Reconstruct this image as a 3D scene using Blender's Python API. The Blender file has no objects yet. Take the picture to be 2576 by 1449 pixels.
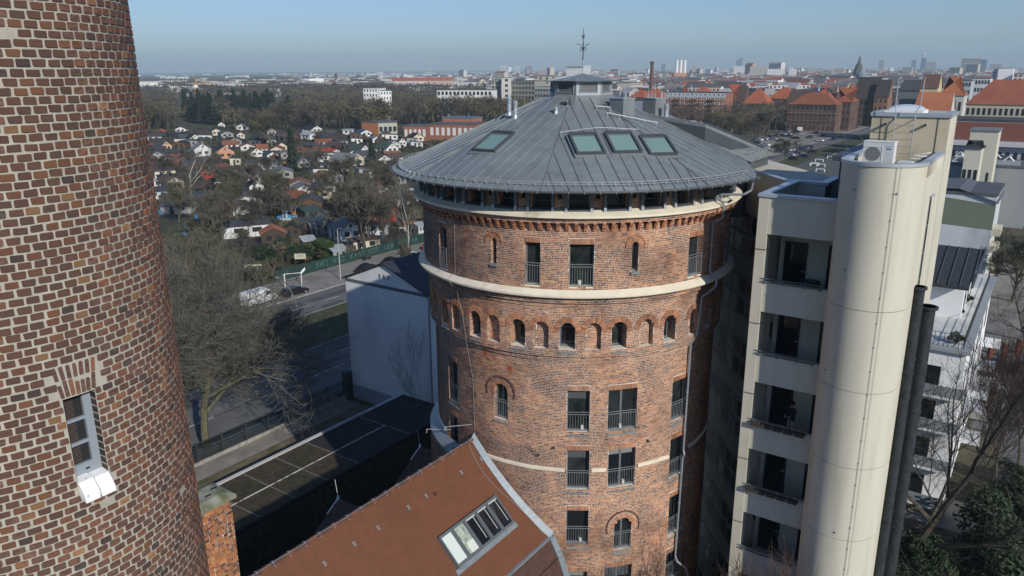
import bpy, bmesh, math, random
import numpy as np
from mathutils import Vector, Matrix
random.seed(7); np.random.seed(7)
R_ = math.radians
scene = bpy.context.scene
col = scene.collection
# ---------------------------------------------------------------- camera, sky, sun
H = 34.0
FPX, TH, RHO = 1930.0, R_(15.86), R_(0.35)
cF = Vector((0, math.cos(TH), -math.sin(TH)))
cR0 = Vector((1, 0, 0)); cU0 = Vector((0, math.sin(TH), math.cos(TH)))
cR = cR0*math.cos(RHO) - cU0*math.sin(RHO)
cU = cU0*math.cos(RHO) + cR0*math.sin(RHO)
cam = bpy.data.cameras.new('camera'); camo = bpy.data.objects.new('camera', cam); col.objects.link(camo)
cam.sensor_width = 36.0; cam.lens = 36.0*FPX/2576.0
cam.clip_start = 0.3; cam.clip_end = 80000
m = Matrix.Identity(4)
for i in range(3):
    m[i][0] = cR[i]; m[i][1] = cU[i]; m[i][2] = -cF[i]
m[2][3] = H
camo.matrix_world = m
scene.camera = camo

HAZE = 1.5e-4
SUN_AZ, SUN_EL = 150.0, 28.0
world = bpy.data.worlds.new('World'); scene.world = world; world.use_nodes = True
nt = world.node_tree; nt.nodes.clear()
wo = nt.nodes.new('ShaderNodeOutputWorld'); bg = nt.nodes.new('ShaderNodeBackground'); sky = nt.nodes.new('ShaderNodeTexSky')
sky.sky_type = 'NISHITA'; sky.sun_disc = False; sky.sun_elevation = R_(SUN_EL); sky.sun_rotation = R_(SUN_AZ)
sky.altitude = 50; sky.air_density = 1.0; sky.dust_density = 0.4; sky.ozone_density = 4.0
bg.inputs[1].default_value = 0.083
tn = nt.nodes.new('ShaderNodeVectorMath'); tn.operation = 'MULTIPLY'; tn.inputs[1].default_value = (.92, 1.04, 1.27)
nt.links.new(sky.outputs[0], tn.inputs[0]); nt.links.new(tn.outputs[0], bg.inputs[0]); nt.links.new(bg.outputs[0], wo.inputs[0])
sl = bpy.data.lights.new('sun', 'SUN'); so = bpy.data.objects.new('sun', sl); col.objects.link(so)
sl.energy = 4.0; sl.angle = R_(0.55); sl.color = (1.0, 0.94, 0.85)
sd = Vector((math.sin(R_(SUN_AZ))*math.cos(R_(SUN_EL)), math.cos(R_(SUN_AZ))*math.cos(R_(SUN_EL)), math.sin(R_(SUN_EL))))
so.rotation_euler = sd.to_track_quat('Z', 'Y').to_euler(); so.location = (60, -60, 90)
vs = scene.view_settings
vs.view_transform = 'Standard'; vs.look = 'None'; vs.gamma = 1.0; vs.exposure = 0.0; vs.use_curve_mapping = False
scene.cycles.max_bounces = 5; scene.cycles.diffuse_bounces = 3; scene.cycles.glossy_bounces = 3
scene.cycles.transmission_bounces = 4; scene.cycles.volume_bounces = 0; scene.cycles.transparent_max_bounces = 8
scene.cycles.caustics_reflective = False; scene.cycles.caustics_refractive = False
scene.cycles.sample_clamp_indirect = 4.0

# ---------------------------------------------------------------- frames of reference
# the street grid runs 35 degrees east of the view direction: U along the streets, W across them
GA = R_(35.0)
UX, UY = math.sin(GA), math.cos(GA)
WX, WY = UY, -UX
def W(a, b, z=0.0): return Vector((a*WX+b*UX, a*WY+b*UY, z))
def G(px, py, z=0.0):
    """survey point: the place where the sight line of a photo point meets height z"""
    r = cF + cR*((px-1288)/FPX) - cU*((py-724.5)/FPX)
    return Vector((0, 0, H)) + r*((z-H)/r.z)
def GY(px, py, d):
    r = cF + cR*((px-1288)/FPX) - cU*((py-724.5)/FPX)
    return Vector((0, 0, H)) + r*(d/math.hypot(r.x, r.y))
def ab(p): return (p.x*WX+p.y*WY, p.x*UX+p.y*UY)

# ---------------------------------------------------------------- mesh building
ORG = {}
class MB:
    def __init__(s): s.v = []; s.f = []; s.m = []; s.c = []
    def face(s, pts, m=0, c=None):
        n = len(s.v); s.v.extend(tuple(p) for p in pts); s.f.append(tuple(range(n, n+len(pts)))); s.m.append(m); s.c.append(c)
    def hexa(s, p, m=0, c=None, skip=()):
        n = len(s.v); s.v.extend(tuple(q) for q in p)
        F = ((0,3,2,1),(4,5,6,7),(0,1,5,4),(1,2,6,5),(2,3,7,6),(3,0,4,7))
        for i, f in enumerate(F):
            if i in skip: continue
            s.f.append(tuple(n+k for k in f)); s.m.append(m); s.c.append(c)
    def par(s, o, dx, dy, dz, m=0, c=None, skip=()):
        o = Vector(o); dx = Vector(dx); dy = Vector(dy); dz = Vector(dz)
        s.hexa([o, o+dx, o+dx+dy, o+dy, o+dz, o+dx+dz, o+dx+dy+dz, o+dy+dz], m, c, skip)
    def gbox(s, a0, a1, b0, b1, z0, z1, m=0, c=None):
        s.hexa([W(a0,b0,z0), W(a1,b0,z0), W(a1,b1,z0), W(a0,b1,z0), W(a0,b0,z1), W(a1,b0,z1), W(a1,b1,z1), W(a0,b1,z1)], m, c)
    def box(s, x0, x1, y0, y1, z0, z1, m=0, c=None):
        s.hexa([(x0,y0,z0),(x1,y0,z0),(x1,y1,z0),(x0,y1,z0),(x0,y0,z1),(x1,y0,z1),(x1,y1,z1),(x0,y1,z1)], m, c)
    def cyl(s, p0, p1, r0, r1=None, n=8, m=0, cap=True, c=None):
        r1 = r0 if r1 is None else r1
        p0 = Vector(p0); p1 = Vector(p1); d = (p1-p0)
        if d.length < 1e-6: return
        d.normalize(); a = d.orthogonal().normalized(); b = d.cross(a)
        k = len(s.v)
        for p, r in ((p0, r0), (p1, r1)):
            for i in range(n):
                t = 2*math.pi*i/n; s.v.append(tuple(p+a*(r*math.cos(t))+b*(r*math.sin(t))))
        for i in range(n):
            j = (i+1) % n; s.f.append((k+i, k+j, k+n+j, k+n+i)); s.m.append(m); s.c.append(c)
        if cap:
            s.f.append(tuple(k+i for i in range(n))[::-1]); s.m.append(m); s.c.append(c)
            s.f.append(tuple(k+n+i for i in range(n))); s.m.append(m); s.c.append(c)
    def tube(s, pts, r, n=6, m=0, c=None):
        for i in range(len(pts)-1): s.cyl(pts[i], pts[i+1], r, r, n, m, True, c)
    def prism(s, poly, z0, z1, m=0, mt=None, c=None):
        n = len(poly); lo = [(p[0], p[1], z0) for p in poly]; hi = [(p[0], p[1], z1) for p in poly]
        for i in range(n):
            j = (i+1) % n; s.face([lo[i], lo[j], hi[j], hi[i]], m, c)
        s.face(hi, m if mt is None else mt, c); s.face(lo[::-1], m, c)
    def lathe(s, prof, c, a0=0, a1=2*math.pi, n=48, m=0):
        """prof: (r,z) list turned about the vertical through c"""
        cl = abs(a1-a0-2*math.pi) < 1e-6
        k = len(s.v); q = len(prof); nn = n if cl else n+1
        for i in range(nn):
            t = a0+(a1-a0)*i/n
            for r, z in prof: s.v.append((c[0]+r*math.sin(t), c[1]+r*math.cos(t), z))
        for i in range(n):
            j = (i+1) % nn
            for h in range(q-1):
                s.f.append((k+i*q+h, k+j*q+h, k+j*q+h+1, k+i*q+h+1)); s.m.append(m); s.c.append(None)
    def extend(s, o):
        n = len(s.v); s.v.extend(o.v); s.f.extend(tuple(n+i for i in f) for f in o.f); s.m.extend(o.m); s.c.extend(o.c)
    def mesh(s, name, mats, smooth=False, off=None):
        me = bpy.data.meshes.new(name)
        v = s.v
        if off is not None and v:
            v = (np.array(v, dtype=float)-np.array(off, dtype=float)).tolist()
        me.from_pydata(v, [], s.f)
        for mm in mats: me.materials.append(mm)
        if len(mats) > 1: me.polygons.foreach_set('material_index', s.m)
        if any(c is not None for c in s.c):
            at = me.attributes.new('tint', 'FLOAT_COLOR', 'FACE')
            buf = np.ones((len(s.c), 4), dtype=np.float32)
            for i, c in enumerate(s.c):
                if c is not None: buf[i, :3] = c
            at.data.foreach_set('color', buf.ravel())
        if smooth: me.polygons.foreach_set('use_smooth', [True]*len(s.f))
        me.update()
        return me
    def build(s, name, mats, parent=None, smooth=False, kind=None, label=None, base=None):
        if not isinstance(mats, (list, tuple)): mats = [mats]
        off = ORG[parent.name] if parent is not None else (tuple(base) if base is not None else (0, 0, 0))
        me = s.mesh(name, mats, smooth, off)
        o = bpy.data.objects.new(name, me); col.objects.link(o)
        if parent is not None: o.parent = parent
        else: o.location = off
        ORG[o.name] = off
        if kind: o['kind'] = kind
        if label: o['label'] = label
        return o
def autosmooth(o, ang=40):
    me = o.data
    bm = bmesh.new(); bm.from_mesh(me); bmesh.ops.remove_doubles(bm, verts=bm.verts, dist=.0005); bm.to_mesh(me); bm.free()
    me.polygons.foreach_set('use_smooth', [True]*len(me.polygons))
    try: me.set_sharp_from_angle(angle=R_(ang))
    except Exception: pass
def tag(o, label, cat, group=None):
    o['label'] = label; o['category'] = cat
    if group: o['group'] = group
    return o
def thing(name, loc, label, cat, group=None):
    o = bpy.data.objects.new(name, None); col.objects.link(o); o.location = loc; o.empty_display_size = .5
    ORG[o.name] = tuple(loc)
    return tag(o, label, cat, group)
def copy_tree(o, parent=None):
    c = o.copy(); col.objects.link(c); c.parent = parent
    for ch in list(o.children): copy_tree(ch, c)
    return c
def place(proto, loc, rz=0, s=1.0, label=None, group=None, first=[None]):
    if proto.get('_used'): o = copy_tree(proto)
    else: o = proto
    proto['_used'] = 1
    o.location = loc; o.rotation_euler = (0, 0, rz); o.scale = (s, s, s) if not isinstance(s, (tuple, list)) else s
    if label: o['label'] = label
    if group: o['group'] = group
    return o
def setcol(o, c):
    o.color = (*c, 1)
    for ch in o.children: setcol(ch, c)

# ---------------------------------------------------------------- materials
MATS = {}
def mat(name, c=(.5,.5,.5), rough=.8, metal=0.0, var=0.0, vs=1.0, c2=None, c2s=.3, c2t=(.5,.62), bump=0.0, bs=20.0,
        attr=False, objcol=False, spec=.35, stretch=None, ramp=None, coord='obj', bdist=.02):
    if name in MATS: return MATS[name]
    m = bpy.data.materials.new(name); m.use_nodes = True; MATS[name] = m
    m.diffuse_color = (*c, 1)
    t = m.node_tree; N = t.nodes; L = t.links
    p = N['Principled BSDF']; p.inputs['Roughness'].default_value = rough; p.inputs['Metallic'].default_value = metal
    p.inputs['Specular IOR Level'].default_value = spec
    tc = N.new('ShaderNodeTexCoord')
    if coord == 'world':
        ge = N.new('ShaderNodeNewGeometry'); src = ge.outputs['Position']
    else: src = tc.outputs['Object']
    if stretch:
        mp = N.new('ShaderNodeMapping'); mp.inputs['Scale'].default_value = stretch; L.new(src, mp.inputs[0]); src = mp.outputs[0]
    base = None
    if attr:
        an = N.new('ShaderNodeAttribute'); an.attribute_name = 'tint'; base = an.outputs['Color']
    elif objcol:
        oi = N.new('ShaderNodeObjectInfo'); base = oi.outputs['Color']
    elif ramp:
        oi = N.new('ShaderNodeObjectInfo'); cr = N.new('ShaderNodeValToRGB'); cr.color_ramp.interpolation = 'CONSTANT'
        el = cr.color_ramp.elements
        while len(el) < len(ramp): el.new(.5)
        for i, (ps, cc) in enumerate(ramp): el[i].position = ps; el[i].color = (*cc, 1)
        L.new(oi.outputs['Random'], cr.inputs[0]); base = cr.outputs[0]
    if base is None:
        rg = N.new('ShaderNodeRGB'); rg.outputs[0].default_value = (*c, 1); base = rg.outputs[0]
    if c2 is not None:
        n2 = N.new('ShaderNodeTexNoise'); n2.inputs['Scale'].default_value = c2s; n2.inputs['Detail'].default_value = 6; n2.inputs['Roughness'].default_value = .6
        L.new(src, n2.inputs['Vector'])
        mr = N.new('ShaderNodeMapRange'); mr.inputs[1].default_value = c2t[0]; mr.inputs[2].default_value = c2t[1]; L.new(n2.outputs[0], mr.inputs[0])
        mx = N.new('ShaderNodeMix'); mx.data_type = 'RGBA'; L.new(mr.outputs[0], mx.inputs[0]); L.new(base, mx.inputs[6]); mx.inputs[7].default_value = (*c2, 1)
        base = mx.outputs[2]
    if var > 0:
        n1 = N.new('ShaderNodeTexNoise'); n1.inputs['Scale'].default_value = vs; n1.inputs['Detail'].default_value = 5
        L.new(src, n1.inputs['Vector'])
        mr = N.new('ShaderNodeMapRange'); mr.inputs[1].default_value = .3; mr.inputs[2].default_value = .7; mr.inputs[3].default_value = 1-var; mr.inputs[4].default_value = 1+var
        L.new(n1.outputs[0], mr.inputs[0])
        mu = N.new('ShaderNodeVectorMath'); mu.operation = 'SCALE'; L.new(base, mu.inputs[0]); L.new(mr.outputs[0], mu.inputs[3]); base = mu.outputs[0]
    L.new(base, p.inputs['Base Color'])
    if bump > 0:
        nb = N.new('ShaderNodeTexNoise'); nb.inputs['Scale'].default_value = bs; nb.inputs['Detail'].default_value = 4; L.new(src, nb.inputs['Vector'])
        bp = N.new('ShaderNodeBump'); bp.inputs['Strength'].default_value = bump; bp.inputs['Distance'].default_value = bdist
        L.new(nb.outputs[0], bp.inputs['Height']); L.new(bp.outputs[0], p.inputs['Normal'])
    return m

M_mortar = mat('mortar', (.72,.66,.56), .95, var=.15, vs=6, c2=(.26,.22,.18), c2s=.35, c2t=(.48,.66))
M_mortarC = mat('chimney_mortar', (.40,.375,.315), .95, var=.12, vs=8, bump=.3, bs=60)
M_brick = mat('tower_brick', attr=True, rough=.85, var=.2, vs=.9, c2=(.07,.045,.04), c2s=.28, c2t=(.50,.80), bump=.2, bs=60)
M_brickC = mat('chimney_brick', attr=True, rough=.75, var=.3, vs=16, bump=.6, bs=40, stretch=(1,1,3))
PAL_C = [(0,(.150,.080,.055)),(.22,(.125,.070,.052)),(.42,(.150,.078,.052)),(.60,(.180,.086,.052)),(.74,(.085,.058,.052)),(.78,(.125,.076,.055)),(.90,(.215,.100,.055)),(.96,(.27,.15,.075))]
M_brickO = mat('single_brick', ramp=PAL_C, rough=.75, var=.3, vs=16, bump=.6, bs=40, stretch=(1,1,3))
PAL_T = [(0,(.36,.15,.075)),(.2,(.28,.115,.065)),(.4,(.40,.18,.085)),(.6,(.22,.09,.06)),(.78,(.44,.20,.09)),(.92,(.16,.08,.06))]
M_brickT = mat('facing_brick', ramp=PAL_T, rough=.85, var=.2, vs=3, bump=.2, bs=60)
M_cream = mat('cream_render', (.58,.555,.45), .85, var=.06, vs=.8, c2=(.55,.50,.39), c2s=.5)
M_creamV = mat('cream_render_streaked', (.58,.555,.45), .85, var=.07, vs=1.2, c2=(.50,.475,.375), c2s=1.1, c2t=(.52,.72), stretch=(1,1,.12), bump=.12, bs=90)
M_creamS = mat('cream_stained', (.60,.52,.37), .85, var=.10, vs=.7, c2=(.46,.40,.28), c2s=1.2, c2t=(.5,.7), stretch=(1,1,.35))
M_ledge = mat('ledge_render', (.74,.68,.54), .85, var=.08, vs=1.5, c2=(.5,.45,.36), c2s=.8, c2t=(.58,.75))
M_zinc = mat('zinc_sheet', (.235,.265,.270), .42, .2, var=.10, vs=.35, c2=(.20,.225,.23), c2s=1.3, spec=.5)
M_zincd = mat('dark_zinc', (.085,.095,.105), .5, .2, var=.1)
M_zincl = mat('bright_zinc', (.42,.46,.50), .38, .35, var=.06)
M_steel = mat('galvanised_steel', (.48,.50,.52), .35, .4, var=.05)
M_frame = mat('grey_window_frame', (.13,.15,.165), .5)
M_framel = mat('light_grey_frame', (.30,.33,.36), .5)
M_white = mat('white_paint', (.80,.80,.78), .6, var=.04)
M_glass = mat('window_glass', (.012,.016,.02), .04, spec=.6)
M_glassg = mat('skylight_glass', (.20,.31,.28), .06, spec=.7)
M_dark = mat('dark_interior', (.02,.022,.025), .9)
M_iron = mat('dark_iron', (.035,.04,.05), .6)
# ================================================================= GROUND, STREET
M_ground = mat('garden_ground', (.080,.072,.045), .95, var=.35, vs=.12, c2=(.05,.058,.028), c2s=.05, c2t=(.45,.6), bump=.4, bs=1.5, coord='world', bdist=.2)
M_asph = mat('asphalt', (.125,.125,.128), .9, var=.2, vs=.25, c2=(.165,.16,.15), c2s=.10, c2t=(.5,.68), coord='world')
M_pave = mat('pavement_slabs', (.24,.225,.20), .9, var=.2, vs=.5, c2=(.17,.16,.14), c2s=.2, coord='world')
M_grass = mat('grass_strip', (.055,.062,.026), .95, var=.4, vs=.8, c2=(.10,.085,.05), c2s=.5, bump=.5, bs=6, coord='world', bdist=.1)
M_paint = mat('road_paint', (.7,.7,.68), .8, var=.1, vs=3)
M_kerb = mat('kerb_stone', (.33,.32,.30), .85, var=.1)
g = MB(); S = 42000
g.face([(-S,-S,0),(S,-S,0),(S,S,0),(-S,S,0)])
g.build('ground', M_ground, kind='structure')
def sheet(name, a0, a1, b0, b1, z, m, kind='structure'):
    k = MB(); k.face([W(a0,b0,z), W(a1,b0,z), W(a1,b1,z), W(a0,b1,z)]); return k.build(name, m, kind=kind)
sheet('road', -73.6, -60.5, -60, 900, .004, M_asph)
sheet('road', -93.2, -85.2, -60, 900, .004, M_asph)
sheet('grass_median', -85.0, -73.8, -60, 320, .11, M_grass)
sheet('grass_median', -85.0, -73.8, 345, 900, .11, M_grass)
sheet('pavement', -60.3, -56.0, -60, 52, .12, M_pave)
sheet('pavement', -103.3, -93.4, -60, 700, .12, M_pave)
k = MB()
for a in (-60.4, -73.7, -85.1, -93.3):
    k.gbox(a-.1, a+.1, -60, 900, 0, .13)
k.build('kerb', M_kerb, kind='structure')
k = MB()
def mark(a, b0, b1, w=.12): k.face([W(a-w/2,b0,.009), W(a+w/2,b0,.009), W(a+w/2,b1,.009), W(a-w/2,b1,.009)])
for a, ph in ((-66.4, 53.4), (-70.1, 53.8)):
    for i in range(-9, 90): mark(a, ph+i*12.0-(6 if a < -69 else 0), ph+i*12.0+(6 if a > -69 else 0) - (2 if a < -69 else 0), .13)
for i in range(-9, 90): mark(-88.6, 70.1+i*6, 73.1+i*6)
mark(-61.2, -60, 900, .15); mark(-66.4, 36, 48)
k.build('road_marking', M_paint, kind='structure')
# right hand side street with parked cars
sheet('road', -2.5, 5.5, 82, 98, .006, M_asph); sheet('road', 0, 7, 60, 260, .004, M_asph)
sheet('pavement', -4.5, 0, 84, 160, .12, M_pave)
sheet('parking_lot', -125, -93.4, 300, 480, .125, M_pave)

# leaf litter garden at the foot of the tree on the right, with a sandy path
M_leaf = mat('leaf_litter', (.13,.10,.065), .95, var=.45, vs=2.5, c2=(.05,.045,.03), c2s=.5, bump=.6, bs=12, coord='world', bdist=.05)
M_path = mat('sandy_path', (.26,.24,.20), .95, var=.2, vs=1.5, coord='world')
sheet('garden_lawn', -9, 9, 40, 66, .05, M_leaf)
sheet('garden_path', -8, 1.0, 61, 66, .054, M_path)
k = MB(); p0, p1 = G(2380,1290), G(2480,1380); d = (p1-p0).normalized(); q = Vector((-d.y, d.x, 0))*.35
k.face([p0-q+Vector((0,0,.058)), p1-q+Vector((0,0,.058)), p1+q+Vector((0,0,.058)), p0+q+Vector((0,0,.058))]); k.build('garden_path', M_path, kind='structure')

M_patch = mat('asphalt_patch', (.085,.085,.088), .9, var=.2, vs=.6, coord='world')
rp = random.Random(3)
for i in range(26):
    a = rp.choice((-72,-69,-65,-63,-91,-87)); b = rp.uniform(30,130); w_ = rp.uniform(.8,2.2); sheet('road_patch', a, a+min(w_,1.6), b, b+rp.uniform(2,9), .0065, M_patch)
# ================================================================= BRICK CHIMNEY (near, left)
CC = (-5.408, 7.443)
def cR_(z): return 1.741 + .008*(34-z)
CBASE = math.atan2(-CC[0], -CC[1])
def CP(phi, z, dr=0.0):
    t = CBASE + phi; r = cR_(z)+dr
    return (CC[0]+r*math.sin(t), CC[1]+r*math.cos(t), z)
chim = thing('brick_chimney', (CC[0], CC[1], 0), 'huge round chimney of dark brown header bricks with pale joints, close by at the left', 'chimney')
CO = dict(f0=R_(-24.7), f1=R_(-15.3), z0=30.34, z1=31.18)
mb = MB()
fs = sorted(set([R_(-180+3*i) for i in range(121)]+[CO['f0'], CO['f1']])); zs = sorted(set([0, 10, 20]+[21+i for i in range(18)]+[CO['z0'], CO['z1']]))
for i in range(len(fs)-1):
    for j in range(len(zs)-1):
        fc, zc = (fs[i]+fs[i+1])/2, (zs[j]+zs[j+1])/2
        if CO['f0'] < fc < CO['f1'] and CO['z0'] < zc < CO['z1']: continue
        mb.face([CP(fs[i],zs[j]), CP(fs[i+1],zs[j]), CP(fs[i+1],zs[j+1]), CP(fs[i],zs[j+1])])
mb.build('shaft', M_mortarC, chim, smooth=True)
CH, CPITCH = .0748, .1262
def rcol(pal):
    r = random.random(); c = pal[0][1]
    for p, cc in pal:
        if r >= p: c = cc
    j = random.uniform(.85, 1.18); return tuple(x*j for x in c)
def cbrick(phi, z, w, h, dr, jit=.0025, c=None, mb=None, rot=0.0):
    """rounded headers: octagonal front"""
    r = cR_(z); ch = min(w, h)*.14; hw, hh = w/2, h/2
    o = [(-hw+ch,-hh),(hw-ch,-hh),(hw,-hh+ch),(hw,hh-ch),(hw-ch,hh),(-hw+ch,hh),(-hw,hh-ch),(-hw,-hh+ch)]
    o = [(x+random.uniform(-jit,jit), y+random.uniform(-jit,jit)) for x, y in o]
    cs, sn = math.cos(rot), math.sin(rot)
    o = [(x*cs-y*sn, x*sn+y*cs) for x, y in o]
    fr = [CP(phi+x*.94/r, z+y*.94, dr) for x, y in o]; bk = [CP(phi+x/r, z+y, -.004) for x, y in o]
    mb.face(fr, 0, c)
    for i in range(8):
        j = (i+1) % 8; mb.face([bk[i], bk[j], fr[j], fr[i]], 0, c)
blist = []
nrow = int((37.6-22.0)/CH)
for rI in range(nrow):
    z = 22.0+CH*(rI+.5)+.012*math.sin(rI*.7)*.3
    r = cR_(z); n = int(round(2*math.pi*r/CPITCH)); dphi = 2*math.pi/n
    off = (rI % 2)*.5*dphi + random.uniform(-.12,.12)*dphi
    for i in range(n):
        phi = -math.pi+off+i*dphi+random.uniform(-.02,.02)*dphi
        phi = (phi+math.pi) % (2*math.pi)-math.pi
        if not (-R_(115) < phi < R_(60)): continue
        w = CPITCH-.020+random.uniform(-.005,.005); h = CH-.0145+random.uniform(-.003,.0025)
        # opening and its flat arch
        lo, hi = phi-w/2/r, phi+w/2/r
        if hi > CO['f0'] and lo < CO['f1'] and CO['z0']-.01 < z < CO['z1']+.01:
            if lo < CO['f0']-.012: hi = CO['f0']-.004
            elif hi > CO['f1']+.012: lo = CO['f1']+.004
            else: continue
        spread = (z-CO['z1'])*.10/r
        if hi > CO['f0']-spread and lo < CO['f1']+spread and CO['z1'] < z < CO['z1']+.30: continue
        if hi > CO['f0']+.01 and lo < CO['f1']-.01 and CO['z0']-.12 < z <= CO['z0']-.01: continue
        zz = z+random.uniform(-.0025,.0025)
        blist.append(((lo+hi)/2, zz, (hi-lo)*r, h, random.uniform(.006,.013)))
# soldier bricks of the flat arch
cen = (CO['f0']+CO['f1'])/2; r = cR_(31.2)
for k_ in range(7):
    t = (k_-3)/3; ph = cen+t*(CO['f1']-CO['f0'])*.5*.93
    for hh, zc, up in ((.16, CO['z1']+.095, 0), (.13, CO['z1']+.245, 1)):
        if random.random() < .5 and up == 0: hh, zc = .125, CO['z1']+.075
        blist.append((ph+t*.035*(zc-CO['z1'])/.25/r, zc, .034, hh, .010, -t*.14))
for pf, pz in [(-17,31.85),(-43,31.0),(-24,30.02),(-20,34.3),(-31,33.95),(-55,29.6)]:
    for i, b in enumerate(blist):
        if b and abs(b[0]-R_(pf)) < R_(1.9) and abs(b[1]-pz) < .05 and random.random() < .75: blist[i] = None
blist = [b for b in blist if b]
def seen(b):
    p = Vector(CP(b[0], b[1])); t = CBASE+b[0]; n = Vector((math.sin(t), math.cos(t), 0)); v = Vector((0,0,H))-p
    d = v.length; f = n.dot(v)/d
    q = p-Vector((0,0,H)); zc = q.dot(cF)
    if zc <= 0: return -1
    X = 1288+FPX*q.dot(cR)/zc; Y = 724-FPX*q.dot(cU)/zc
    if not (0 < X < 2576 and 0 < Y < 1449): return -1
    return b[2]*b[3]*f/d/d
blist.sort(key=seen, reverse=True)
mb = MB(); variants = []
for b in blist[300:]:
    cbrick(b[0], b[1], b[2], b[3], b[4], c=rcol(PAL_C), mb=mb, rot=(b[5] if len(b) > 5 else random.uniform(-.02,.02)))
mb.build('brick_courses', M_brickC, chim, kind='stuff')
vm = []
for i in range(6):
    t = MB(); w, h = .5, .5; ch = .10
    o = [(-w+ch*.6,-h),(w-ch*.6,-h),(w,-h+ch),(w,h-ch),(w-ch*.6,h),(-w+ch*.6,h),(-w,h-ch),(-w,-h+ch)]
    o = [(x+random.uniform(-.035,.035), y+random.uniform(-.05,.05)) for x, y in o]
    fr = [(x*.94, -.5, y*.94) for x, y in o]; bk = [(x, .5, y) for x, y in o]
    t.face(fr)
    for a in range(8): t.face([bk[a], bk[(a+1)%8], fr[(a+1)%8], fr[a]])
    vm.append(t.mesh('brick', [M_brickO]))
for i, b in enumerate(blist[:300]):
    o = bpy.data.objects.new('brick', vm[i % 6]); col.objects.link(o); o.parent = chim
    p = CP(b[0], b[1], b[4]/2-.002); o.location = (p[0]-CC[0], p[1]-CC[1], p[2])
    o.rotation_euler = (0, (b[5] if len(b) > 5 else random.uniform(-.02,.02)), -(CBASE+b[0]+math.pi)); o.scale = (b[2], b[4]+.004, b[3])
# window in the shaft: brick reveals, grey three-light frame, mesh behind, whitewashed sill
def CD(phi, z, depth):
    p = CP(phi, z); t = CBASE+cen; return Vector(p)-Vector((math.sin(t), math.cos(t), 0))*depth
mb = MB()
zz = CO['z0']
while zz < CO['z1']-.01:
    z1 = min(zz+.0605, CO['z1'])
    for f in (CO['f0'], CO['f1']):
        c = rcol([(0,(.05,.035,.035)),(.5,(.07,.045,.04)),(.8,(.10,.05,.04))])  # darker reveal bricks: shade inside the opening put into their colour
        mb.face([CD(f,zz,0), CD(f,zz,.16), CD(f,z1,.16), CD(f,z1,0)], 0, c)
        mb.face([CD(f,z1,.004), CD(f,z1,.16), CD(f,min(z1+.0175,CO['z1']),.16), CD(f,min(z1+.0175,CO['z1']),.004)], 1)
    zz += CH
mb.face([CD(CO['f0'],CO['z1'],0), CD(CO['f1'],CO['z1'],0), CD(CO['f1'],CO['z1'],.3), CD(CO['f0'],CO['z1'],.3)], 0, (.05,.035,.035))
mb.build('window_reveal', [M_brickC, M_mortarC], chim)
tv = Vector((math.cos(CBASE+cen), -math.sin(CBASE+cen), 0)); nv = Vector((math.sin(CBASE+cen), math.cos(CBASE+cen), 0))
base = Vector((CC[0],CC[1],0))+nv*(cR_(30.7)-.15)
hw = (CO['f1']-CO['f0'])/2*cR_(30.7)*.97
def fb(mb, x0, x1, z0, z1, d0, d1, m=0, c=None):
    o = base+tv*x0+nv*d0+Vector((0,0,z0)); mb.par(o, tv*(x1-x0), nv*(d1-d0), (0,0,z1-z0), m, c)
M_cfr = mat('painted_grey_frame', (.27,.31,.35), .6, var=.05)
mb = MB(); z0, z1 = CO['z0'], CO['z1']
fb(mb,-hw,-hw+.075,z0,z1,0,.05); fb(mb,hw-.03,hw,z0,z1,0,.05); fb(mb,-hw+.075,hw-.03,z0,z0+.13,0,.05); fb(mb,-hw+.075,hw-.03,z1-.02,z1,0,.05)
for t in (.40, .68): fb(mb,-hw+.075,hw-.03,z0+(z1-z0)*t-.014,z0+(z1-z0)*t+.014,.003,.047)
fr = mb.build('window_frame', M_cfr, chim)
mb = MB(); fb(mb,-hw+.075,hw-.03,z0+.13,z1-.02,.01,.016); mb.build('pane', M_dark, fr)
mb = MB()
for i in range(30): fb(mb,hw-.13,hw-.05,z0+.15+i*.022,z0+.1535+i*.022,.017,.020)
mb.build('wire_mesh', mat('mesh_copper', (.20,.12,.09), .7), fr)
mb = MB(); fb(mb,-.03,.01,z0+.06,z0+.075,.051,.056); mb.build('handle', M_dark, fr)
mb = MB()
for x0, x1, dz in ((-hw*1.0, -.006, -.008), (.006, hw*1.02, .0)):
    def sl_(pr): mb.hexa([base+tv*x+nv*d+Vector((0,0,z)) for x in (x0,) for d, z in pr]+[base+tv*x1+nv*d+Vector((0,0,z)) for d, z in pr])
    sl_([(.0,z0-.02),(.16,z0-.02),(.16,z0+.012+dz),(.0,z0+.03+dz)])
    sl_([(.152,z0-.14),(.25,z0-.17),(.24,z0-.10+dz),(.152,z0+.012+dz)])
mb.build('sill', mat('white_splashed_sill', (.86,.87,.86), .7, var=.05, vs=12, c2=(.45,.42,.40), c2s=14, c2t=(.62,.7)), chim)
# ================================================================= ROUND BRICK TOWER
TC = (3.3123, 39.8626)
TB = math.atan2(-TC[0], -TC[1])           # direction from the tower towards the viewer; phi > 0 is to the left
def TP(phi, z, r):
    t = TB+phi; return Vector((TC[0]+r*math.sin(t), TC[1]+r*math.cos(t), z))
D_ = R_
tower = thing('round_brick_tower', (TC[0], TC[1], 0), 'round red brick tower with a grey seamed metal cone roof and arched niches', 'tower')
PT_ = [(0,(.37,.165,.088)),(.20,(.29,.13,.08)),(.38,(.42,.195,.10)),(.54,(.24,.11,.075)),(.68,(.33,.15,.085)),(.80,(.45,.23,.12)),(.90,(.17,.09,.07)),(.96,(.12,.075,.065))]
PT_O = [(0,(.41,.19,.10)),(.3,(.35,.16,.09)),(.6,(.45,.22,.12)),(.85,(.27,.13,.08))]
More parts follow.
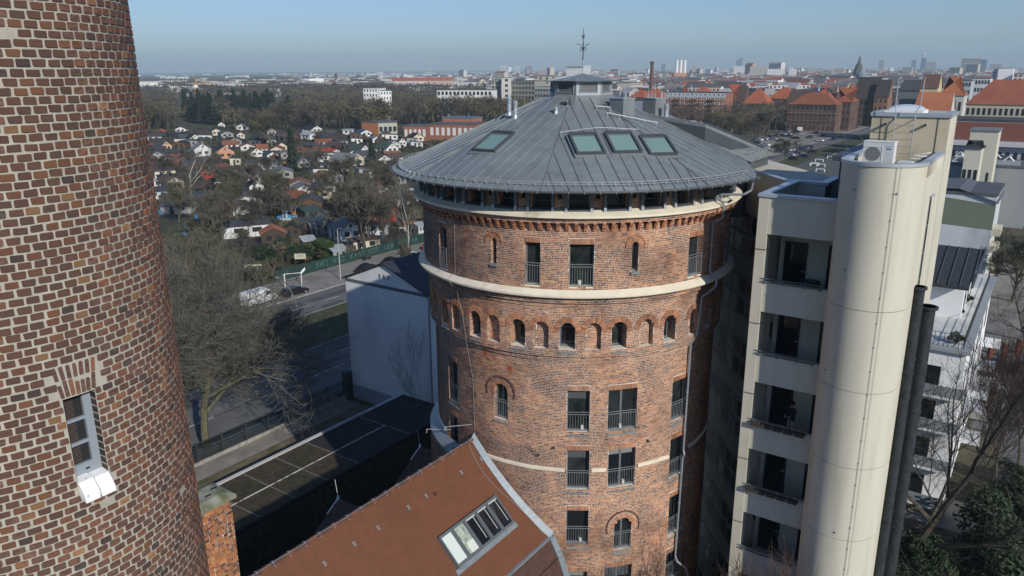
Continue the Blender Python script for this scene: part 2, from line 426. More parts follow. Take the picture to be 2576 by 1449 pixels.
# openings: centre, half angle, z0, z1, kind, depth
def op(ph, h, z0, z1, kind, depth=.32, arch=False, lintel=True, **k):
    return dict(f=D_(ph), h=D_(h), z0=z0, z1=z1, kind=kind, depth=depth, arch=arch, lintel=lintel, **k)
UP = [op(51.5,2.6,24.93,26.9,'door'), op(13.1,2.6,24.93,26.85,'door'), op(-2.45,3.85,24.93,26.83,'door'), op(-43.9,3.55,24.93,26.78,'door'),
      op(26.5,.95,25.72,26.9,'slit',.3,True), op(-19.5,1.1,25.55,26.88,'slit',.3,True), op(74,2.6,24.93,26.85,'door'), op(-68,2.6,24.93,26.85,'door')]
AR = []
for ph in (72.5,54.3,36.1,18.6,1.7,-15.6,-35.0,-57.5): AR.append(op(ph,2.6,21.98,23.24,'arch_win',.62,True,ring=True))
for ph in (81,63.5,46.4,28.0,10.4,-7.0,-25.5,-46.8,-68): AR.append(op(ph,2.5,21.95,23.24,'niche',.30,True,ring=True))
LO = [op(-2.5,4.0,17.8,19.88,'win'), op(-18.6,5.5,17.76,19.86,'win2'), op(-44.4,4.5,17.6,19.72,'win1'), op(26.6,2.9,18.0,19.80,'awin',.3,True,hood=True), op(53.2,3.6,17.8,20.05,'win'),
      op(-2.8,4.05,14.8,16.87,'win'), op(-19.1,5.3,14.8,16.83,'win2'), op(-45.2,4.8,14.5,16.68,'win1'), op(54,3.6,14.6,17.05,'win'),
      op(-2.9,4.1,11.8,13.7,'win'), op(-20.4,3.5,11.35,13.10,'awin',.3,True,hood=True), op(-46.6,5.0,11.2,13.45,'win1'),
      op(-19.2,5.6,8.0,10.42,'win2'), op(-46.6,5.0,8.5,10.2,'win1'), op(-2.9,4.1,8.6,10.3,'win')]
BD = []
for i in range(-9, 12):
    ph = -1.3+11.72*i
    if -100 < ph < 115: BD.append(op(ph,3.15,28.36,29.24,'band',.55,lintel=False))
def half(o, z, R, extra=0.0):
    """half width in metres at height z (extra: ring thickness), None when outside"""
    w = o['h']*R
    if not o['arch']:
        if o['z0'] <= z <= o['z1']+(.25 if (extra and o['lintel']) else 0): return w+(.0)
        return None
    zs = o['z1']-w
    if z < o['z0']: return None
    if z <= zs: return w
    q = (w+extra)**2-(z-zs)**2
    return math.sqrt(q) if q > 0 else None
F0, F1 = D_(-118), D_(122)
def wall(R, z0, z1, ops, step=1.5, taper=0.0):
    mb = MB()
    fs = set([D_(-180+step*2*i) for i in range(int(180/step)+1)]) | set([D_(-60+step*i) for i in range(int(130/step))])
    zs = set([z0, z1]); z = z0
    while z < z1: zs.add(round(z, 3)); z += .5
    for o in ops:
        fs |= {o['f']-o['h'], o['f']+o['h']}; zs |= {o['z0'], o['z1']}
        if o['arch']:
            w = o['h']*R; n = 7
            for k in range(1, n): fs |= {o['f']-o['h']+2*o['h']*k/n}
            for k in range(8): zs.add(o['z1']-w+w*k/8)
    fs = sorted(fs); zs = sorted(zs)
    fs = [f for i, f in enumerate(fs) if i == 0 or f-fs[i-1] > 1e-5]; zs = [z for i, z in enumerate(zs) if i == 0 or z-zs[i-1] > 1e-4]
    for i in range(len(fs)-1):
        fc = (fs[i]+fs[i+1])/2; near = [o for o in ops if abs(fc-o['f']) < o['h']]
        for j in range(len(zs)-1):
            zc = (zs[j]+zs[j+1])/2
            hole = False
            for o in near:
                hw = half(o, zc, R)
                if hw and abs(fc-o['f'])*R < hw: hole = True; break
            if not hole: mb.face([TP(fs[i],zs[j],R), TP(fs[i+1],zs[j],R), TP(fs[i+1],zs[j+1],R), TP(fs[i],zs[j+1],R)])
    return mb
WALLM = MB(); BR = MB()
def ebrick(mb, f0, f1, z0, z1, R, dr, c, dz=0.0):
    a = TP(f0,z0,R-.004); b = TP(f1,z0,R-.004); e = TP(f1,z1,R-.004); g_ = TP(f0,z1,R-.004)
    A = TP(f0,z0,R+dr); B = TP(f1,z0,R+dr); E = TP(f1,z1,R+dr); G_ = TP(f0,z1,R+dr)
    mb.hexa([a,b,B,A,g_,e,E,G_], 0, c, skip=(2,))
def bricks(mb, R, z0, z1, ops, f0=F0, f1=F1, dr=.005, pal=PT_, cshift=None, region=None):
    C_ = .0772; n = int((z1-z0)/C_)
    C_ = (z1-z0)/n
    for r in range(n):
        zc = z0+(r+.5)*C_; s = f0*R+random.uniform(0,.25)
        act = [o for o in ops if o['z0']-.001 < zc < o['z1']+.4]
        blk = []
        for o in act:
            hw = half(o, zc, R, extra=.20 if o['arch'] else .001)
            if hw: blk.append((o['f']*R-hw-.004, o['f']*R+hw+.004))
        if region:
            hw = half(region, zc, R)
            if not hw: continue
            s = region['f']*R-hw-random.uniform(0,.2); send = region['f']*R+hw
        else: send = f1*R
        while s < send:
            w = .25 if random.random() < .55 else .125
            a, b = s, min(s+w, send); s += w
            if region: a = max(a, region['f']*R-region['h']*R)
            seg = [(a, b-.016)]
            for (p, q) in blk:
                ns = []
                for (x, y) in seg:
                    if q <= x or p >= y: ns.append((x, y)); continue
                    if x < p: ns.append((x, p-.004))
                    if y > q: ns.append((q+.004, y))
                seg = ns
            for (x, y) in seg:
                if y-x < .03: continue
                c = rcol(pal)
                if cshift: c = cshift(x/R, zc, c)
                j = random.uniform(-.0015,.0015)
                ebrick(mb, x/R, y/R, zc-C_/2+.0075+j, zc+C_/2-.0075+j, R, dr+random.uniform(-.002,.003), c)
def brick_tone(f, z, c):
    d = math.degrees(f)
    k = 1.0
    # sooty patches of darker brick; left side and band below the ledge darker too
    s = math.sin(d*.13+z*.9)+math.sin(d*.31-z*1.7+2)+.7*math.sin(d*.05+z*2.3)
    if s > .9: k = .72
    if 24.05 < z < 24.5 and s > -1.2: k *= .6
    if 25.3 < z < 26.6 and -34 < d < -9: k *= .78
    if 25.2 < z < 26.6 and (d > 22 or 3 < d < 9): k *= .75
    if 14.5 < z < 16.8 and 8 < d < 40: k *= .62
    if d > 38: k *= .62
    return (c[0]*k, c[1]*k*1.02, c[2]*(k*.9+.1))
# zones ------------------------------------------------------------------
ZONES = [(7.45, 4.0, 21.38, LO), (7.72, 21.80, 23.98, AR), (7.90, 24.80, 27.42, UP), (7.80, 28.36, 29.30, BD)]
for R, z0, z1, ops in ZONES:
    WALLM.extend(wall(R, z0, z1, ops)); bricks(BR, R, z0, z1, ops, cshift=brick_tone)
# arcade wall top, moulded courses
def ring(R, z0, z1, Rin=None, f0=F0, f1=F1): bricks(BR, R, z0, z1, [], f0, f1, cshift=brick_tone)
def ringwall(prof): 
    WALLM.lathe([(r, z) for r, z in prof], TC, n=90)
ringwall([(7.45,21.37),(7.56,21.38),(7.56,21.55),(7.60,21.56),(7.60,21.62),(7.72,21.63),(7.72,21.81)])
ring(7.56,21.39,21.545); ring(7.72,21.64,21.795)
ringwall([(7.72,23.97),(7.80,23.98),(7.80,24.20),(7.95,24.21),(7.95,24.50)])
ring(7.80,23.99,24.145); ring(7.95,24.22,24.49)
ringwall([(7.90,27.41),(7.90,27.80),(8.16,27.80),(8.16,28.0)])
ring(7.90,27.42,27.80); ring(8.16,27.81,27.995)
WALLM.build('wall', M_mortar, tower, smooth=False)
# ledges
M_led = M_ledge
mb = MB(); mb.lathe([(7.9,24.495),(8.20,24.50),(8.22,24.54),(8.22,24.61),(7.88,24.80)], TC, n=144)
o = mb.build('lower_ledge', M_led, tower, smooth=True); autosmooth(o)
mb = MB(); mb.lathe([(7.9,27.995),(8.34,28.0),(8.37,28.03),(8.37,28.12),(7.78,28.33)], TC, n=144)
o = mb.build('upper_ledge', M_led, tower, smooth=True); autosmooth(o)
for f0, f1 in ((38,2),(-7.6,-13.0),(-25.2,-39.4),(-51,-100),(100,58.5)):
    mb = MB(); mb.lathe([(7.45,15.74),(7.52,15.76),(7.53,15.90),(7.45,15.93)], TC, TB+D_(min(f0,f1)), TB+D_(max(f0,f1)), n=24); mb.build('string_course', M_led, tower, smooth=False)
mb = MB(); mb.lathe([(7.46,15.2),(7.95,15.15),(7.95,15.28),(7.46,15.62)], TC, TB+D_(47), TB+D_(120), n=30); mb.build('lead_ledge', M_zinc, tower)
mb = MB(); mb.lathe([(7.94,4),(7.94,15.16)], TC, TB+D_(47.3), TB+D_(120), n=30); mb.build('plinth_wall', M_mortar, tower)
bricks(BR, 7.94, 8.0, 15.14, [], D_(48), D_(110), cshift=brick_tone)
# corbel table: stepped brick consoles under the upper ledge, each brick a piece
COUNT = [0]
vmT = []
for i in range(3):
    t = MB(); jx = random.uniform(-.02,.02); t.hexa([(-.5,-.5,-.5),(.5,-.5,-.5),(.5,.5,-.5),(-.5,.5,-.5),(-.5,-.5,.5),(.5+jx,-.5,.5),(.5,.5,.5),(-.5,.5,.5)]); vmT.append(t.mesh('brick', [M_brickT]))
def obrick(phi, z, R, w, h, d, rot=0.0):
    """a single facing brick object, its outer face at radius R"""
    o = bpy.data.objects.new('brick', vmT[COUNT[0] % 3]); COUNT[0] += 1; col.objects.link(o); o.parent = tower
    p = TP(phi, z, R-d/2); o.location = (p[0]-TC[0], p[1]-TC[1], p[2]); o.rotation_euler = Matrix.Rotation(-(TB+phi+math.pi), 3, 'Z').to_4x4().to_3x3() .to_euler() if not rot else (Matrix.Rotation(-(TB+phi+math.pi), 3, 'Z') @ Matrix.Rotation(rot, 3, 'Y')).to_euler()
    o.scale = (w, d, h)
dp = D_(2.78)
for i in range(-36, 42):
    ph = D_(-.6)+i*dp
    if not (F0 < ph < F1): continue
    for q in range(5):
        zc = 27.765-q*.0772; R = 8.17-.045*q
        w = .15 if q % 2 == 0 else .13
        if D_(-50) < ph < D_(36) and COUNT[0] < 300: obrick(ph, zc, R, w, .066, .30)
        else: ebrick(BR, ph-w/2/R, ph+w/2/R, zc-.033, zc+.033, 7.9, R-7.9, rcol(PT_))
# voussoirs, soldier lintels, hoods
def vous(mb, phi, zs, r0, r1, R, n, a0, a1, dr, w=.066, c=None):
    for i in range(n):
        a = a0+(a1-a0)*(i+.5)/n; ca, sa = math.cos(a), math.sin(a); hw = (a1-a0)/n*r0*.44; hw2 = (a1-a0)/n*r1*.40
        P = []
        for rr, h2 in ((r0, hw), (r1, hw2)):
            for sg in (-1, 1): P.append((rr*ca-sg*h2*sa, zs+rr*sa+sg*h2*ca))
        p = [P[0], P[1], P[3], P[2]]
        cc = c or rcol(PT_O)
        bk = [TP(phi+x/R, z, R-.01) for x, z in p]; fr_ = [TP(phi+x/R, z, R+dr) for x, z in p]
        mb.hexa([bk[0],bk[1],bk[2],bk[3],fr_[0],fr_[1],fr_[2],fr_[3]], 0, cc)
REV = MB()
def reveal(o, R):
    """brick reveals of an opening: alternating brick and joint faces going in"""
    w = o['h']*R; d = o['depth']; dark = 1.0
    pts = []
    if not o['arch']: top = o['z1']
    else: top = o['z1']-w
    z = o['z0']
    while z < top-.005:
        z1 = min(z+.0662, top); z2 = min(z+.0772, top)
        for sg in (-1, 1):
            f = o['f']+sg*w/R
            def Q(dd, zz): return TP(f, zz, R)+(TP(o['f'], zz, R-dd)-TP(o['f'], zz, R))
            sp = random.choice((.12,.24)); c = rcol(PT_)
            REV.face([Q(0,z),Q(min(sp,d),z),Q(min(sp,d),z1),Q(0,z1)], 0, c)
            if sp+.011 < d: REV.face([Q(sp+.011,z),Q(d,z),Q(d,z1),Q(sp+.011,z1)], 0, rcol(PT_)); REV.face([Q(sp,z),Q(sp+.011,z),Q(sp+.011,z1),Q(sp,z1)], 1)
            if z2 > z1: REV.face([Q(0,z1),Q(d,z1),Q(d,z2),Q(0,z2)], 1)
        z = z2
    def X(x, zz, dd): return TP(o['f']+x/R, zz, R)+(TP(o['f'], zz, R-dd)-TP(o['f'], zz, R))
    if o['arch']:
        n = 14
        for i in range(n):
            a, b = math.pi*i/n, math.pi*(i+.86)/n; b2 = math.pi*(i+1)/n
            REV.face([X(w*math.cos(a),top+w*math.sin(a),0),X(w*math.cos(b),top+w*math.sin(b),0),X(w*math.cos(b),top+w*math.sin(b),d),X(w*math.cos(a),top+w*math.sin(a),d)],0,rcol(PT_))
            REV.face([X(w*math.cos(b),top+w*math.sin(b),0),X(w*math.cos(b2),top+w*math.sin(b2),0),X(w*math.cos(b2),top+w*math.sin(b2),d),X(w*math.cos(b),top+w*math.sin(b),d)],1)
    else:
        REV.face([X(-w,top,0),X(w,top,0),X(w,top,d),X(-w,top,d)], 0, (.2,.09,.06))
    REV.face([X(-w,o['z0'],0),X(w,o['z0'],0),X(w,o['z0'],d),X(-w,o['z0'],d)], 1)
wins = []
for R, z0, z1, ops in ZONES:
    for o in ops:
        o['R'] = R; w = o['h']*R
        reveal(o, R)
        vis = D_(-58) < o['f'] < D_(60)
        if o['arch']:
            zs = o['z1']-w
            if o.get('ring'): vous(BR, o['f'], zs, w+.006, w+.25, R, 15, -.2, math.pi+.2, .032)
            elif o.get('hood'):
                vous(BR, o['f'], zs, w+.006, w+.20, R, 17, 0, math.pi, .016)
                vous(BR, o['f'], zs, w+.36, w+.42, R, 22, -.35, math.pi+.35, .06, c=(.13,.07,.055))
            else:
                vous(BR, o['f'], zs, w+.004, w+.245, R, 13, -.1, math.pi+.1, .016)
                vous(BR, o['f'], zs, w+.255, w+.315, R, 16, -.25, math.pi+.25, .05)
        elif o['lintel']:
            n = max(5, int(round(2*(w+.0)/.0772)))
            for i in range(n):
                x = -w+(i+.5)*2*w/n; ff = o['f']+x/R
                ebrick(BR, ff-.029/R, ff+.029/R, o['z1']+.008, o['z1']+.238, R, .018, rcol(PT_O))
        if o['kind'] == 'niche':
            bricks(BR, R-o['depth'], o['z0'], o['z1']-.02, [], region=o, cshift=brick_tone)
            t = MB(); 
            for i in range(6):
                f0, f1 = o['f']-o['h']+i*o['h']/3, o['f']-o['h']+(i+1)*o['h']/3
                t.face([TP(f0,o['z0'],R-o['depth']),TP(f1,o['z0'],R-o['depth']),TP(f1,o['z1'],R-o['depth']),TP(f0,o['z1'],R-o['depth'])])
            t.build('niche_back', M_mortar, tower)
        else: wins.append(o)
BR.build('brick_courses', M_brick, tower, kind='stuff')
REV.build('opening_reveals', [M_brick, M_mortar], tower)
# windows ------------------------------------------------------------------
def loc(o, x, d, z):
    """x along the opening (left positive), d inwards from the chord plane"""
    t = TB+o['f']; n = Vector((math.sin(t), math.cos(t), 0)); tv_ = Vector((math.cos(t), -math.sin(t), 0))
    Rc = o['R']*math.cos(o['h'])
    return Vector((TC[0], TC[1], 0))+n*(Rc-d)+tv_*x+Vector((0,0,z))
def lbox(mb, o, x0, x1, d0, d1, z0, z1, m=0):
    mb.hexa([loc(o,x0,d1,z0),loc(o,x1,d1,z0),loc(o,x1,d0,z0),loc(o,x0,d0,z0),loc(o,x0,d1,z1),loc(o,x1,d1,z1),loc(o,x1,d0,z1),loc(o,x0,d0,z1)], m)
M_curt = mat('curtain', (.20,.21,.20), .9)
M_curd = mat('grey_curtain', (.07,.08,.085), .8)
GLS = [M_glass, mat('window_glass_b', (.022,.028,.03), .05, spec=.6, var=.5, vs=1.5), mat('window_glass_c', (.016,.022,.022), .08, spec=.5, var=.6, vs=3)]
M_plant = mat('house_plant', (.05,.10,.03), .7)
def window(o):
    R = o['R']; w = math.sin(o['h'])*R-.004; k = o['kind']; z0, z1, d = o['z0'], o['z1'], o['depth']
    t = .05; fd0, fd1 = d-.07, d-.01
    mb = MB()
    zt = z1
    if o['arch']:
        zs = z1-w; n = 12
        for i in range(n):
            a, b = math.pi*i/n, math.pi*(i+1)/n
            P = [(w*math.cos(a),w*math.sin(a)),(w*math.cos(b),w*math.sin(b)),((w-t)*math.cos(b),(w-t)*math.sin(b)),((w-t)*math.cos(a),(w-t)*math.sin(a))]
            mb.hexa([loc(o,x,fd1,zs+z) for x, z in P]+[loc(o,x,fd0,zs+z) for x, z in P])
        zt = zs
        lbox(mb,o,-w,-w+t,fd0,fd1,z0,zs); lbox(mb,o,w-t,w,fd0,fd1,z0,zs); lbox(mb,o,-w+t,w-t,fd0,fd1,z0,z0+t+.02)
    else:
        lbox(mb,o,-w,-w+t,fd0,fd1,z0,z1); lbox(mb,o,w-t,w,fd0,fd1,z0,z1); lbox(mb,o,-w+t,w-t,fd0,fd1,z0,z0+t+.02); lbox(mb,o,-w+t,w-t,fd0,fd1,z1-t,z1)
    if k in ('win2','awin'): lbox(mb,o,-.05,.05,fd0-.01,fd1,z0+.07,z1-.06)
    if k == 'arch_win': lbox(mb,o,-w+t,w-t,fd0,fd1,z0+.95*(z1-z0)*.72,z0+.95*(z1-z0)*.72+.05)
    if k == 'band': lbox(mb,o,-w+t,w-t,fd0,fd1,z0+.22,z0+.27)
    fr_ = mb.build('window', M_frame, tower)
    mb = MB()
    if o['arch']:
        pts = [(-w+t, z0+.05),(w-t, z0+.05)]+[((w-t)*math.cos(math.pi*i/10), z1-w+(w-t)*math.sin(math.pi*i/10)) for i in range(11)]
        mb.face([loc(o,x,d-.035,z) for x, z in pts])
    else: lbox(mb,o,-w+t,w-t,d-.04,d-.03,z0+.05,z1-t)
    mb.build('pane', random.choice(GLS), fr_)
    if k in ('win','win2','win1') and random.random() < .45:
        mb = MB(); hh = random.uniform(.08,.3)*(z1-z0); lbox(mb,o,-w+t+.01,w-t-.01,d-.046,d-.042,z1-t-hh,z1-t); mb.build('blind', random.choice([M_curt, M_curd]), fr_)
    # sill
    mb = MB()
    if k in ('win','win2','win1','awin','arch_win','band'):
        drop = .16 if k != 'band' else .05; e = .05 if k != 'band' else .22
        mb.hexa([loc(o,-w,d-.02,z0-.02),loc(o,w,d-.02,z0-.02),loc(o,w+.02,-e,z0-drop-.05),loc(o,-w-.02,-e,z0-drop-.05),
                 loc(o,-w,d-.02,z0+.06),loc(o,w,d-.02,z0+.06),loc(o,w+.02,-e,z0-drop+.02),loc(o,-w-.02,-e,z0-drop+.02)])
        mb.build('sill', M_zinc if k != 'band' else M_zincd, tower)
    elif k == 'slit':
        lbox(mb,o,-w-.05,w+.05,-.10,.02,z0-.10,z0-.0); mb.build('sill', M_zinc, tower)
    elif k == 'door':
        lbox(mb,o,-w,w,-.02,d-.05,z0-.04,z0+.01); mb.build('threshold', M_ledge, tower)
    if k in ('win','win2','win1','awin','door'):
        mb = MB(); zt = z0+(1.02 if k == 'door' else .98); zb = z0+.10; d0 = .06 if k != 'door' else -.02
        xl, xr = -w+.02, w-.02
        for zz in (zt, zt-.11, zb): mb.cyl(loc(o,xl,d0,zz), loc(o,xr,d0,zz), .016, n=5)
        n = max(4, int(2*w/.115))
        for i in range(n+1):
            x = xl+(xr-xl)*i/n; mb.cyl(loc(o,x,d0,zb), loc(o,x,d0,zt-.11 if 0 < i < n else zt), .009 if 0 < i < n else .014, n=4, cap=False)
        mb.build('railing', mat('railing_grey', (.26,.28,.30), .5, .3), tower)
    # things on the inner sill seen through the glass
    if (k in ('win','win2') and random.random() < .75) or k == 'door' and abs(o['f']-D_(-2.45)) < .01:
        mb = MB(); cx = random.uniform(-w*.4, w*.4)
        for i in range(34):
            a = random.uniform(0,6.28); rr = random.uniform(.02,.20); zz = z0+.25+random.uniform(0,.65)
            p = loc(o, cx+rr*math.cos(a), d-.085+random.uniform(-.02,.01), zz); q = p+Vector((random.uniform(-.09,.09), random.uniform(-.01,.01), random.uniform(-.08,.1)))
            mb.face([p, q, q+Vector((.03,0,.03))])
        mb.cyl(loc(o,cx,d-.12,z0+.07), loc(o,cx,d-.12,z0+.25), .06, .08, n=8, m=1)
        pl = mb.build('potted_plant', [M_plant, M_white], None)
        tag(pl, 'potted green plant at the tower window %s' % WHICH(o), 'plant', 'plants in the tower windows')
def WHICH(o):
    d = math.degrees(o['f']); z = o['z0']
    side = 'nearest the rain pipe' if d < -30 else ('right of centre' if d < -12 else ('in the middle' if d < 5 else 'far to the left'))
    row = 'topmost row' if z > 24 else ('row below the niches' if z > 17 else ('row with the cream stripe' if z > 14 else ('lower row' if z > 11 else 'lowest row')))
    return side+', '+row
for o in wins: window(o)
# grey steel posts and brick piers of the gallery under the eaves
mb_posts = []
for o in BD:
    for sg in (-1, 1):
        f = o['f']+sg*(o['h']+.012)
        q = dict(f=f, h=0, R=7.8)
        mb = MB(); lbox(mb,q,-.055,.055,-.26,.02,28.20,29.26); lbox(mb,q,-.06,.06,-.27,-.255,28.2,28.42,1)
        mb.build('gallery_post', [M_frame, M_zincl], tower)
    # small vent between
for i in range(len(BD)-1):
    f = (BD[i]['f']+BD[i+1]['f'])/2; q = dict(f=f, h=0, R=7.8); mb = MB(); lbox(mb,q,-.09,.09,-.012,.0,28.75,29.0); mb.build('vent_opening', M_dark, tower)
# terracotta patches, plaster patch
for ph, z, w, h, m, nm in ((22.5,20.55,.22,.22,mat('terracotta',(.35,.08,.035),.8),'vent_tile'),(33,21.05,.20,.25,mat('terracotta',(.35,.08,.035),.8),'vent_tile'),(10,17.5,.26,.28,mat('plaster_patch',(.45,.32,.22),.9),'plaster_patch')):
    q = dict(f=D_(ph), h=0, R=7.45); mb = MB(); lbox(mb,q,-w/2,w/2,-.022,.0,z,z+h); mb.build(nm, m, tower)
# wall anchors, cable, rods
mb = MB()
pts = [TP(D_(43.6),27.35,7.93),TP(D_(44),24.95,7.93),TP(D_(44),24.72,8.29),TP(D_(43.6),24.5,8.29),TP(D_(43.2),24.2,7.98),TP(D_(42),22.9,7.76),TP(D_(40.5),21.7,7.76),TP(D_(39.6),19.7,7.48),TP(D_(39.2),16.6,7.48)]
mb.tube(pts, .008, 4); mb.build('lightning_cable', mat('pale_cable', (.34,.32,.30), .6), tower)
for (f, z, x, zz) in ((11.5,16.55,-.9,.45),(6,17.0,0,0),(-29,17.05,-.5,-.35)):
    mb = MB(); p = TP(D_(f),z,7.47); mb.cyl(p, TP(D_(f)-.0,z,7.62), .05, n=6)
    if x: mb.cyl(TP(D_(f),z,7.6), TP(D_(f)+x/7.6*-.6,z+zz,7.6), .015, n=4)
    mb.build('wall_anchor', M_iron, tower)
for f, z in ((41,17.15),(56,16.1)):
    mb = MB(); p = TP(D_(f),z,7.45); q = TP(D_(f+6),z-.1,8.5); mb.cyl(p,q,.02,n=5); mb.cyl(q,q+Vector((0,0,-.22)),.025,n=5); mb.build('wall_lamp', M_steel, tower)
# ================================================================= TOWER ROOF
RE, ZE, RT, SL = 9.35, 29.30, 1.62, .4387
def zc_(r): return ZE+(RE-r)*SL
mb = MB(); mb.lathe([(7.6,29.30),(9.2,29.235),(9.30,29.25)], TC, TB+D_(-61), TB+D_(241), n=120); mb.build('soffit', M_frame, tower)
mb = MB(); mb.lathe([(RE-.12,ZE+.0),(RE+.0,ZE-.01),(RE+.10,ZE+.03),(RE+.125,ZE-.02),(RE+.08,ZE-.085),(RE,ZE-.095),(RE-.09,ZE-.03)], TC, TB+D_(-62), TB+D_(242), n=120); o = mb.build('gutter', M_zincd, tower, smooth=True)
mb = MB()
for i in range(78):
    f = TB+D_(-60)+D_(300)*i/78; p = Vector((TC[0]+(RE+.128)*math.sin(f), TC[1]+(RE+.128)*math.cos(f), ZE-.04)); mb.cyl(p-Vector((0,0,.05)), p+Vector((0,0,.05)), .010, n=4)
mb.build('gutter_brackets', M_steel, tower, kind='stuff')
# sheet-metal trays with standing seams, laid parallel inside eight sectors
HIP0 = 8.4
def sect(k, s, q):
    fm = D_(HIP0-22.5+45*k); t = TB+fm
    n = Vector((math.sin(t), math.cos(t), 0)); tv_ = Vector((math.cos(t), -math.sin(t), 0))
    r = math.hypot(q, s)
    return Vector((TC[0], TC[1], 0))+n*q+tv_*s+Vector((0,0,zc_(r)))
T22 = math.tan(D_(22.5)); LATM = 8.25
for k_ in range(8):
    n = 13; smax = RE*math.sin(D_(22.5))
    for i in range(n):
        s0, s1 = -smax+2*smax*i/n, -smax+2*smax*(i+1)/n
        mb = MB(); nq = 7
        tq_ = TB+D_(HIP0-22.5+45*k_); nr_ = math.sin(tq_)*math.cos(-TB-math.pi)+0; rv = (-math.cos(TB), math.sin(TB))
        nr_ = math.sin(tq_)*rv[0]+math.cos(tq_)*rv[1]; tr_2 = math.cos(tq_)*rv[0]-math.sin(tq_)*rv[1]
        def qs(s): 
            qm = (LATM-s*tr_2)/nr_ if nr_ > .05 else 99
            qa = max(abs(s)/T22, math.sqrt(max(RT*RT-s*s, .01)) if abs(s) < RT else 0); qb = min(math.sqrt(RE*RE-s*s), qm); return qa, max(qb, qa+.001)
        A = qs(s0); B = qs(s1)
        jz = random.uniform(0,.004)
        for j in range(nq):
            a0, a1 = A[0]+(A[1]-A[0])*j/nq, A[0]+(A[1]-A[0])*(j+1)/nq; b0, b1 = B[0]+(B[1]-B[0])*j/nq, B[0]+(B[1]-B[0])*(j+1)/nq
            mb.face([sect(k_,s0,a0),sect(k_,s1,b0),sect(k_,s1,b1),sect(k_,s0,a1)])
        if i < n-1:
            for j in range(5):
                b0, b1 = B[0]+(B[1]-B[0])*j/5, B[0]+(B[1]-B[0])*(j+1)/5
                P0, P1 = sect(k_,s1-.011,b0), sect(k_,s1-.011,b1); Q0, Q1 = sect(k_,s1+.011,b0), sect(k_,s1+.011,b1); up = Vector((0,0,.04))
                mb.face([P0,P1,P1+up,P0+up]); mb.face([Q0,Q1,Q1+up,Q0+up]); mb.face([P0+up,P1+up,Q1+up,Q0+up])
        # lap joint across the tray
        for tq in (random.uniform(.25,.5), random.uniform(.6,.9)):
            if A[1]-A[0] < 2 or random.random() < .35: continue
            qa = A[0]+(A[1]-A[0])*tq; qb = qa
            if qb < B[0] or qb > B[1]: continue
            P = sect(k_,s0+.02,qa); Q = sect(k_,s1-.02,qb); P2 = sect(k_,s0+.02,qa+.03); Q2 = sect(k_,s1-.02,qb+.03); up = Vector((0,0,.012))
            mb.face([P+up,Q+up,Q2,P2]); mb.face([P,Q,Q+up,P+up])
        mb.build('roof_sheet', M_zinc, tower)
    mb = MB(); f = D_(HIP0+45*k_)
    RE_ = RE if k_ != 6 else 8.3
    for j in range(8):
        ra, rb = RT+(RE_-RT)*j/8, RT+(RE_-RT)*(j+1)/8
        P, Q = TP(f,zc_(ra),ra), TP(f,zc_(rb),rb); t = TB+f; tv_ = Vector((math.cos(t),-math.sin(t),0))*.016; up = Vector((0,0,.05))
        mb.hexa([P-tv_,Q-tv_,Q+tv_,P+tv_,P-tv_+up,Q-tv_+up,Q+tv_+up,P+tv_+up])
    mb.build('hip_seam', M_zinc, tower)
# snow guard: rails on clamps just above the eaves
mb = MB(); RG = RE-.33
n = 104
for i in range(n):
    f = D_(360*i/n)
    if f < D_(118) or f > D_(301):
        p = TP(f, zc_(RG)+.0, RG); t = TB+f; nn = Vector((math.sin(t),math.cos(t),0)); tv_ = Vector((math.cos(t),-math.sin(t),0))
        mb.par(p-tv_*.014-nn*.16+Vector((0,0,.02)), tv_*.028, nn*.2, (0,0,.05)); mb.par(p-tv_*.014-nn*.0+Vector((0,0,.02)), tv_*.028, nn*.02, (0,0,.19))
for hz in (.09, .19):
    pts = [TP(D_(-59+177*i/70), zc_(RG)+hz, RG) for i in range(71)]
    mb.tube(pts, .016, 5)
mb.build('snow_guard', M_steel, tower)
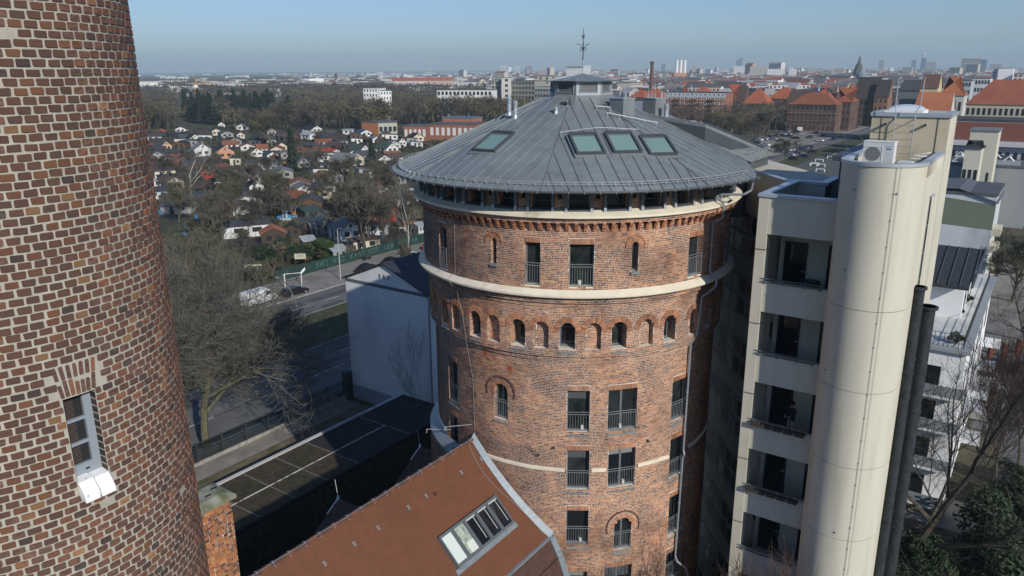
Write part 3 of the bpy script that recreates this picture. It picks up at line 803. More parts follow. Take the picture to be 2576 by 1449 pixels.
# lantern --------------------------------------------------------------
LC = (TC[0]+.22, TC[1]); LR = 1.56
def LPt(f, r, z): t = TB+f; return Vector((LC[0]+r*math.sin(t), LC[1]+r*math.cos(t), z))
mb = MB(); mb.lathe([(LR+.80,32.40),(LR+.22,32.64),(LR-.0,32.80),(LR-.1,32.86)], LC, TB+D_(8.4), TB+D_(8.4)+2*math.pi, n=8); mb.build('lantern_base', M_zinc, tower)
for k_ in range(8):
    f0, f1 = D_(HIP0+45*k_), D_(HIP0+45*(k_+1)); A, B = LPt(f0,LR,32.80), LPt(f1,LR,32.80); d = (B-A); L_ = d.length; d.normalize(); nn = Vector((d.y,-d.x,0)); 
    if nn.dot(A-Vector((LC[0],LC[1],A.z))) < 0: nn = -nn
    mb = MB()
    mb.par(A-nn*.05, d*L_, nn*.05, (0,0,.10)); mb.par(A-nn*.05+Vector((0,0,.60)), d*L_, nn*.05, (0,0,.07)); mb.par(A-nn*.05+Vector((0,0,.10)), d*.12, nn*.05, (0,0,.50)); mb.par(B-d*.12-nn*.05+Vector((0,0,.10)), d*.12, nn*.05, (0,0,.50))
    fr_ = mb.build('louvre_panel', M_zincl if k_ in (7,6,5) else M_zinc, tower)
    mb = MB(); i0 = A+d*.14+Vector((0,0,.12)); mb.par(i0-nn*.03, d*(L_-.28), nn*.07, (0,0,.02)); mb.par(i0-nn*.03+Vector((0,0,.44)), d*(L_-.28), nn*.07, (0,0,.02)); mb.par(i0-nn*.03, d*.02, nn*.07, (0,0,.45)); mb.par(i0-nn*.03+d*(L_-.30), d*.02, nn*.07, (0,0,.45))
    mb.build('louvre_frame', M_steel, fr_)
    for j in range(8):
        mb = MB(); z = .145+j*.053; mb.par(A+d*.16-nn*.05+Vector((0,0,z+.03)), d*(L_-.32), nn*.06-Vector((0,0,.026)), (0,0,.006)); mb.build('slat', M_steel, fr_)
    mb = MB(); mb.par(A+d*.1-nn*.13+Vector((0,0,.1)), d*(L_-.2), nn*.01, (0,0,.5)); mb.build('lantern_core', M_dark, fr_)
mb = MB(); mb.lathe([(LR+.30,33.44),(LR+.34,33.48),(.05,33.80)], LC, TB+D_(8.4), TB+D_(8.4)+2*math.pi, n=8)
o = mb.build('lantern_roof', M_zinc, tower)
mb = MB()
for k_ in range(16):
    f = D_(HIP0+22.5*k_); r = (LR+.34) if k_ % 2 == 0 else (LR+.34)*math.cos(D_(22.5))
    P, Q = LPt(f,.1,33.80), LPt(f,r,33.485); mb.cyl(P, Q, .014, n=4)
mb.build('lantern_seams', M_zincl, tower)
# finial ------------------------------------------------------------------
M_wi = mat('wrought_iron', (.02,.025,.04), .5)
fin = thing('finial', (LC[0]+.07, LC[1], 33.86), 'wrought iron finial with scrolls on top of the roof lantern', 'finial')
fx, fy = LC[0]+.07, LC[1]
mb = MB(); mb.cyl((fx,fy,33.80),(fx,fy,34.45),.035,.03,n=8); mb.build('pole', M_zincl, fin)
mb = MB(); mb.cyl((fx,fy,34.45),(fx,fy,35.95),.026,.012,n=6); mb.cyl((fx,fy,35.0),(fx,fy,35.06),.05,n=6); mb.cyl((fx,fy,35.55),(fx,fy,35.60),.05,n=6); mb.build('spike', M_wi, fin)
for q in range(4):
    a = q*math.pi/2; dx, dy = math.cos(a), math.sin(a); mb = MB()
    mb.tube([(fx+dx*r, fy+dy*r, z) for r, z in ((.0,34.92),(.10,35.10),(.18,35.20),(.28,35.225),(.33,35.20))], .014, 5)
    mb.tube([(fx+dx*(.09+.075*math.cos(t)), fy+dy*(.09+.075*math.cos(t)), 34.97+.075*math.sin(t)) for t in [i*.7 for i in range(10)]], .012, 5)
    mb.tube([(fx+dx*r, fy+dy*r, z) for r, z in ((.0,35.45),(.05,35.52),(.075,35.6),(.03,35.66))], .011, 5)
    mb.build('scroll', M_wi, fin)
# skylights ------------------------------------------------------------------
def skylight(fc, w, r0, r1, nm='skylight', parent=tower, lab=None):
    t = TB+D_(fc); n = Vector((math.sin(t), math.cos(t), 0)); tv_ = Vector((math.cos(t), -math.sin(t), 0))
    dn = (n*(r1-r0)+Vector((0,0,-(r1-r0)*SL))); L_ = dn.length; dn.normalize(); up = tv_.cross(dn); 
    if up.z < 0: up = -up
    O = Vector((TC[0],TC[1],0))+n*r0+Vector((0,0,zc_(r0)))+up*-.03
    mb = MB(); t_ = .11
    mb.par(O-tv_*w/2, tv_*t_, dn*L_, up*.20); mb.par(O+tv_*(w/2-t_), tv_*t_, dn*L_, up*.20)
    mb.par(O-tv_*(w/2-t_), tv_*(w-2*t_), dn*.16, up*.22); mb.par(O-tv_*(w/2-t_)+dn*(L_-.10), tv_*(w-2*t_), dn*.10, up*.17)
    fr_ = mb.build(nm, M_zincd, parent)
    mb = MB(); mb.par(O-tv_*(w/2-t_)+dn*.16, tv_*(w-2*t_), dn*(L_-.26), up*.12); mb.build('glass', M_glassg, fr_)
    mb = MB(); mb.par(O-tv_*(w/2-t_-.02)+dn*.17+up*.122, tv_*(w-2*t_-.04), dn*.10, up*.015); mb.build('vent_flap', M_frame, fr_)
    mb = MB(); mb.par(O-tv_*(w/2+.08)+dn*(L_), tv_*(w+.16), dn*.16, up*.045); mb.par(O-tv_*(w/2+.10), tv_*.10, dn*L_, up*.07); mb.par(O+tv_*(w/2), tv_*.10, dn*L_, up*.07); mb.build('flashing', M_zinc, fr_)
# the three on the front sector lie parallel to the sector centre line
def skyS(k, s, w, q0, q1):
    fm = D_(HIP0-22.5+45*k); t = TB+fm; n = Vector((math.sin(t), math.cos(t), 0)); tv_ = Vector((math.cos(t), -math.sin(t), 0))
    P0, P1 = sect(k,s,q0), sect(k,s,q1); dn = P1-P0; L_ = dn.length; dn.normalize(); up = tv_.cross(dn)
    if up.z < 0: up = -up
    O = P0-up*.02; t_ = .10; mb = MB()
    mb.par(O-tv_*w/2, tv_*t_, dn*L_, up*.19); mb.par(O+tv_*(w/2-t_), tv_*t_, dn*L_, up*.19)
    mb.par(O-tv_*(w/2-t_), tv_*(w-2*t_), dn*.15, up*.21); mb.par(O-tv_*(w/2-t_)+dn*(L_-.10), tv_*(w-2*t_), dn*.10, up*.16)
    fr_ = mb.build('skylight', M_zincd, tower)
    mb = MB(); mb.par(O-tv_*(w/2-t_)+dn*.15, tv_*(w-2*t_), dn*(L_-.25), up*.11); mb.build('glass', M_glassg, fr_)
    mb = MB(); mb.par(O-tv_*(w/2-t_-.02)+dn*.155+up*.112, tv_*(w-2*t_-.04), dn*.09, up*.03); mb.build('vent_flap', M_frame, fr_)
    mb = MB(); mb.par(O-tv_*(w/2+.08)+dn*L_, tv_*(w+.16), dn*.18, up*.05); mb.par(O-tv_*(w/2+.09), tv_*.09, dn*L_, up*.075); mb.par(O+tv_*(w/2), tv_*.09, dn*L_, up*.075); mb.build('flashing', M_zinc, fr_)
for k, s, q0 in ((0,.98,5.0),(0,-.66,5.0),(0,-2.30,4.95),(1,.80,5.08)): skyS(k, s, 1.30, q0, q0+1.62)
def seat(k, s, q, dz=0): return sect(k, s, q)+Vector((0,0,dz))
def bar(pts, nm='roof_rail', legs=(), r=.013):
    mb = MB(); mb.tube(pts, r, 5)
    for p in legs: mb.cyl(p, p-Vector((0,0,.26)), .016, n=4)
    mb.build(nm, M_steel, tower)
bar([seat(0,1.95,4.86,.22), seat(0,.2,4.86,.24), seat(0,-1.7,4.86,.24)], legs=[seat(0,1.9,4.86,.22), seat(0,-.66-.8+.0,4.86,.24)])
bar([seat(0,-.62,3.45,.20), seat(0,-3.1,3.45,.20)], legs=[seat(0,-.62-.6*i,3.45,.2) for i in range(5)], r=.018)
bar([seat(0,-.25,2.85,.2), seat(0,-.95,2.85,.2)], legs=[seat(0,-.25,2.85,.2), seat(0,-.95,2.85,.2)], r=.018)
bar([seat(1,-.75,2.1,.2), seat(1,-1.0+.0,2.45,.2)], legs=[seat(1,-.75,2.1,.2), seat(1,-1.0,2.45,.2)])
# step hatch, vents and the two flue boxes
mb = MB(); p = seat(1,-.70,2.12); t = TB+D_(HIP0+22.5); n = Vector((math.sin(t),math.cos(t),0)); tv_ = Vector((math.cos(t),-math.sin(t),0))
mb.par(p-tv_*.24-n*.1, tv_*.48, n*.24, (0,0,.10)); mb.build('hatch', M_zincd, tower)
def vent(p, h, r, ribs=True):
    mb = MB(); mb.cyl(p-Vector((0,0,.1)), p+Vector((0,0,h)), r, n=12); mb.cyl(p-Vector((0,0,.1)), p+Vector((0,0,.12)), r*1.5, r*1.05, n=12)
    if ribs:
        for i in range(4): mb.cyl(p+Vector((0,0,h+.02+i*.07)), p+Vector((0,0,h+.06+i*.07)), r*1.25, n=12)
        mb.cyl(p+Vector((0,0,h)), p+Vector((0,0,h+.3)), r*.85, n=10)
    else: mb.cyl(p+Vector((0,0,h)), p+Vector((0,0,h+.04)), r*1.15, n=12)
    o = mb.build('vent_pipe', M_zincl, tower); autosmooth(o)
vent(seat(1,1.36,3.44), .50, .11); vent(seat(2,-.35,3.5), .55, .11); vent(seat(1,-.72,3.05), .26, .09, False)
def fluebox(cx, cy, sx, sy, zb, zt, rot, seed, lab):
    random.seed(seed)
    M = Matrix.Rotation(rot, 3, 'Z'); c = Vector((cx, cy, 0))
    def Q(x, y, z): return c+M@Vector((x, y, 0))+Vector((0,0,z))
    def bx(mb, x0,x1,y0,y1,z0,z1): mb.hexa([Q(x0,y0,z0),Q(x1,y0,z0),Q(x1,y1,z0),Q(x0,y1,z0),Q(x0,y0,z1),Q(x1,y0,z1),Q(x1,y1,z1),Q(x0,y1,z1)])
    mb = MB(); bx(mb,-sx,sx,-sy,sy,zb,zt); o = mb.build('flue_box', M_zinc, tower)
    mb = MB(); bx(mb,-sx-.03,sx+.03,-sy-.03,sy+.03,zt,zt+.04); mb.build('cap_plate', M_zincl, o)
    for i in range(7):
        x, y = random.uniform(-sx*.8,sx*.8), random.uniform(-sy*.8,sy*.8); h = random.uniform(.12,.34); mb = MB(); mb.cyl(Q(x,y,zt+.04), Q(x,y,zt+h), .035, n=6); mb.cyl(Q(x,y,zt+h), Q(x,y,zt+h+.03), .07, n=8)
        if i % 3 == 0: mb.cyl(Q(x,y,zt), Q(x,y,zt+.62), .008, n=4)
        mb.build('flue_pipe', M_steel, o)
    random.seed(seed+11)
p = sect(0,-1.62,2.5); fluebox(p.x, p.y, .42, .42, 31.3, 32.66, -R_(48), 3, '')
q = GY(1646,250,41.2); fluebox(q.x, q.y, .42, .42, 31.0, 32.55, -R_(48), 4, '')
p = Vector((q.x+.5, q.y-.75, 31.5)); vent(p, .5, .11)
# roof wing running off to the right behind the cone ---------------------
e0, e1 = G(1893,399,29.55), G(1941,382,29.55); t0, t1 = G(1600,282,31.9), G(1775,311,31.45)
def lerp(a, b, t): return a+(b-a)*t
mb = MB(); dz = Vector((0,0,.18)); mb.hexa([e0-dz,e1-dz,t1-dz,t0-dz,e0,e1,t1,t0]); mb.build('wing_roof', M_zinc, tower)
for i in range(14):
    mb = MB(); a, b = lerp(e0,e1,i/13), lerp(t0,t1,i/13); s_ = (e1-e0).normalized()*.011; up = Vector((0,0,.04)); mb.hexa([a-s_,a+s_,b+s_,b-s_,a-s_+up,a+s_+up,b+s_+up,b-s_+up]); mb.build('standing_seam', M_zinc, tower)
mb = MB(); k0, k1 = lerp(e0,t0,.04), lerp(e1,t1,.04)
for h in (.1,.2): mb.tube([k0+Vector((0,0,h)), k1+Vector((0,0,h))], .016, 5)
for i in range(7): p = lerp(k0,k1,i/6); mb.cyl(p, p+Vector((0,0,.22)), .014, n=4)
mb.build('snow_guard', M_steel, tower)
for i in range(6):
    mb = MB(); p = lerp(lerp(e0,t0,.18+.13*i), lerp(e1,t1,.18+.13*i), .62); s_ = (e1-e0).normalized(); mb.par(p+Vector((0,0,.16)), s_*.4, (t0-e0).normalized()*.16, (0,0,.02)); mb.cyl(p, p+Vector((0,0,.16)), .012, n=4); mb.cyl(p+s_*.4, p+s_*.4+Vector((0,0,.16)), .012, n=4); mb.build('roof_step', M_steel, tower)
mb = MB(); w0 = e0+(t0-e0).normalized()*.35-dz; w1 = e1+(t1-e1).normalized()*.35-dz; 
mb.hexa([Vector((w0.x,w0.y,26.5)),Vector((w1.x,w1.y,26.5)),Vector((t1.x,t1.y,26.5)),Vector((t0.x,t0.y,26.5)),w0,w1,t1-dz,t0-dz]); mb.build('wing_wall', M_zincd, tower)
mb = MB(); mb.tube([t1+Vector((0,0,.03)), lerp(t1,e1,.5)+Vector((0,0,.05)), e1+Vector((0,0,.03))], .05, 6); mb.build('verge_cap', M_zincd, tower)
g0, g1 = TP(D_(-62),ZE-.05,RE+.05), TP(D_(-118),ZE-.05,RE+.05)
mb = MB(); mb.cyl(g0, g1, .08, n=8); mb.build('gutter', M_zincd, tower)
# rain pipe with its swan-necks ---------------------
M_pipe = mat('zinc_downpipe', (.30,.33,.36), .4, .3, var=.1)
dpipe = thing('rain_pipe', (TP(D_(-51.5),0,8).x, TP(D_(-51.5),0,8).y, 0), 'grey zinc rain pipe with two swan-necks on the right side of the round tower', 'pipe')
def PP(f, z, r): return TP(D_(f), z, r)
mb = MB(); mb.tube([PP(-58,29.1,9.35),PP(-58,28.75,9.30),PP(-54.4,28.62,9.2),PP(-51.6,28.58,8.25),PP(-51.3,28.5,8.15),PP(-51.3,28.42,8.12)], .055, 8); mb.build('inlet', M_pipe, dpipe)
mb = MB(); mb.tube([PP(-51.3,28.5,8.12),PP(-51.3,28.2,8.5),PP(-51.3,28.0,8.52),PP(-51.3,27.55,8.5),PP(-51.4,27.3,8.03),PP(-51.5,25.1,8.03),PP(-51.5,24.95,8.05),PP(-51.4,24.72,8.4),PP(-51.3,24.35,8.42),PP(-50.5,24.0,8.1),PP(-49.6,23.8,7.86),PP(-48,21.9,7.85),PP(-47.4,21.5,7.60),PP(-47,15.9,7.58),PP(-46.9,15.7,7.66),PP(-46.9,15.5,7.58),PP(-45.9,9.9,7.58)], .055, 10); o = mb.build('pipe', M_pipe, dpipe); autosmooth(o, 50)
mb = MB(); mb.tube([PP(-45.9,9.95,7.58),PP(-46.6,9.6,7.65),PP(-49,9.2,8.0),PP(-49.8,8.6,8.1)], .055, 8); mb.build('bend', M_steel, dpipe)
for z, f in ((26.2,-51.45),(22.6,-48.5),(19,-47.2),(17,-47.1),(13,-46.4),(11,-46.1)):
    mb = MB(); p = PP(f,z,8.03 if z > 24.9 else (7.85 if z > 21.9 else 7.58)); mb.cyl(p-Vector((0,0,.025)), p+Vector((0,0,.025)), .068, n=10); mb.build('pipe_clip', M_steel, dpipe)
# ================================================================= CREAM APARTMENT BLOCK WITH STAIR TOWER (right)
OA, OB = ab(Vector((33.0*math.sin(R_(18.05)), 33.0*math.cos(R_(18.05)), 0)))
KB = 1.138                                   # drawing units of this block to metres
def ZB(z): return max(0.0, KB*z-4.69)
def B(a, b, z=0): return W(OA+a*KB, OB+b*KB, ZB(z))
class GB(MB):
    def bb(s, a0, a1, b0, b1, z0, z1, m=0): s.gbox(OA+a0*KB, OA+a1*KB, OB+b0*KB, OB+b1*KB, ZB(z0), ZB(z1), m)
blk = thing('apartment_block', B(0,0,0), 'cream rendered apartment block with recessed balconies and a rounded stair tower with flat cap', 'apartment block')
M_fc = M_cream; M_cop = mat('coping_metal', (.50,.54,.58), .35, .35, var=.05)
M_door = mat('dark_door', (.035,.04,.045), .4)
M_wallin = mat('balcony_render', (.60,.56,.44), .9, var=.05)
FL = [29.65]+[26.55-2.83*i for i in range(9)]     # tops of the balcony parapets
# side fin
g = GB()
g.bb(-.02,.36,.0,.42,0,29.55); g.build('end_fin', M_fc, blk)
for z in (27.6, 24.75, 21.9, 19.1, 16.25, 13.4, 10.5):
    g = GB(); g.bb(-.035,.375,-.014,.30,z,z+.03); g.build('panel_joint', mat('joint_shadow', (.10,.10,.09), .9), blk)
# upper solid storey and roof terrace parapets
g = GB(); g.bb(.36,2.80,.015,.25,28.2,29.55); g.build('top_panel', M_creamV, blk)
g = GB(); g.bb(.0,.22,.42,4.3,25,29.55); g.bb(.22,1.3,4.1,4.3,25,29.55); g.bb(1.1,1.3,4.3,6.0,25,29.55); g.bb(1.3,4.0,5.8,6.0,25,29.55); g.build('terrace_parapet', M_fc, blk)
g = GB(); g.bb(-.06,2.80,-.05,.30,29.553,29.66); g.build('coping', M_cop, blk)
g = GB(); g.bb(-.06,.30,.303,4.4,29.553,29.66); g.build('coping', M_cop, blk)
g = GB(); g.bb(.303,1.4,4.05,4.4,29.553,29.66); g.bb(1.05,1.4,4.403,6.1,29.553,29.66); g.bb(1.403,4.0,5.75,6.1,29.553,29.66); g.build('coping', M_cop, blk)
g = GB(); g.bb(.22,2.80,.25,5.8,28.22,28.32); g.build('terrace_floor', M_dark, blk)
# glazed dark penthouse front behind the terrace
g = GB(); g.bb(2.05,2.9,2.6,9,27.9,30.72); g.bb(1.8,3.1,2.4,14,30.72,30.9); g.build('penthouse', M_zincd, blk)
g = GB(); g.bb(2.035,2.048,3.2,4.2,28.3,30.4); g.build('penthouse_window', M_glass, blk)
g = GB(); g.bb(2.03,2.034,3.6,3.68,29.0,29.8); g.build('window_strip', M_white, blk)
# storeys with recessed balconies
for i in range(9):
    top = FL[i+1]-.12                  # parapet top of this storey
    sl = top-.83                       # floor slab
    if sl < 1: break
    nxt = FL[i]-1.22   # underside above
    if i == 0: nxt = 28.2
    g = GB(); g.bb(.36,2.72,.02,.22,sl-.35,top-.02); g.build('balcony_parapet', M_creamV, blk)
    g = GB(); g.bb(.36,4.0,.22,1.9,sl-.35,sl-.1); g.build('balcony_slab', M_fc, blk)
    g = GB(); g.bb(.36,4.0,1.9,2.1,sl-.35,nxt+.05); g.build('recess_wall', M_wallin, blk)
    g = GB(); g.bb(.0,.22,.42,2.0,sl-.35,nxt+.4); g.build('recess_side_wall', M_fc, blk)
    # door leaf and second door
    for a0, a1, dz in ((.55,1.40,0),(2.15,2.72,0)):
        g = GB(); zb = sl-.08; zt = zb+2.12; t = .07
        g.bb(a0,a0+t,1.84,1.9,zb,zt); g.bb(a1-t,a1,1.84,1.9,zb,zt); g.bb(a0+t,a1-t,1.84,1.9,zt-t,zt); g.bb(a0+t,a1-t,1.84,1.9,zb,zb+.55)
        fr_ = g.build('balcony_door', M_door, blk)
        g = GB(); g.bb(a0+t,a1-t,1.86,1.87,zb+.55,zt-t); g.build('door_glass', M_glass if a0 < 1 else (M_glass if i != 1 else mat('bright_door_glass', (.16,.2,.19), .1)), fr_)
        g = GB(); g.bb(a1-.16,a1-.05,1.80,1.84,zb+1.0,zb+1.03); g.build('handle', M_steel, fr_)
    g = GB(); g.bb(.28,2.45,-.03,.02,top-.04,top+.01); g.bb(.28,2.45,-.03,.03,top+.10,top+.125)
    for a in (.4,1.1,1.8,2.4): g.bb(a,a+.03,-.02,.01,top-.1,top+.1)
    g.build('balcony_rail', M_frame, blk)
    if i in (2, 3):
        for j in range(5):
            g = GB(); a = .42+j*.41; g.bb(a,a+.34,-.19,-.035,top-.10,top+.06); pb = g.build('flower_box', mat('dark_planter', (.05,.045,.04), .8), None)
            ORG[pb.name] = (0,0,0)
            for q in range(26):
                p = B(a+random.uniform(0,.34), random.uniform(-.19,-.03), top+.06); 
                if q == 0: mm = MB()
                e = p+Vector((random.uniform(-.06,.06), random.uniform(-.06,.06), random.uniform(.02,.13))); mm.face([p, e, p+Vector((.02,.01,0))])
            mm.build('plants', mat('winter_plants', (.045,.055,.025), .9), pb)
            nth = ('leftmost','second from left','middle','second from right','rightmost')[j]
            tag(pb, '%s dark flower box on the rail %s' % (nth, 'where the person stands' if i == 2 else 'one floor below the person'), 'flower box', 'flower boxes on the balcony rails')
# rounded stair tower: front half round, straight flanks, taller head box
ca, cb, rr = 4.0, -.20, 1.28
def outline(r, bback, n=22):
    P = [(ca-r, bback)]+[(ca+r*math.cos(math.pi+math.pi*i/n), cb+r*math.sin(math.pi+math.pi*i/n)) for i in range(n+1)]+[(ca+r, bback)]
    return P
def shell(name, m, r, bback, z0, z1, parent=blk, top=False):
    P = [B(a, b) for a, b in outline(r, bback)]; mb = MB(); mb.prism([(p.x, p.y) for p in P], ZB(z0), ZB(z1), 0)
    o = mb.build(name, m, parent); autosmooth(o, 35); return o
JZ = [26.30, 23.42, 20.58, 17.74, 14.9, 12.06, 9.2]
# sections of the shaft with recessed shadow gaps between
zt = 30.62
for z in JZ+[0]:
    shell('shaft_section', M_creamV, rr, 4.2, z+.02 if z else 0, zt); zt = z
for z in JZ: shell('joint_gap', mat('joint_shadow', (.10,.10,.09), .9), rr-.02, 4.2, z, z+.02)
# parapet of the stair tower roof: hollow ring
def ringwall2(name, m, r0, r1, z0, z1, bb0=3.85):
    mb = MB(); A = outline(r1, bb0); Bq = outline(r0, bb0); n = len(A)
    for i in range(n-1):
        a0, a1, b0, b1 = A[i], A[i+1], Bq[i], Bq[i+1]
        p = [B(*a0), B(*a1), B(*b1), B(*b0)]
        mb.hexa([Vector((q.x,q.y,ZB(z0))) for q in p]+[Vector((q.x,q.y,ZB(z1))) for q in p], skip=((3,5) if 0 < i < n-2 else ()))
    o = mb.build(name, m, blk); autosmooth(o, 35)
ringwall2('parapet', M_fc, rr-.16, rr, 30.62, 31.02)
ringwall2('coping', M_cop, rr-.20, rr+.035, 31.02, 31.13)
# head box
bz = 32.40
g = GB(); g.bb(ca-rr+.0,ca+rr,3.9,6.0,0,bz-.12); g.build('head_box', M_creamS, blk)
g = GB(); g.bb(ca+rr+.002,ca+rr+.012,3.9,6.0,0,bz-.12); g.build('flank_render', M_fc, blk)
g = GB(); g.bb(ca-rr-.05,ca+rr+.06,3.84,4.0,bz-.12,bz+.02); g.bb(ca-rr-.05,ca-rr+.12,4.0,6.05,bz-.12,bz+.02); g.bb(ca+rr-.12,ca+rr+.06,4.0,6.05,bz-.12,bz+.02); g.bb(ca-rr+.12,ca+rr-.12,5.9,6.05,bz-.12,bz+.02); g.build('head_coping', M_cop, blk)
g = GB(); g.bb(ca-.95,ca+.35,4.3,5.6,bz-.05,bz+.08); dk = g.build('dome_curb', M_white, blk)
mb = MB(); c = B(ca-.3, 4.95, 0)
for i in range(10):
    for j in range(10):
        def dm(x, y): 
            u_, v_ = x*2-1, y*2-1; return B(ca-.3+u_*.62, 4.95+v_*.62, bz+.08+.20*(1-u_*u_)**.5*(1-v_*v_)**.5)
        mb.face([dm(i/10,j/10),dm((i+1)/10,j/10),dm((i+1)/10,(j+1)/10),dm(i/10,(j+1)/10)])
mb.build('dome_light', mat('acrylic_dome', (.62,.68,.72), .25, spec=.6), blk, smooth=True)
g = GB(); g.bb(ca+rr-.37,ca+rr-.345,3.885,3.9,30.6,bz-.14); g.build('panel_joint', mat('joint_shadow', (.10,.10,.09), .9), blk)
g = GB(); g.bb(ca-rr+.33,ca-rr+.35,3.885,3.9,30.6,bz-.14); g.build('panel_joint', mat('joint_shadow', (.10,.10,.09), .9), blk)
for a in (ca-rr+.53, ca+rr-.72):
    mb = MB(); p = B(a,3.9,32.02); mb.cyl(p, B(a,3.68,32.02), .055, n=10); mb.cyl(B(a,3.679,32.02), B(a,3.675,32.02), .042, n=10, m=1); mb.build('overflow_spout', [M_steel, M_dark], blk)
# small fixing bolts, lightning wire down the shaft, slit window
def onshaft(ang, z, dr=0.0):
    a = ca+(rr+dr)*math.cos(ang); b = cb+(rr+dr)*math.sin(ang); return B(a, b, z)
for ang, z in ((-2.75,30.35),(-2.05,30.25),(-1.05,30.2),(-2.05,27.6),(-1.5,18.0),(-2.35,23.9)):
    mb = MB(); mb.cyl(onshaft(ang,z,-.01), onshaft(ang,z,.012), .045, n=10); mb.build('access_cap', M_frame, blk)
mb = MB(); mb.tube([onshaft(-1.12,z,.022) for z in (31.0,24,16,8)], .007, 4); mb.tube([onshaft(-1.02,z,.022) for z in (31.0,24,16,8)], .004, 4)
for i in range(28): mb.cyl(onshaft(-1.12,30.2-i*.85,0), onshaft(-1.12,30.2-i*.85,.04), .02, n=5)
mb.build('lightning_wire', M_frame, blk)
g = GB(); g.bb(ca+rr-.02,ca+rr+.02,1.35,1.75,24.0,29.8); sw = g.build('slit_window', M_frame, blk)
for i in range(6):
    g = GB(); g.bb(ca+rr+.021,ca+rr+.026,1.40,1.70,24.1+i*.95,24.95+i*.95); g.build('pane', M_glass, sw)
g = GB(); g.bb(ca+rr,ca+rr+.10,1.28,1.82,29.82,29.87); g.build('drip_cap', M_cop, blk)
# roof deck clutter and ladder
g = GB(); g.bb(ca-rr+.2,ca+rr-.2,-.3,3.9,30.625,30.64); g.build('roof_deck', M_dark, blk)
for i in range(9):
    g = GB(); a, b = random.uniform(ca-.9,ca+.6), random.uniform(.3,3.4); g.bb(a,a+random.uniform(.1,.4),b,b+random.uniform(.1,.5),30.64,30.64+random.uniform(.05,.25)); g.build('roof_box', random.choice([M_dark, M_frame, M_steel, M_white]), blk)
for q in range(3):
    mb = MB(); mb.tube([B(ca+.5+.28*math.cos(t*.6)+q*.1, 2.6+.2*math.sin(t*.6), 30.72+.12*q+.02*t) for t in range(11)], .018, 5); mb.build('cable_coil', random.choice([M_white, M_frame]), blk)
lad = thing('ladder', B(ca-.1,3.5,30.64), 'galvanised steel ladder with tall hooked rails on the head of the stair tower', 'ladder')
la = (ca-.42, ca+.22)
for a in la:
    mb = MB(); mb.tube([B(a,3.45,30.7),B(a,3.45,32.45),B(a-.05 if a < ca-.1 else a+.12,3.5,32.75),B(a-.05 if a < ca-.1 else a+.14,3.5,33.62),B(a+.03 if a < ca-.1 else a+.14,3.6,33.66)], .022, 6); mb.build('rail', M_steel, lad)
for i in range(7):
    mb = MB(); mb.cyl(B(la[0],3.45,30.75+i*.25), B(la[1],3.45,30.75+i*.25), .014, n=5); mb.build('rung', M_steel, lad)
for a in la: 
    mb = MB(); mb.cyl(B(a,3.45,32.2), B(a-.02,3.9,32.22), .02, n=5); mb.build('bracket', M_steel, lad)
# air conditioner -------------------------------------------------------------
ac = thing('air_conditioner', B(ca-.45,.6,30.7), 'white air conditioning unit with a round fan grille on top of the stair tower', 'air conditioner')
ax0, ax1, ay0, ay1, az0, az1 = ca-.82, ca+.14, .50, .86, 30.86, 31.62
AM = Matrix.Rotation(R_(-4), 3, 'Z'); AC0 = B((ax0+ax1)/2, .68, 0)
def A(a, b, z): p = B(a, b, z)-AC0; q = AM@Vector((p.x, p.y, 0)); return Vector((AC0.x+q.x, AC0.y+q.y, ZB(z)))
def abox(mb, a0, a1, b0, b1, z0, z1, m=0): mb.hexa([A(a0,b0,z0),A(a1,b0,z0),A(a1,b1,z0),A(a0,b1,z0),A(a0,b0,z1),A(a1,b0,z1),A(a1,b1,z1),A(a0,b1,z1)], m)
M_acw = mat('ac_white', (.66,.67,.66), .5)
mb = MB(); abox(mb, ax0,ax1,ay0,ay1,az0,az1); mb.build('casing', M_acw, ac)
mb = MB(); abox(mb, ax0-.01,ax1+.01,ay0-.01,ay1+.01,az1,az1+.025); mb.build('lid', M_white, ac)
mb = MB(); abox(mb, ax0+.02,ax0+.62,ay0-.012,ay0,az0+.10,az0+.12); abox(mb, ax0+.02,ax0+.62,ay0-.012,ay0,az0+.60,az0+.615); abox(mb, ax0+.60,ax0+.62,ay0-.012,ay0,az0+.12,az0+.60); mb.build('front_trim', M_white, ac)
cx, cz = ax0+.32, az0+.36
mb = MB(); P = [A(cx+.24*math.cos(t), ay0-.006, cz+.235*math.sin(t)) for t in [i*math.pi/16 for i in range(32)]]; mb.face(P); mb.build('fan_opening', mat('fan_shade', (.16,.165,.165), .6), ac)
mb = MB()
for i in range(17):
    z = cz-.225+i*.028; hw_ = math.sqrt(max(0,.235**2-(z-cz)**2)); abox(mb, cx-hw_,cx+hw_,ay0-.016,ay0-.008,z,z+.011)
mb.build('fan_grille', mat('grille_grey', (.36,.37,.36), .6), ac)
mb = MB(); abox(mb, ax0+.74,ax0+.88,ay0-.006,ay0-.001,az0+.52,az0+.565); mb.build('energy_badge', mat('blue_badge', (.06,.20,.48), .5), ac)
mb = MB()
for i in range(7): abox(mb, ax0+.70+i*.026,ax0+.718+i*.026,ay0-.005,ay0-.001,az0+.615,az0+.632+(.006 if i % 3 == 0 else 0))
mb.build('maker_lettering', mat('grey_print', (.30,.34,.40), .5), ac)
mb = MB(); abox(mb, ax0+.80,ax0+.88,ay0-.012,ay0-.001,az0+.42,az0+.44); mb.build('handle', M_white, ac)
for a in (ax0+.1, ax1-.15): mb = MB(); abox(mb, a,a+.06,ay0-.03,ay1+.03,30.64,az0); mb.build('foot', M_iron, ac)
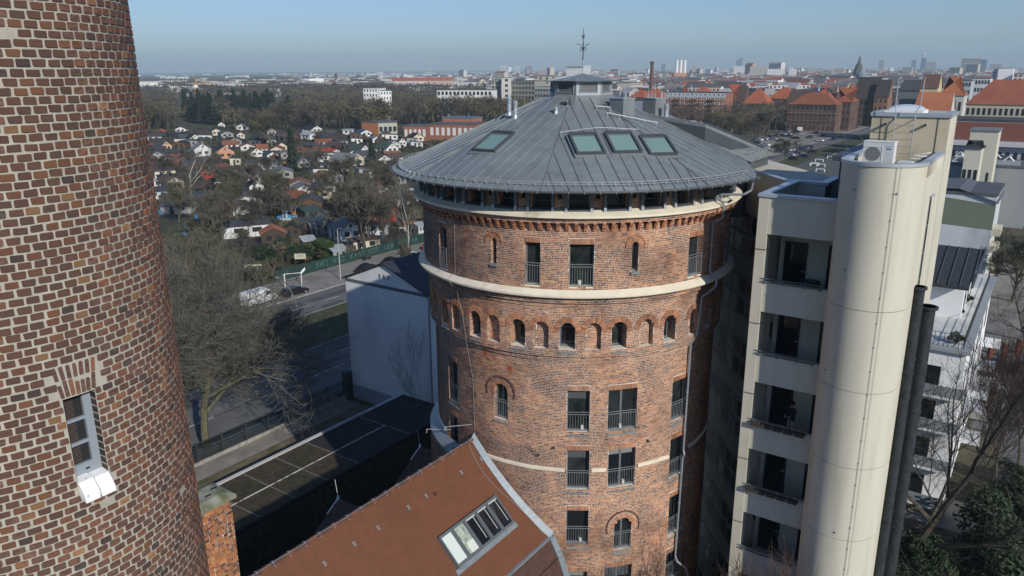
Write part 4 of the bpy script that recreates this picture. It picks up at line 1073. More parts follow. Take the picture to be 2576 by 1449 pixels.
mb = MB(); P = [B(ca+.18,1.0,30.66),B(ca+.62,.95,30.66),B(ca+.62,1.7,30.66),B(ca+.18,1.7,30.66)]; mb.hexa(P+[p+Vector((0,0,.32)) for p in P]); un = mb.build('equipment_box', M_acw, None); tag(un, 'small white equipment box behind the air conditioning unit on the stair tower roof', 'box')
# link between the block and the brick tower: dark curtain wall with square panes ------------------------
link = thing('glazed_link', B(-1.5,5,0), 'dark curtain wall of square panes between the brick tower and the cream block', 'curtain wall')
L0, L1 = B(.02,4.0), B(-5.5,10.5)
L1.z = L0.z
Ld = (L1-L0); LL = Ld.length; Ld.normalize(); Ln = Vector((-Ld.y, Ld.x, 0))
if Ln.dot(Vector((0,0,0))-L0) < 0: Ln = -Ln
L0.z = 0
def LP(s, d, z): return L0+Ld*s+Ln*d+Vector((0,0,ZB(z)))
def lb(mb, s0, s1, d0, d1, z0, z1, m=0): mb.hexa([LP(s0,d0,z0),LP(s1,d0,z0),LP(s1,d1,z0),LP(s0,d1,z0),LP(s0,d0,z1),LP(s1,d0,z1),LP(s1,d1,z1),LP(s0,d1,z1)], m)
mb = MB(); lb(mb, 0,LL,-.3,-.06,0,27.6); mb.build('backing', M_dark, link)
mb = MB(); lb(mb, -.02,LL,-3,.02,27.6,29.5); mb.build('cream_fascia', M_cream, link)
mb = MB(); lb(mb, -.02,LL,-.25,.05,29.5,29.6); mb.build('coping', M_cop, link)
M_pan = mat('anthracite_panel', (.26,.29,.33), .5, var=.10)
PN = [M_glass, M_glass, mat('pane_grey', (.30,.32,.34), .12, spec=.8, var=.7, vs=2), mat('pane_red_brown', (.20,.09,.08), .12, spec=.6, var=.4, vs=2), mat('pane_blue', (.05,.065,.08), .08, spec=.8)]  # grey pane has whitish reflections painted into its colour
zz = 27.6; row = 0
while zz > 1:
    h = (1.0 if row % 3 != 2 else 1.0)
    cw = 1.05; n = int(LL/cw)
    for i in range(n):
        glass = row % 3 != 2
        mb = MB(); lb(mb, i*cw+.02,(i+1)*cw-.02,-.055,.0 if glass else -.01,zz-h+.02,zz-.02); pn = mb.build('window' if glass else 'panel', M_pan, link)
        if glass: mb = MB(); lb(mb, i*cw+.10,(i+1)*cw-.10,.0,.006,zz-h+.12,zz-.12); mb.build('pane', random.choice(PN), pn)
    zz -= h; row += 1
# ================================================================= TILED HOUSE AT THE FOOT OF THE TOWER
M_tile = mat('brown_clay_tile', (.15,.060,.031), .7, var=.08, vs=2.5, c2=(.13,.053,.028), c2s=.4, c2t=(.5,.75), bump=.3, bs=14)
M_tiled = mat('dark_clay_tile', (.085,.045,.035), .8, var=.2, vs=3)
M_lead = mat('lead_flashing', (.24,.28,.31), .5, .15, var=.2, vs=2, c2=(.16,.19,.21), c2s=2)
hs = thing('tiled_house', W(-21.35, 15, 0), 'steep brown tiled gable roof running into the foot of the round tower', 'house')
RA, RZ, EA = -21.35, 16.5, -17.15
ta, tb = ab(Vector((TC[0], TC[1], 0)))
def bend(a, r=7.47):
    q = r*r-(a-ta)**2; return tb-math.sqrt(q) if q > 0 else tb
mb = MB(); n = 34
for i in range(n):
    a0, a1 = RA+(EA-RA)*i/n, RA+(EA-RA)*(i+1)/n; z0 = RZ-(a0-RA); z1 = RZ-(a1-RA); up = .014
    p = [W(a0,-6,z0), W(a0,bend(a0)+.05,z0), W(a1,bend(a1)+.05,z1+up), W(a1,-6,z1+up)]; mb.face(p)
    mb.face([W(a1,-6,z1+up), W(a1,bend(a1)+.05,z1+up), W(a1,bend(a1)+.05,z1), W(a1,-6,z1)])
mb.build('tiled_slope', M_tile, hs)
mb = MB()   # bell-cast lower slope, then steep slate-hung wall
prof = [(EA,12.3),(-16.75,11.2),(-16.45,10.0),(-16.25,8.0),(-16.15,4.0)]
for i in range(len(prof)-1):
    (a0,z0),(a1,z1) = prof[i], prof[i+1]; mb.face([W(a0,-6,z0-.05),W(a0,bend(a0)+.05,z0-.05),W(a1,bend(a1)+.05,z1),W(a1,-6,z1)])
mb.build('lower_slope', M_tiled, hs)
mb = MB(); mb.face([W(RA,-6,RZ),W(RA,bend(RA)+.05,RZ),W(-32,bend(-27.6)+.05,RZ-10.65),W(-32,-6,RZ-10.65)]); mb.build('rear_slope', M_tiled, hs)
mb = MB(); mb.gbox(-31.5,-16.2,-6,27,0,5.6); mb.build('house_wall', M_brick if False else mat('old_brick_wall', (.16,.09,.065), .9, var=.3, vs=3), hs)
g = MB(); g.gbox(EA-.02,EA+.10,-6,bend(EA)+.02,12.22,12.33); g.build('eaves_gutter', M_lead, hs)
# lead flashing against the tower
mb = MB(); pts = [RA+(EA+.10-RA)*i/16 for i in range(17)]
for i in range(16):
    a0, a1 = pts[i], pts[i+1]; z0, z1 = RZ-(a0-RA), RZ-(a1-RA)
    mb.hexa([W(a0,bend(a0)-.30,z0+.03),W(a1,bend(a1)-.30,z1+.03),W(a1,bend(a1)+.02,z1+.03),W(a0,bend(a0)+.02,z0+.03),W(a0,bend(a0)-.30,z0+.06),W(a1,bend(a1)-.30,z1+.06),W(a1,bend(a1)-.03,z1+.30),W(a0,bend(a0)-.03,z0+.30)])
for i in range(len(prof)-1):
    (a0,z0),(a1,z1) = prof[i], prof[i+1]; mb.hexa([W(a0,bend(a0)-.25,z0-.03),W(a1,bend(a1)-.25,z1+.02),W(a1,bend(a1)+.02,z1+.02),W(a0,bend(a0)+.02,z0-.03),W(a0+.05,bend(a0)-.25,z0),W(a1+.05,bend(a1)-.25,z1+.02),W(a1+.2,bend(a1),z1+.02),W(a0+.2,bend(a0),z0)])
mb.build('flashing', M_lead, hs)
# ridge tiles, one by one, with wire holders
b = 27.0; i = 0
while b > 8:
    mb = MB(); n = 6; L_ = .40; pr = [( .13*math.cos(math.pi*k/n), .10*math.sin(math.pi*k/n)) for k in range(n+1)]; dr = .012
    for k in range(n):
        (x0,y0),(x1,y1) = pr[k], pr[k+1]; mb.face([W(RA+x0,b,RZ+y0-.02+dr),W(RA+x1,b,RZ+y1-.02+dr),W(RA+x1*.93,b-L_,RZ+y1*.93-.02),W(RA+x0*.93,b-L_,RZ+y0*.93-.02)])
    mb.build('ridge_tile', M_tiled if i % 3 else M_tile, hs)
    if i % 2 == 0:
        mb = MB(); mb.tube([W(RA+.16,b-.2,RZ-.06),W(RA+.02,b-.2,RZ+.13),W(RA-.12,b-.2,RZ+.04)], .012, 4); mb.build('wire_holder', M_steel, hs)
    b -= L_-.03; i += 1
mb = MB(); mb.tube([W(RA+.10,b_,RZ+.12+.02*math.sin(b_*3)) for b_ in [27.2-.5*k for k in range(38)]], .010, 4); mb.build('lightning_wire', M_steel, hs)
mb = MB(); mb.tube([W(a,bend(a)-.55-.25*math.sin((a-RA)*1.4),RZ-(a-RA)+.07) for a in [RA+.1+.26*k for k in range(16)]], .010, 4); mb.build('lightning_wire', M_steel, hs)
for b_ in (26.6,25.05,22.55,21.4,19.55,18.2,16.65,15.2):
    mb = MB(); a = -20.66; z = RZ-(a-RA)
    for q in (0,.07): mb.tube([W(a,b_+q,z+.02),W(a+.05,b_+q,z+.08),W(a+.20,b_+q,z-.06)], .016, 4)
    mb.build('roof_hook', M_steel, hs)
mb = MB(); p = W(-20.45,23.1,RZ-(-20.45-RA)); mb.cyl(p, p+Vector((0,0,.14)), .07, n=10); mb.build('tile_vent', M_tiled, hs)
# row of five roof windows
A0, A1, B0, B1 = -19.36, -18.25, 21.84, 26.04
sn = Vector((WX, WY, 1)).normalized()
def RP(a, b, h): return W(a, b, RZ-(a-RA))+sn*h
def rb(mb, a0, a1, b0, b1, h0, h1, m=0): mb.hexa([RP(a0,b0,h0),RP(a1,b0,h0),RP(a1,b1,h0),RP(a0,b1,h0),RP(a0,b0,h1),RP(a1,b0,h1),RP(a1,b1,h1),RP(a0,b1,h1)], m)
M_wf = mat('roof_window_frame', (.11,.125,.14), .5)
pw = (B1-B0)/5
for i in range(5):
    b0, b1 = B0+i*pw, B0+(i+1)*pw; t = .09; mb = MB()
    rb(mb,A0,A1,b0+.01,b0+t,.0,.17); rb(mb,A0,A1,b1-t,b1-.01,.0,.17); rb(mb,A0,A0+t,b0+t,b1-t,.0,.17); rb(mb,A1-t,A1,b0+t,b1-t,.0,.17)
    fr_ = mb.build('roof_window', M_wf, hs)
    mb = MB(); rb(mb,A0+t,A1-t,b0+t,b1-t,.08,.10)
    mb.build('glass', [mat('white_blind', (.62,.70,.66), .3, spec=.5), mat('pale_curtain_glass', (.34,.40,.33), .2, var=.5, vs=4), M_glass, M_glass, M_glass][i], fr_)
    if i == 1: mb = MB(); rb(mb,A1-.45,A1-t,b0+.3,b1-t,.101,.11); mb.build('curtain', mat('white_curtain', (.6,.65,.6), .7), fr_)
    if i > 1:
        mb = MB(); rb(mb,A0+t,A0+t+.05,b0+t,b1-t,.101,.108); rb(mb,A0+t+.05,A1-.2,b1-t-.16,b1-t-.12,.101,.106); mb.build('blind_roll', mat('pale_blind', (.45,.47,.45), .6), fr_)
mb = MB(); rb(mb,A1,A1+.16,B0-.15,B1+.15,.0,.05); mb.build('window_apron', M_lead, hs)
# two hipped dormers on the shaded side, only their tips in the sun
for (pa, pb, nm) in ((-28.9,31.4,0),(-28.6,24.5,1)):
    z = 12.0; mb = MB(); t = W(pa,pb,z); k = 4.2
    A_, B_, C_, D_q = W(pa-1.2,pb-k,z-4.4), W(pa-1.2,pb+k,z-4.4), W(-24.5,pb-k,z-4.4), W(-24.5,pb+k,z-4.4); r = W(-24.5,pb,z)
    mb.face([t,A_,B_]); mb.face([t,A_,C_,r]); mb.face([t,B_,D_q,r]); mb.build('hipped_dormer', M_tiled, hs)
    mb = MB(); mb.cyl(t-Vector((0,0,.1)), t+Vector((0,0,.16)), .10, .04, n=8); mb.build('tip_cap', M_white, hs)
    mb = MB(); mb.tube([t, lerp(t,A_,.10)+Vector((0,0,.03)), lerp(t,A_,.16)+Vector((0,0,.03))], .04, 5); mb.build('hip_mortar', M_white, hs)
    mb = MB(); mb.cyl(t, t+Vector((-.1,0,1.1)), .012, n=4); mb.build('lightning_rod', M_white, hs)
# zinc round-topped dormer in the lower corner
mb = MB(); n = 10; zc = 10.3
for k in range(n):
    a, b = math.pi*k/n, math.pi*(k+1)/n
    def DP(t, x): return W(-17.2+x*1.2, 27.0+.62*math.cos(t), zc-.5+.45*math.sin(t)-x*.1)
    mb.face([DP(a,0),DP(b,0),DP(b,1),DP(a,1)])
mb.build('dormer_hood', M_zincl, hs, smooth=True)
mb = MB(); mb.gbox(-17.2,-16.15,26.4,27.6,8.6,9.8); mb.build('dormer_cheek', M_lead, hs)

# ---------------------------------------------------------------- brick pier with concrete cap, in front of the roofs
pier = thing('brick_pier', W(-16.2, 9.9, 0), 'slim orange brick pier with a mossy concrete cap beside the huge chimney', 'pier')
a0, a1, b0, b1, zt = -16.75, -15.95, 9.25, 10.12, 23.6
M_pm = mat('pier_mortar', (.40,.30,.22), .95, var=.3, vs=2, c2=(.62,.57,.5), c2s=.8)
mb = MB(); mb.gbox(a0,a1,b0,b1,0,zt-.1); mb.build('core', M_pm, pier)
mb = MB()
def flatbricks(mb, org, ux, w, z0, z1, pal, nrm, c2=None, prob=.5, dr=.012, hide=None):
    z = z0; r = 0
    while z+.06 < z1:
        s = -random.uniform(0,.2)
        while s < w:
            L_ = .24 if random.random() < prob else .115
            x0, x1 = max(s,0)+.005, min(s+L_,w)-.005
            if x1-x0 > .03:
                o = org+ux*x0; o.z = z+.005; d = dr+random.uniform(-.003,.003)
                if hide and hide(x0, z): d += .0
                mb.par(o-nrm*.004, ux*(x1-x0), nrm*(d+.004), (0,0,.062), 0, rcol(pal))
            s += L_+.01
        z += .074; r += 1
PP_ = [(0,(.34,.13,.05)),(.35,(.27,.10,.045)),(.6,(.40,.17,.06)),(.8,(.16,.07,.045)),(.93,(.08,.045,.035))]
wv = Vector((WX,WY,0)); uv = Vector((UX,UY,0))
flatbricks(mb, W(a1,b0,0), uv, b1-b0, 16, zt-.1, PP_, wv); flatbricks(mb, W(a0,b0,0), wv, a1-a0, 16, zt-.1, PP_, -uv); flatbricks(mb, W(a0,b1,0), wv, a1-a0, 18, zt-.1, PP_, uv)
for q0, q1 in ((0,.2),(.34,.54),(.68,.87)):
    flatbricks(mb, W(a1+.05,b0+q0,0), uv, q1-q0, 16, zt-.42, PP_, wv, dr=.01)
    
mb.build('brick_courses', mat('pier_brick', attr=True, rough=.85, var=.25, vs=3, bump=.3, bs=60), pier, kind='stuff')
for q0, q1 in ((0,.2),(.34,.54),(.68,.87)):
    t = MB(); t.gbox(a1+.012,a1+.05,b0+q0,b0+q1,10,zt-.42); t.build('pilaster', M_pm, pier)
M_conc = mat('mossy_concrete', (.27,.27,.21), .95, var=.25, vs=3, c2=(.13,.14,.07), c2s=2.5, c2t=(.45,.65), bump=.5, bs=14)
mb = MB(); mb.gbox(a0-.10,a1+.12,b0-.12,b1+.12,zt-.1,zt); o = mb.build('cap', M_conc, pier)
mb = MB(); mb.hexa([W(a0-.10,b0-.12,zt),W(a1+.12,b0-.12,zt),W(a1+.12,b1+.12,zt),W(a0-.10,b1+.12,zt),W(a0+.1,b0+.12,zt+.09),W(a1-.1,b0+.12,zt+.09),W(a1-.1,b1-.12,zt+.09),W(a0+.1,b1-.12,zt+.09)]); mb.build('cap_slope', M_conc, pier)
for x, y in ((a1-.25,b0+.45),(a1-.45,b0+.75),(a1-.5,b0+.25)):
    mb = MB(); mb.gbox(x-.05,x+.02,y-.09,y+.09,zt+.085,zt+.097); mb.build('lifting_slot', M_dark, pier)

# ---------------------------------------------------------------- low flat-roofed building behind, mossy felt in bays
fb_ = thing('flat_roofed_hall', W(-43, 36, 0), 'low hall with a mossy flat roof divided by pale strips, mostly in shadow', 'hall')
mb = MB(); mb.gbox(-46.5,-40.2,18,48.5,0,4.85); mb.build('walls', mat('ivy_dark_wall', (.05,.05,.04), .95, var=.4, vs=2, bump=.8, bs=5), fb_)
M_moss = mat('mossy_roof_felt', (.060,.043,.027), .95, var=.35, vs=2.2, c2=(.036,.038,.018), c2s=.35, c2t=(.42,.62), bump=.5, bs=14)
M_felt_shade = mat('roof_felt', (.022,.022,.024), .9, var=.3, vs=1.5)  # felt darkened further; shade over the far bays put into its colour
cuts = [18, 27.7, 30.7, 33.7, 36.8, 42.7, 48.4]
for i in range(len(cuts)-1):
    for j, (x0, x1) in enumerate(((-46.35,-43.25),(-43.15,-40.3))):
        mb = MB(); mb.gbox(x0,x1,cuts[i]+.06,cuts[i+1]-.06,4.855,4.90+.01*j); mb.build('roof_bay', M_moss if cuts[i] < 36 else M_felt_shade, fb_)
M_strip = mat('worn_white_strip', (.55,.53,.50), .9, var=.2, vs=4, c2=(.16,.14,.12), c2s=2.0, c2t=(.52,.6))
for b in cuts[1:-1]: mb = MB(); mb.gbox(-46.35,-40.3,b-.06,b+.06,4.86,4.925); mb.build('bay_strip', mat('pebble_strip', (.14,.13,.115), .9, var=.4, vs=8), fb_)
mb = MB(); mb.gbox(-43.25,-43.15,24,42.7,4.92,4.95); mb.build('centre_strip', M_strip, fb_)
mb = MB(); mb.gbox(-46.62,-46.35,18,48.6,4.7,5.02); mb.build('edge_coping', mat('pale_coping', (.46,.46,.45), .8, var=.1), fb_)
mb = MB(); mb.gbox(-40.3,-40.1,18,48.6,4.7,4.98); mb.build('edge_coping', M_felt_shade, fb_)
# creeper hanging down its near wall (reads as a dark tangle)
mb = MB()
for i in range(5000):
    b = random.uniform(20,48); z = random.uniform(.3,4.9); a = -40.1+random.uniform(0,.35); p = W(a,b,z); d = Vector((random.gauss(0,.25),random.gauss(0,.25),random.gauss(-.1,.3)))
    mb.face([p, p+d, p+d*.5+Vector((0,0,.05))])
o = mb.build('creeper', mat('bare_creeper', (.045,.04,.03), .95, var=.4), fb_, kind='stuff')
sheet('yard', -40, -31.6, 10, 47, .03, mat('dark_yard', (.03,.032,.034), .9, var=.3, vs=1, coord='world'))
sheet('verge', -56.0, -46.6, 0, 52, .06, mat('dry_verge', (.16,.13,.09), .95, var=.35, vs=1.2, c2=(.07,.075,.035), c2s=.6, coord='world'))
# transparent noise barrier along the pavement
nb = thing('noise_barrier', W(-58.5, 36, 0), 'transparent noise barrier with dark posts between pavement and yard', 'barrier')
M_bglass = bpy.data.materials.new('barrier_glass'); M_bglass.use_nodes = True
t_ = M_bglass.node_tree; t_.nodes.clear(); o_ = t_.nodes.new('ShaderNodeOutputMaterial'); tr_ = t_.nodes.new('ShaderNodeBsdfTransparent'); gl_ = t_.nodes.new('ShaderNodeBsdfGlossy'); mx_ = t_.nodes.new('ShaderNodeMixShader')
tr_.inputs[0].default_value = (.62,.68,.70,1); gl_.inputs[0].default_value = (.8,.85,.9,1); gl_.inputs['Roughness'].default_value = .08; mx_.inputs[0].default_value = .14
t_.links.new(tr_.outputs[0], mx_.inputs[1]); t_.links.new(gl_.outputs[0], mx_.inputs[2]); t_.links.new(mx_.outputs[0], o_.inputs[0])
b = 14.0
while b < 52.4:
    mb = MB(); mb.gbox(-58.6,-58.45,b-.08,b+.08,0,2.25); mb.build('post', M_iron, nb)
    mb = MB(); mb.gbox(-58.54,-58.52,b+.08,b+2.48,.45,2.1); mb.build('pane', M_bglass, nb)
    mb = MB(); mb.gbox(-58.60,-58.46,b+.08,b+2.48,2.10,2.18); mb.build('top_rail', M_iron, nb)
    mb = MB(); mb.gbox(-58.66,-58.40,b-.08,b+2.48,0,.45); mb.build('kerb_wall', mat('rough_kerb', (.30,.28,.25), .9, var=.3, vs=3), nb)
    b += 2.56
mb = MB(); mb.gbox(-58.9,-58.1,52.2,52.95,0,3.1); gp = mb.build('gate_pillar', M_iron, None); tag(gp, 'dark square pillar where the noise barrier meets the pale gabled house', 'pillar')

# ---------------------------------------------------------------- windowless gabled house, its wall in the shade of the tower
M_pale = mat('pale_blue_render', (.70,.71,.70), .85, var=.05, vs=.3, c2=(.60,.62,.62), c2s=.25, stretch=(1,1,.3))
gh = thing('gabled_house', W(-52.6, 60, 0), 'windowless pale gable wall of a house with a dark slate roof left of the tower', 'house')
mb = MB(); A0, A1, ze, zr, b0, b1 = -58.2, -47.0, 13.4, 15.6, 53.0, 74.0; am = (A0+A1)/2
for b, f in ((b0,0),(b1,1)): mb.face([W(A0,b,0),W(A1,b,0),W(A1,b,ze),W(am,b,zr),W(A0,b,ze)])
mb.face([W(A0,b0,0),W(A0,b1,0),W(A0,b1,ze),W(A0,b0,ze)]); mb.face([W(A1,b0,0),W(A1,b1,0),W(A1,b1,ze),W(A1,b0,ze)]); mb.build('walls', M_pale, gh)
mb = MB(); mb.gbox(A0+.01,A1-.01,b0-.03,b0-.002,0,1.6); mb.build('plinth', mat('grey_plinth', (.30,.33,.36), .9), gh)
mb = MB(); mb.gbox(A0-.02,A1+.02,b0-.05,b0-.003,13.1,13.42); mb.build('band', mat('slate_band', (.11,.13,.15), .7), gh)
M_slate = mat('slate_roof', (.035,.04,.05), .6, var=.2, vs=2)
for s0, s1 in ((A0-.25,am),(A1+.25,am)):
    mb = MB(); dz = Vector((0,0,.16)); zl = ze-.08; p = [W(s0,b0-.3,zl),W(s1,b0-.3,zr+.05),W(s1,b1+.2,zr+.05),W(s0,b1+.2,zl)]; mb.hexa(p+[q+dz for q in p]); mb.build('roof_slope', M_slate, gh)
for i in range(3): mb = MB(); mb.gbox(am-.65+.6*i,am-.53+.6*i,b0-.06,b0-.003,14.1,14.55); mb.build('vent_slot', mat('slate_band', (.11,.13,.15), .7), gh)
for i in range(5):
    mb = MB(); mb.gbox(A1+.002,A1+.06,55+i*3.6,56.2+i*3.6,3.2,4.8); 
    for z in (6.2,9.2): mb.gbox(A1+.002,A1+.06,55+i*3.6,56.2+i*3.6,z,z+1.6)
    mb.build('window', M_white, gh)
mb = MB(); mb.cyl(W(A1+.1,b0+.1,0), W(A1+.1,b0+.1,13.3), .07, n=8); mb.build('rain_pipe', M_lead, gh)

# a tall wing stands behind the round tower, its roof shows to the right of the cone
wing = thing('rear_wing', W(-26, 52, 0), 'tall rear wing of the tower building, mostly hidden behind the round tower', 'building')
mb = MB(); mb.gbox(-29.5,-19.5,43.5,51,0,29.4); mb.build('walls', M_cream, wing)
for s0 in (-29.9, -19.1):
    mb = MB(); dz = Vector((0,0,.15)); p = [W(s0,43.2,29.4),W(-24.5,43.2,31.7),W(-24.5,51.3,31.7),W(s0,51.3,29.4)]; mb.hexa(p+[q+dz for q in p]); mb.build('roof_slope', M_zinc, wing)
# ================================================================= TREES
HT = {}
M_bark = mat('bark_grey_brown', (.085,.075,.058), .95, var=.3, vs=4, bump=.5, bs=20)
M_barkg = mat('bark_greenish', (.105,.10,.062), .95, var=.3, vs=4)
M_birch = mat('birch_bark', (.52,.50,.46), .85, var=.2, vs=3, c2=(.08,.07,.06), c2s=3, c2t=(.58,.64))
M_twig = mat('twigs_grey', (.095,.086,.068), .95, var=.3, vs=.6)
M_twigo = mat('twigs_olive', (.11,.102,.062), .95, var=.3, vs=.5)
M_twigr = mat('twigs_reddish', (.085,.048,.038), .95, var=.3, vs=1)
M_ever = mat('conifer_green', (.028,.046,.030), .9, var=.4, vs=1.2, c2=(.06,.085,.06), c2s=1.5, c2t=(.5,.7))
M_leafd = mat('evergreen_leaves', (.025,.045,.018), .7, var=.5, vs=2)
def rot_about(v, ax, a): return Matrix.Rotation(a, 3, ax) @ v
MINR = [.02]
def branch(mbs, p, d, L, r, lev, maxlev, rnd, spread=.55, up=.12, droop=0.0, seg=3, kids=3, thin=.62, shrink=.68):
    """recursive tapered limbs; mbs[0] holds the wood, mbs[1] the fine twigs"""
    pts = [Vector(p)]; q = Vector(p); dd = Vector(d).normalized()
    for i in range(seg):
        dd = (dd+Vector((rnd.gauss(0,.10), rnd.gauss(0,.10), rnd.gauss(0,.07)+up*(1 if lev > 0 else .3)-droop*lev))).normalized()
        q = q+dd*(L/seg); pts.append(q.copy())
    m = mbs[0] if lev <= 1 else mbs[1]
    n = 7 if lev == 0 else (5 if lev == 1 else 3)
    r1 = r*thin
    ra_, rb_ = max(r, MINR[0]), max(r1, MINR[0]*.7)
    for i in range(seg):
        a = ra_+(rb_-ra_)*i/seg; b = ra_+(rb_-ra_)*(i+1)/seg
        m.cyl(pts[i], pts[i+1], a, b, n, 0, False)
    if lev >= maxlev: return
    k = kids if lev > 0 else kids+1
    for j in range(k):
        t = rnd.uniform(.35 if lev > 0 else .45, 1.0) if j < k-1 else 1.0
        f = t*seg; i = min(int(f), seg-1); s = pts[i]+(pts[i+1]-pts[i])*(f-i)
        ax = dd.orthogonal().normalized(); ax = rot_about(ax, dd, rnd.uniform(0, 6.283))
        nd = rot_about(dd, ax, rnd.uniform(.55,1.25)*spread if j < k-1 else rnd.uniform(.05,.35))
        branch(mbs, s, nd, L*shrink*rnd.uniform(.75,1.15), r1*(.72 if j < k-1 else .92), lev+1, maxlev, rnd, spread, up, droop, seg, kids, thin, shrink)
def bare_tree(name, seed, h, r, maxlev=5, kids=3, spread=.75, up=.1, bark=None, twig=None, lean=(0,0), droop=0, trunk=.32, shrink=.7, minr=None, seg=3):
    rnd = random.Random(seed); a, b = MB(), MB(); MINR[0] = minr or .02
    branch((a, b), (0,0,-.2), (lean[0], lean[1], 1), h*trunk, r, 0, maxlev, rnd, spread, up, droop, seg, kids, .7, shrink)
    root = bpy.data.objects.new(name, None); col.objects.link(root); ORG[root.name] = (0,0,0); HT[root.name] = h
    zmax = max(v[2] for v in b.v) if b.v else h
    s = h/zmax
    a.v = [(v[0]*s, v[1]*s, v[2]*s) for v in a.v]; b.v = [(v[0]*s, v[1]*s, v[2]*s) for v in b.v]
    a.build('trunk', bark or M_bark, root); b.build('crown', twig or M_twig, root)
    return root
def puff(root, mbx, pts, n, size, rad):
    pass
P_big = bare_tree('bare_tree', 3, 20, .38, 6, 5, .95, .05, M_barkg, mat('twigs_near', (.115,.11,.09), .95, var=.3, vs=.6), trunk=.36, shrink=.72, minr=.011)
P_a = bare_tree('bare_tree', 11, 12, .22, 6, 4, .85, .10, shrink=.68)
P_b = bare_tree('bare_tree', 12, 12, .25, 6, 4, .95, .06, twig=M_twigo, bark=M_barkg, shrink=.68)
P_c = bare_tree('bare_tree', 13, 12, .20, 6, 4, .75, .16, shrink=.66)
P_birch = bare_tree('birch_tree', 21, 14, .16, 5, 3, .6, .12, M_birch, mat('twigs_birch', (.24,.22,.20), .9, var=.3), trunk=.5)
P_red = bare_tree('bare_tree', 31, 14, .16, 6, 4, .7, .2, M_bark, M_twigr, trunk=.4, shrink=.72, minr=.008)
P_leg = bare_tree('bare_tree', 41, 18, .34, 7, 3, .95, .10, M_bark, mat('twigs_dark', (.05,.045,.036), .95), lean=(.35,.1), trunk=.3, shrink=.76, minr=.010)
P_bush = bare_tree('shrub', 51, 3, .05, 4, 4, .9, .1, twig=M_twigo, trunk=.15)
def conifer(name, seed, h, w, m=M_ever, dens=1.0):
    rnd = random.Random(seed); root = bpy.data.objects.new(name, None); col.objects.link(root); ORG[root.name] = (0,0,0); HT[root.name] = h
    t = MB(); t.cyl((0,0,-.2),(0,0,h*.97),h*.02,.02,n=6,cap=False); t.build('trunk', M_bark, root)
    c = MB(); n = int(900*dens)
    for i in range(n):
        z = h*(.06+.93*rnd.random()**1.15); R = w*(1-z/h)**.8*(.75+.3*math.sin(z*3+seed))+.08
        a = rnd.uniform(0,6.283); rr = R*rnd.uniform(.35,1.0); p = Vector((rr*math.cos(a), rr*math.sin(a), z-rr*.18)); o = Vector((math.cos(a), math.sin(a), -.35))
        L_ = h*.045*rnd.uniform(.7,1.6); s = Vector((-math.sin(a), math.cos(a), rnd.uniform(-.3,.3)))*L_*.42
        c.face([p-s*.6, p+o*L_, p+s*.6]); c.face([p-o*L_*.3, p+o*L_*.8+Vector((0,0,-L_*.5)), p+s])
    c.build('crown', m, root); return root
P_spr = conifer('spruce_tree', 1, 14, 2.9, dens=1.4); P_thu = conifer('conifer_tree', 2, 9, 1.6, mat('thuja_green', (.03,.06,.018), .9, var=.4, vs=2))
def leafy(name, seed, h, w, m, n=4500, s=.085):
    rnd = random.Random(seed); root = bpy.data.objects.new(name, None); col.objects.link(root); ORG[root.name] = (0,0,0); HT[root.name] = h
    t = MB()
    for i in range(5): t.cyl((0,0,-.1), (rnd.uniform(-.5,.5)*w, rnd.uniform(-.5,.5)*w, h*.7), .05, .015, n=4, cap=False)
    t.build('stems', M_bark, root)
    c = MB(); cl = [(rnd.uniform(-.6,.6)*w, rnd.uniform(-.6,.6)*w, rnd.uniform(.3,.85)*h, rnd.uniform(.3,.5)*w) for _ in range(9)]
    for i in range(n):
        x, y, z, r = rnd.choice(cl); v = Vector((rnd.gauss(0,1), rnd.gauss(0,1), rnd.gauss(0,1))).normalized()*r*rnd.uniform(.6,1.05); p = Vector((x,y,z))+v
        if p.z < .05: continue
        e = Vector((rnd.gauss(0,1), rnd.gauss(0,1), rnd.gauss(0,.6))).normalized()*s; f = e.orthogonal().normalized()*s*.45
        c.face([p-e, p+f, p+e, p-f])
    c.build('leaves', m, root); return root
for _ in ():
    pass
P_rho = leafy('evergreen_bush', 5, 2.4, 1.5, M_leafd)
P_grn = leafy('evergreen_bush', 6, 4.5, 2.2, mat('bamboo_green', (.04,.075,.02), .8, var=.5, vs=1.5), n=2500, s=.2)
def tree(proto, p, h, h0, label, cat='tree', group=None, rz=None, sx=1.0):
    s = h/HT[proto.name]; first = not proto.get('_used')
    o = place(proto, (p.x, p.y, 0), random.uniform(0,6.28) if rz is None else rz, (s*sx, s*sx, s), label, group)
    o['category'] = cat
    if not group and 'group' in o: del o['group']
    return o
# the large bare tree in front of the street, its twigs hanging over the lanes
tree(P_big, G(522,1138), 21.0, 20, 'tall bare street tree with long low branches right of the huge chimney', rz=.6, sx=1.1)
tree(P_big, G(452,1180), 19, 12, 'bare greenish tree half hidden behind the huge chimney by the road', rz=2, sx=.9)
tree(P_a, W(-97.5,52.5,0), 15, 12, 'bare grey tree above the teal and dark cars parked beyond the median', rz=1.0, sx=1.35)
tree(P_b, W(-98.5,61,0), 14, 12, 'olive bare tree next to the white van on the far pavement', rz=4.0, sx=1.3)
tree(P_leg, G(2262,1428), 20, 18, 'large bare tree with forked grey trunk in the garden right of the stair tower', rz=-.55, sx=1.05)
tree(P_red, Vector((11.2, 25.5, 0)), 15.6, 14, 'reddish bare treetop below the balconies, nearer the stair tower', rz=1.2, sx=1.1)
tree(P_red, Vector((8.6, 26.6, 0)), 15.2, 14, 'reddish bare treetop beside the foot of the round tower', rz=3.9)
tree(P_c, Vector((10.0, 19.5, 0)), 13.5, 12, 'bare tree below the picture edge whose shadow falls on the tower', rz=.3, sx=1.2)
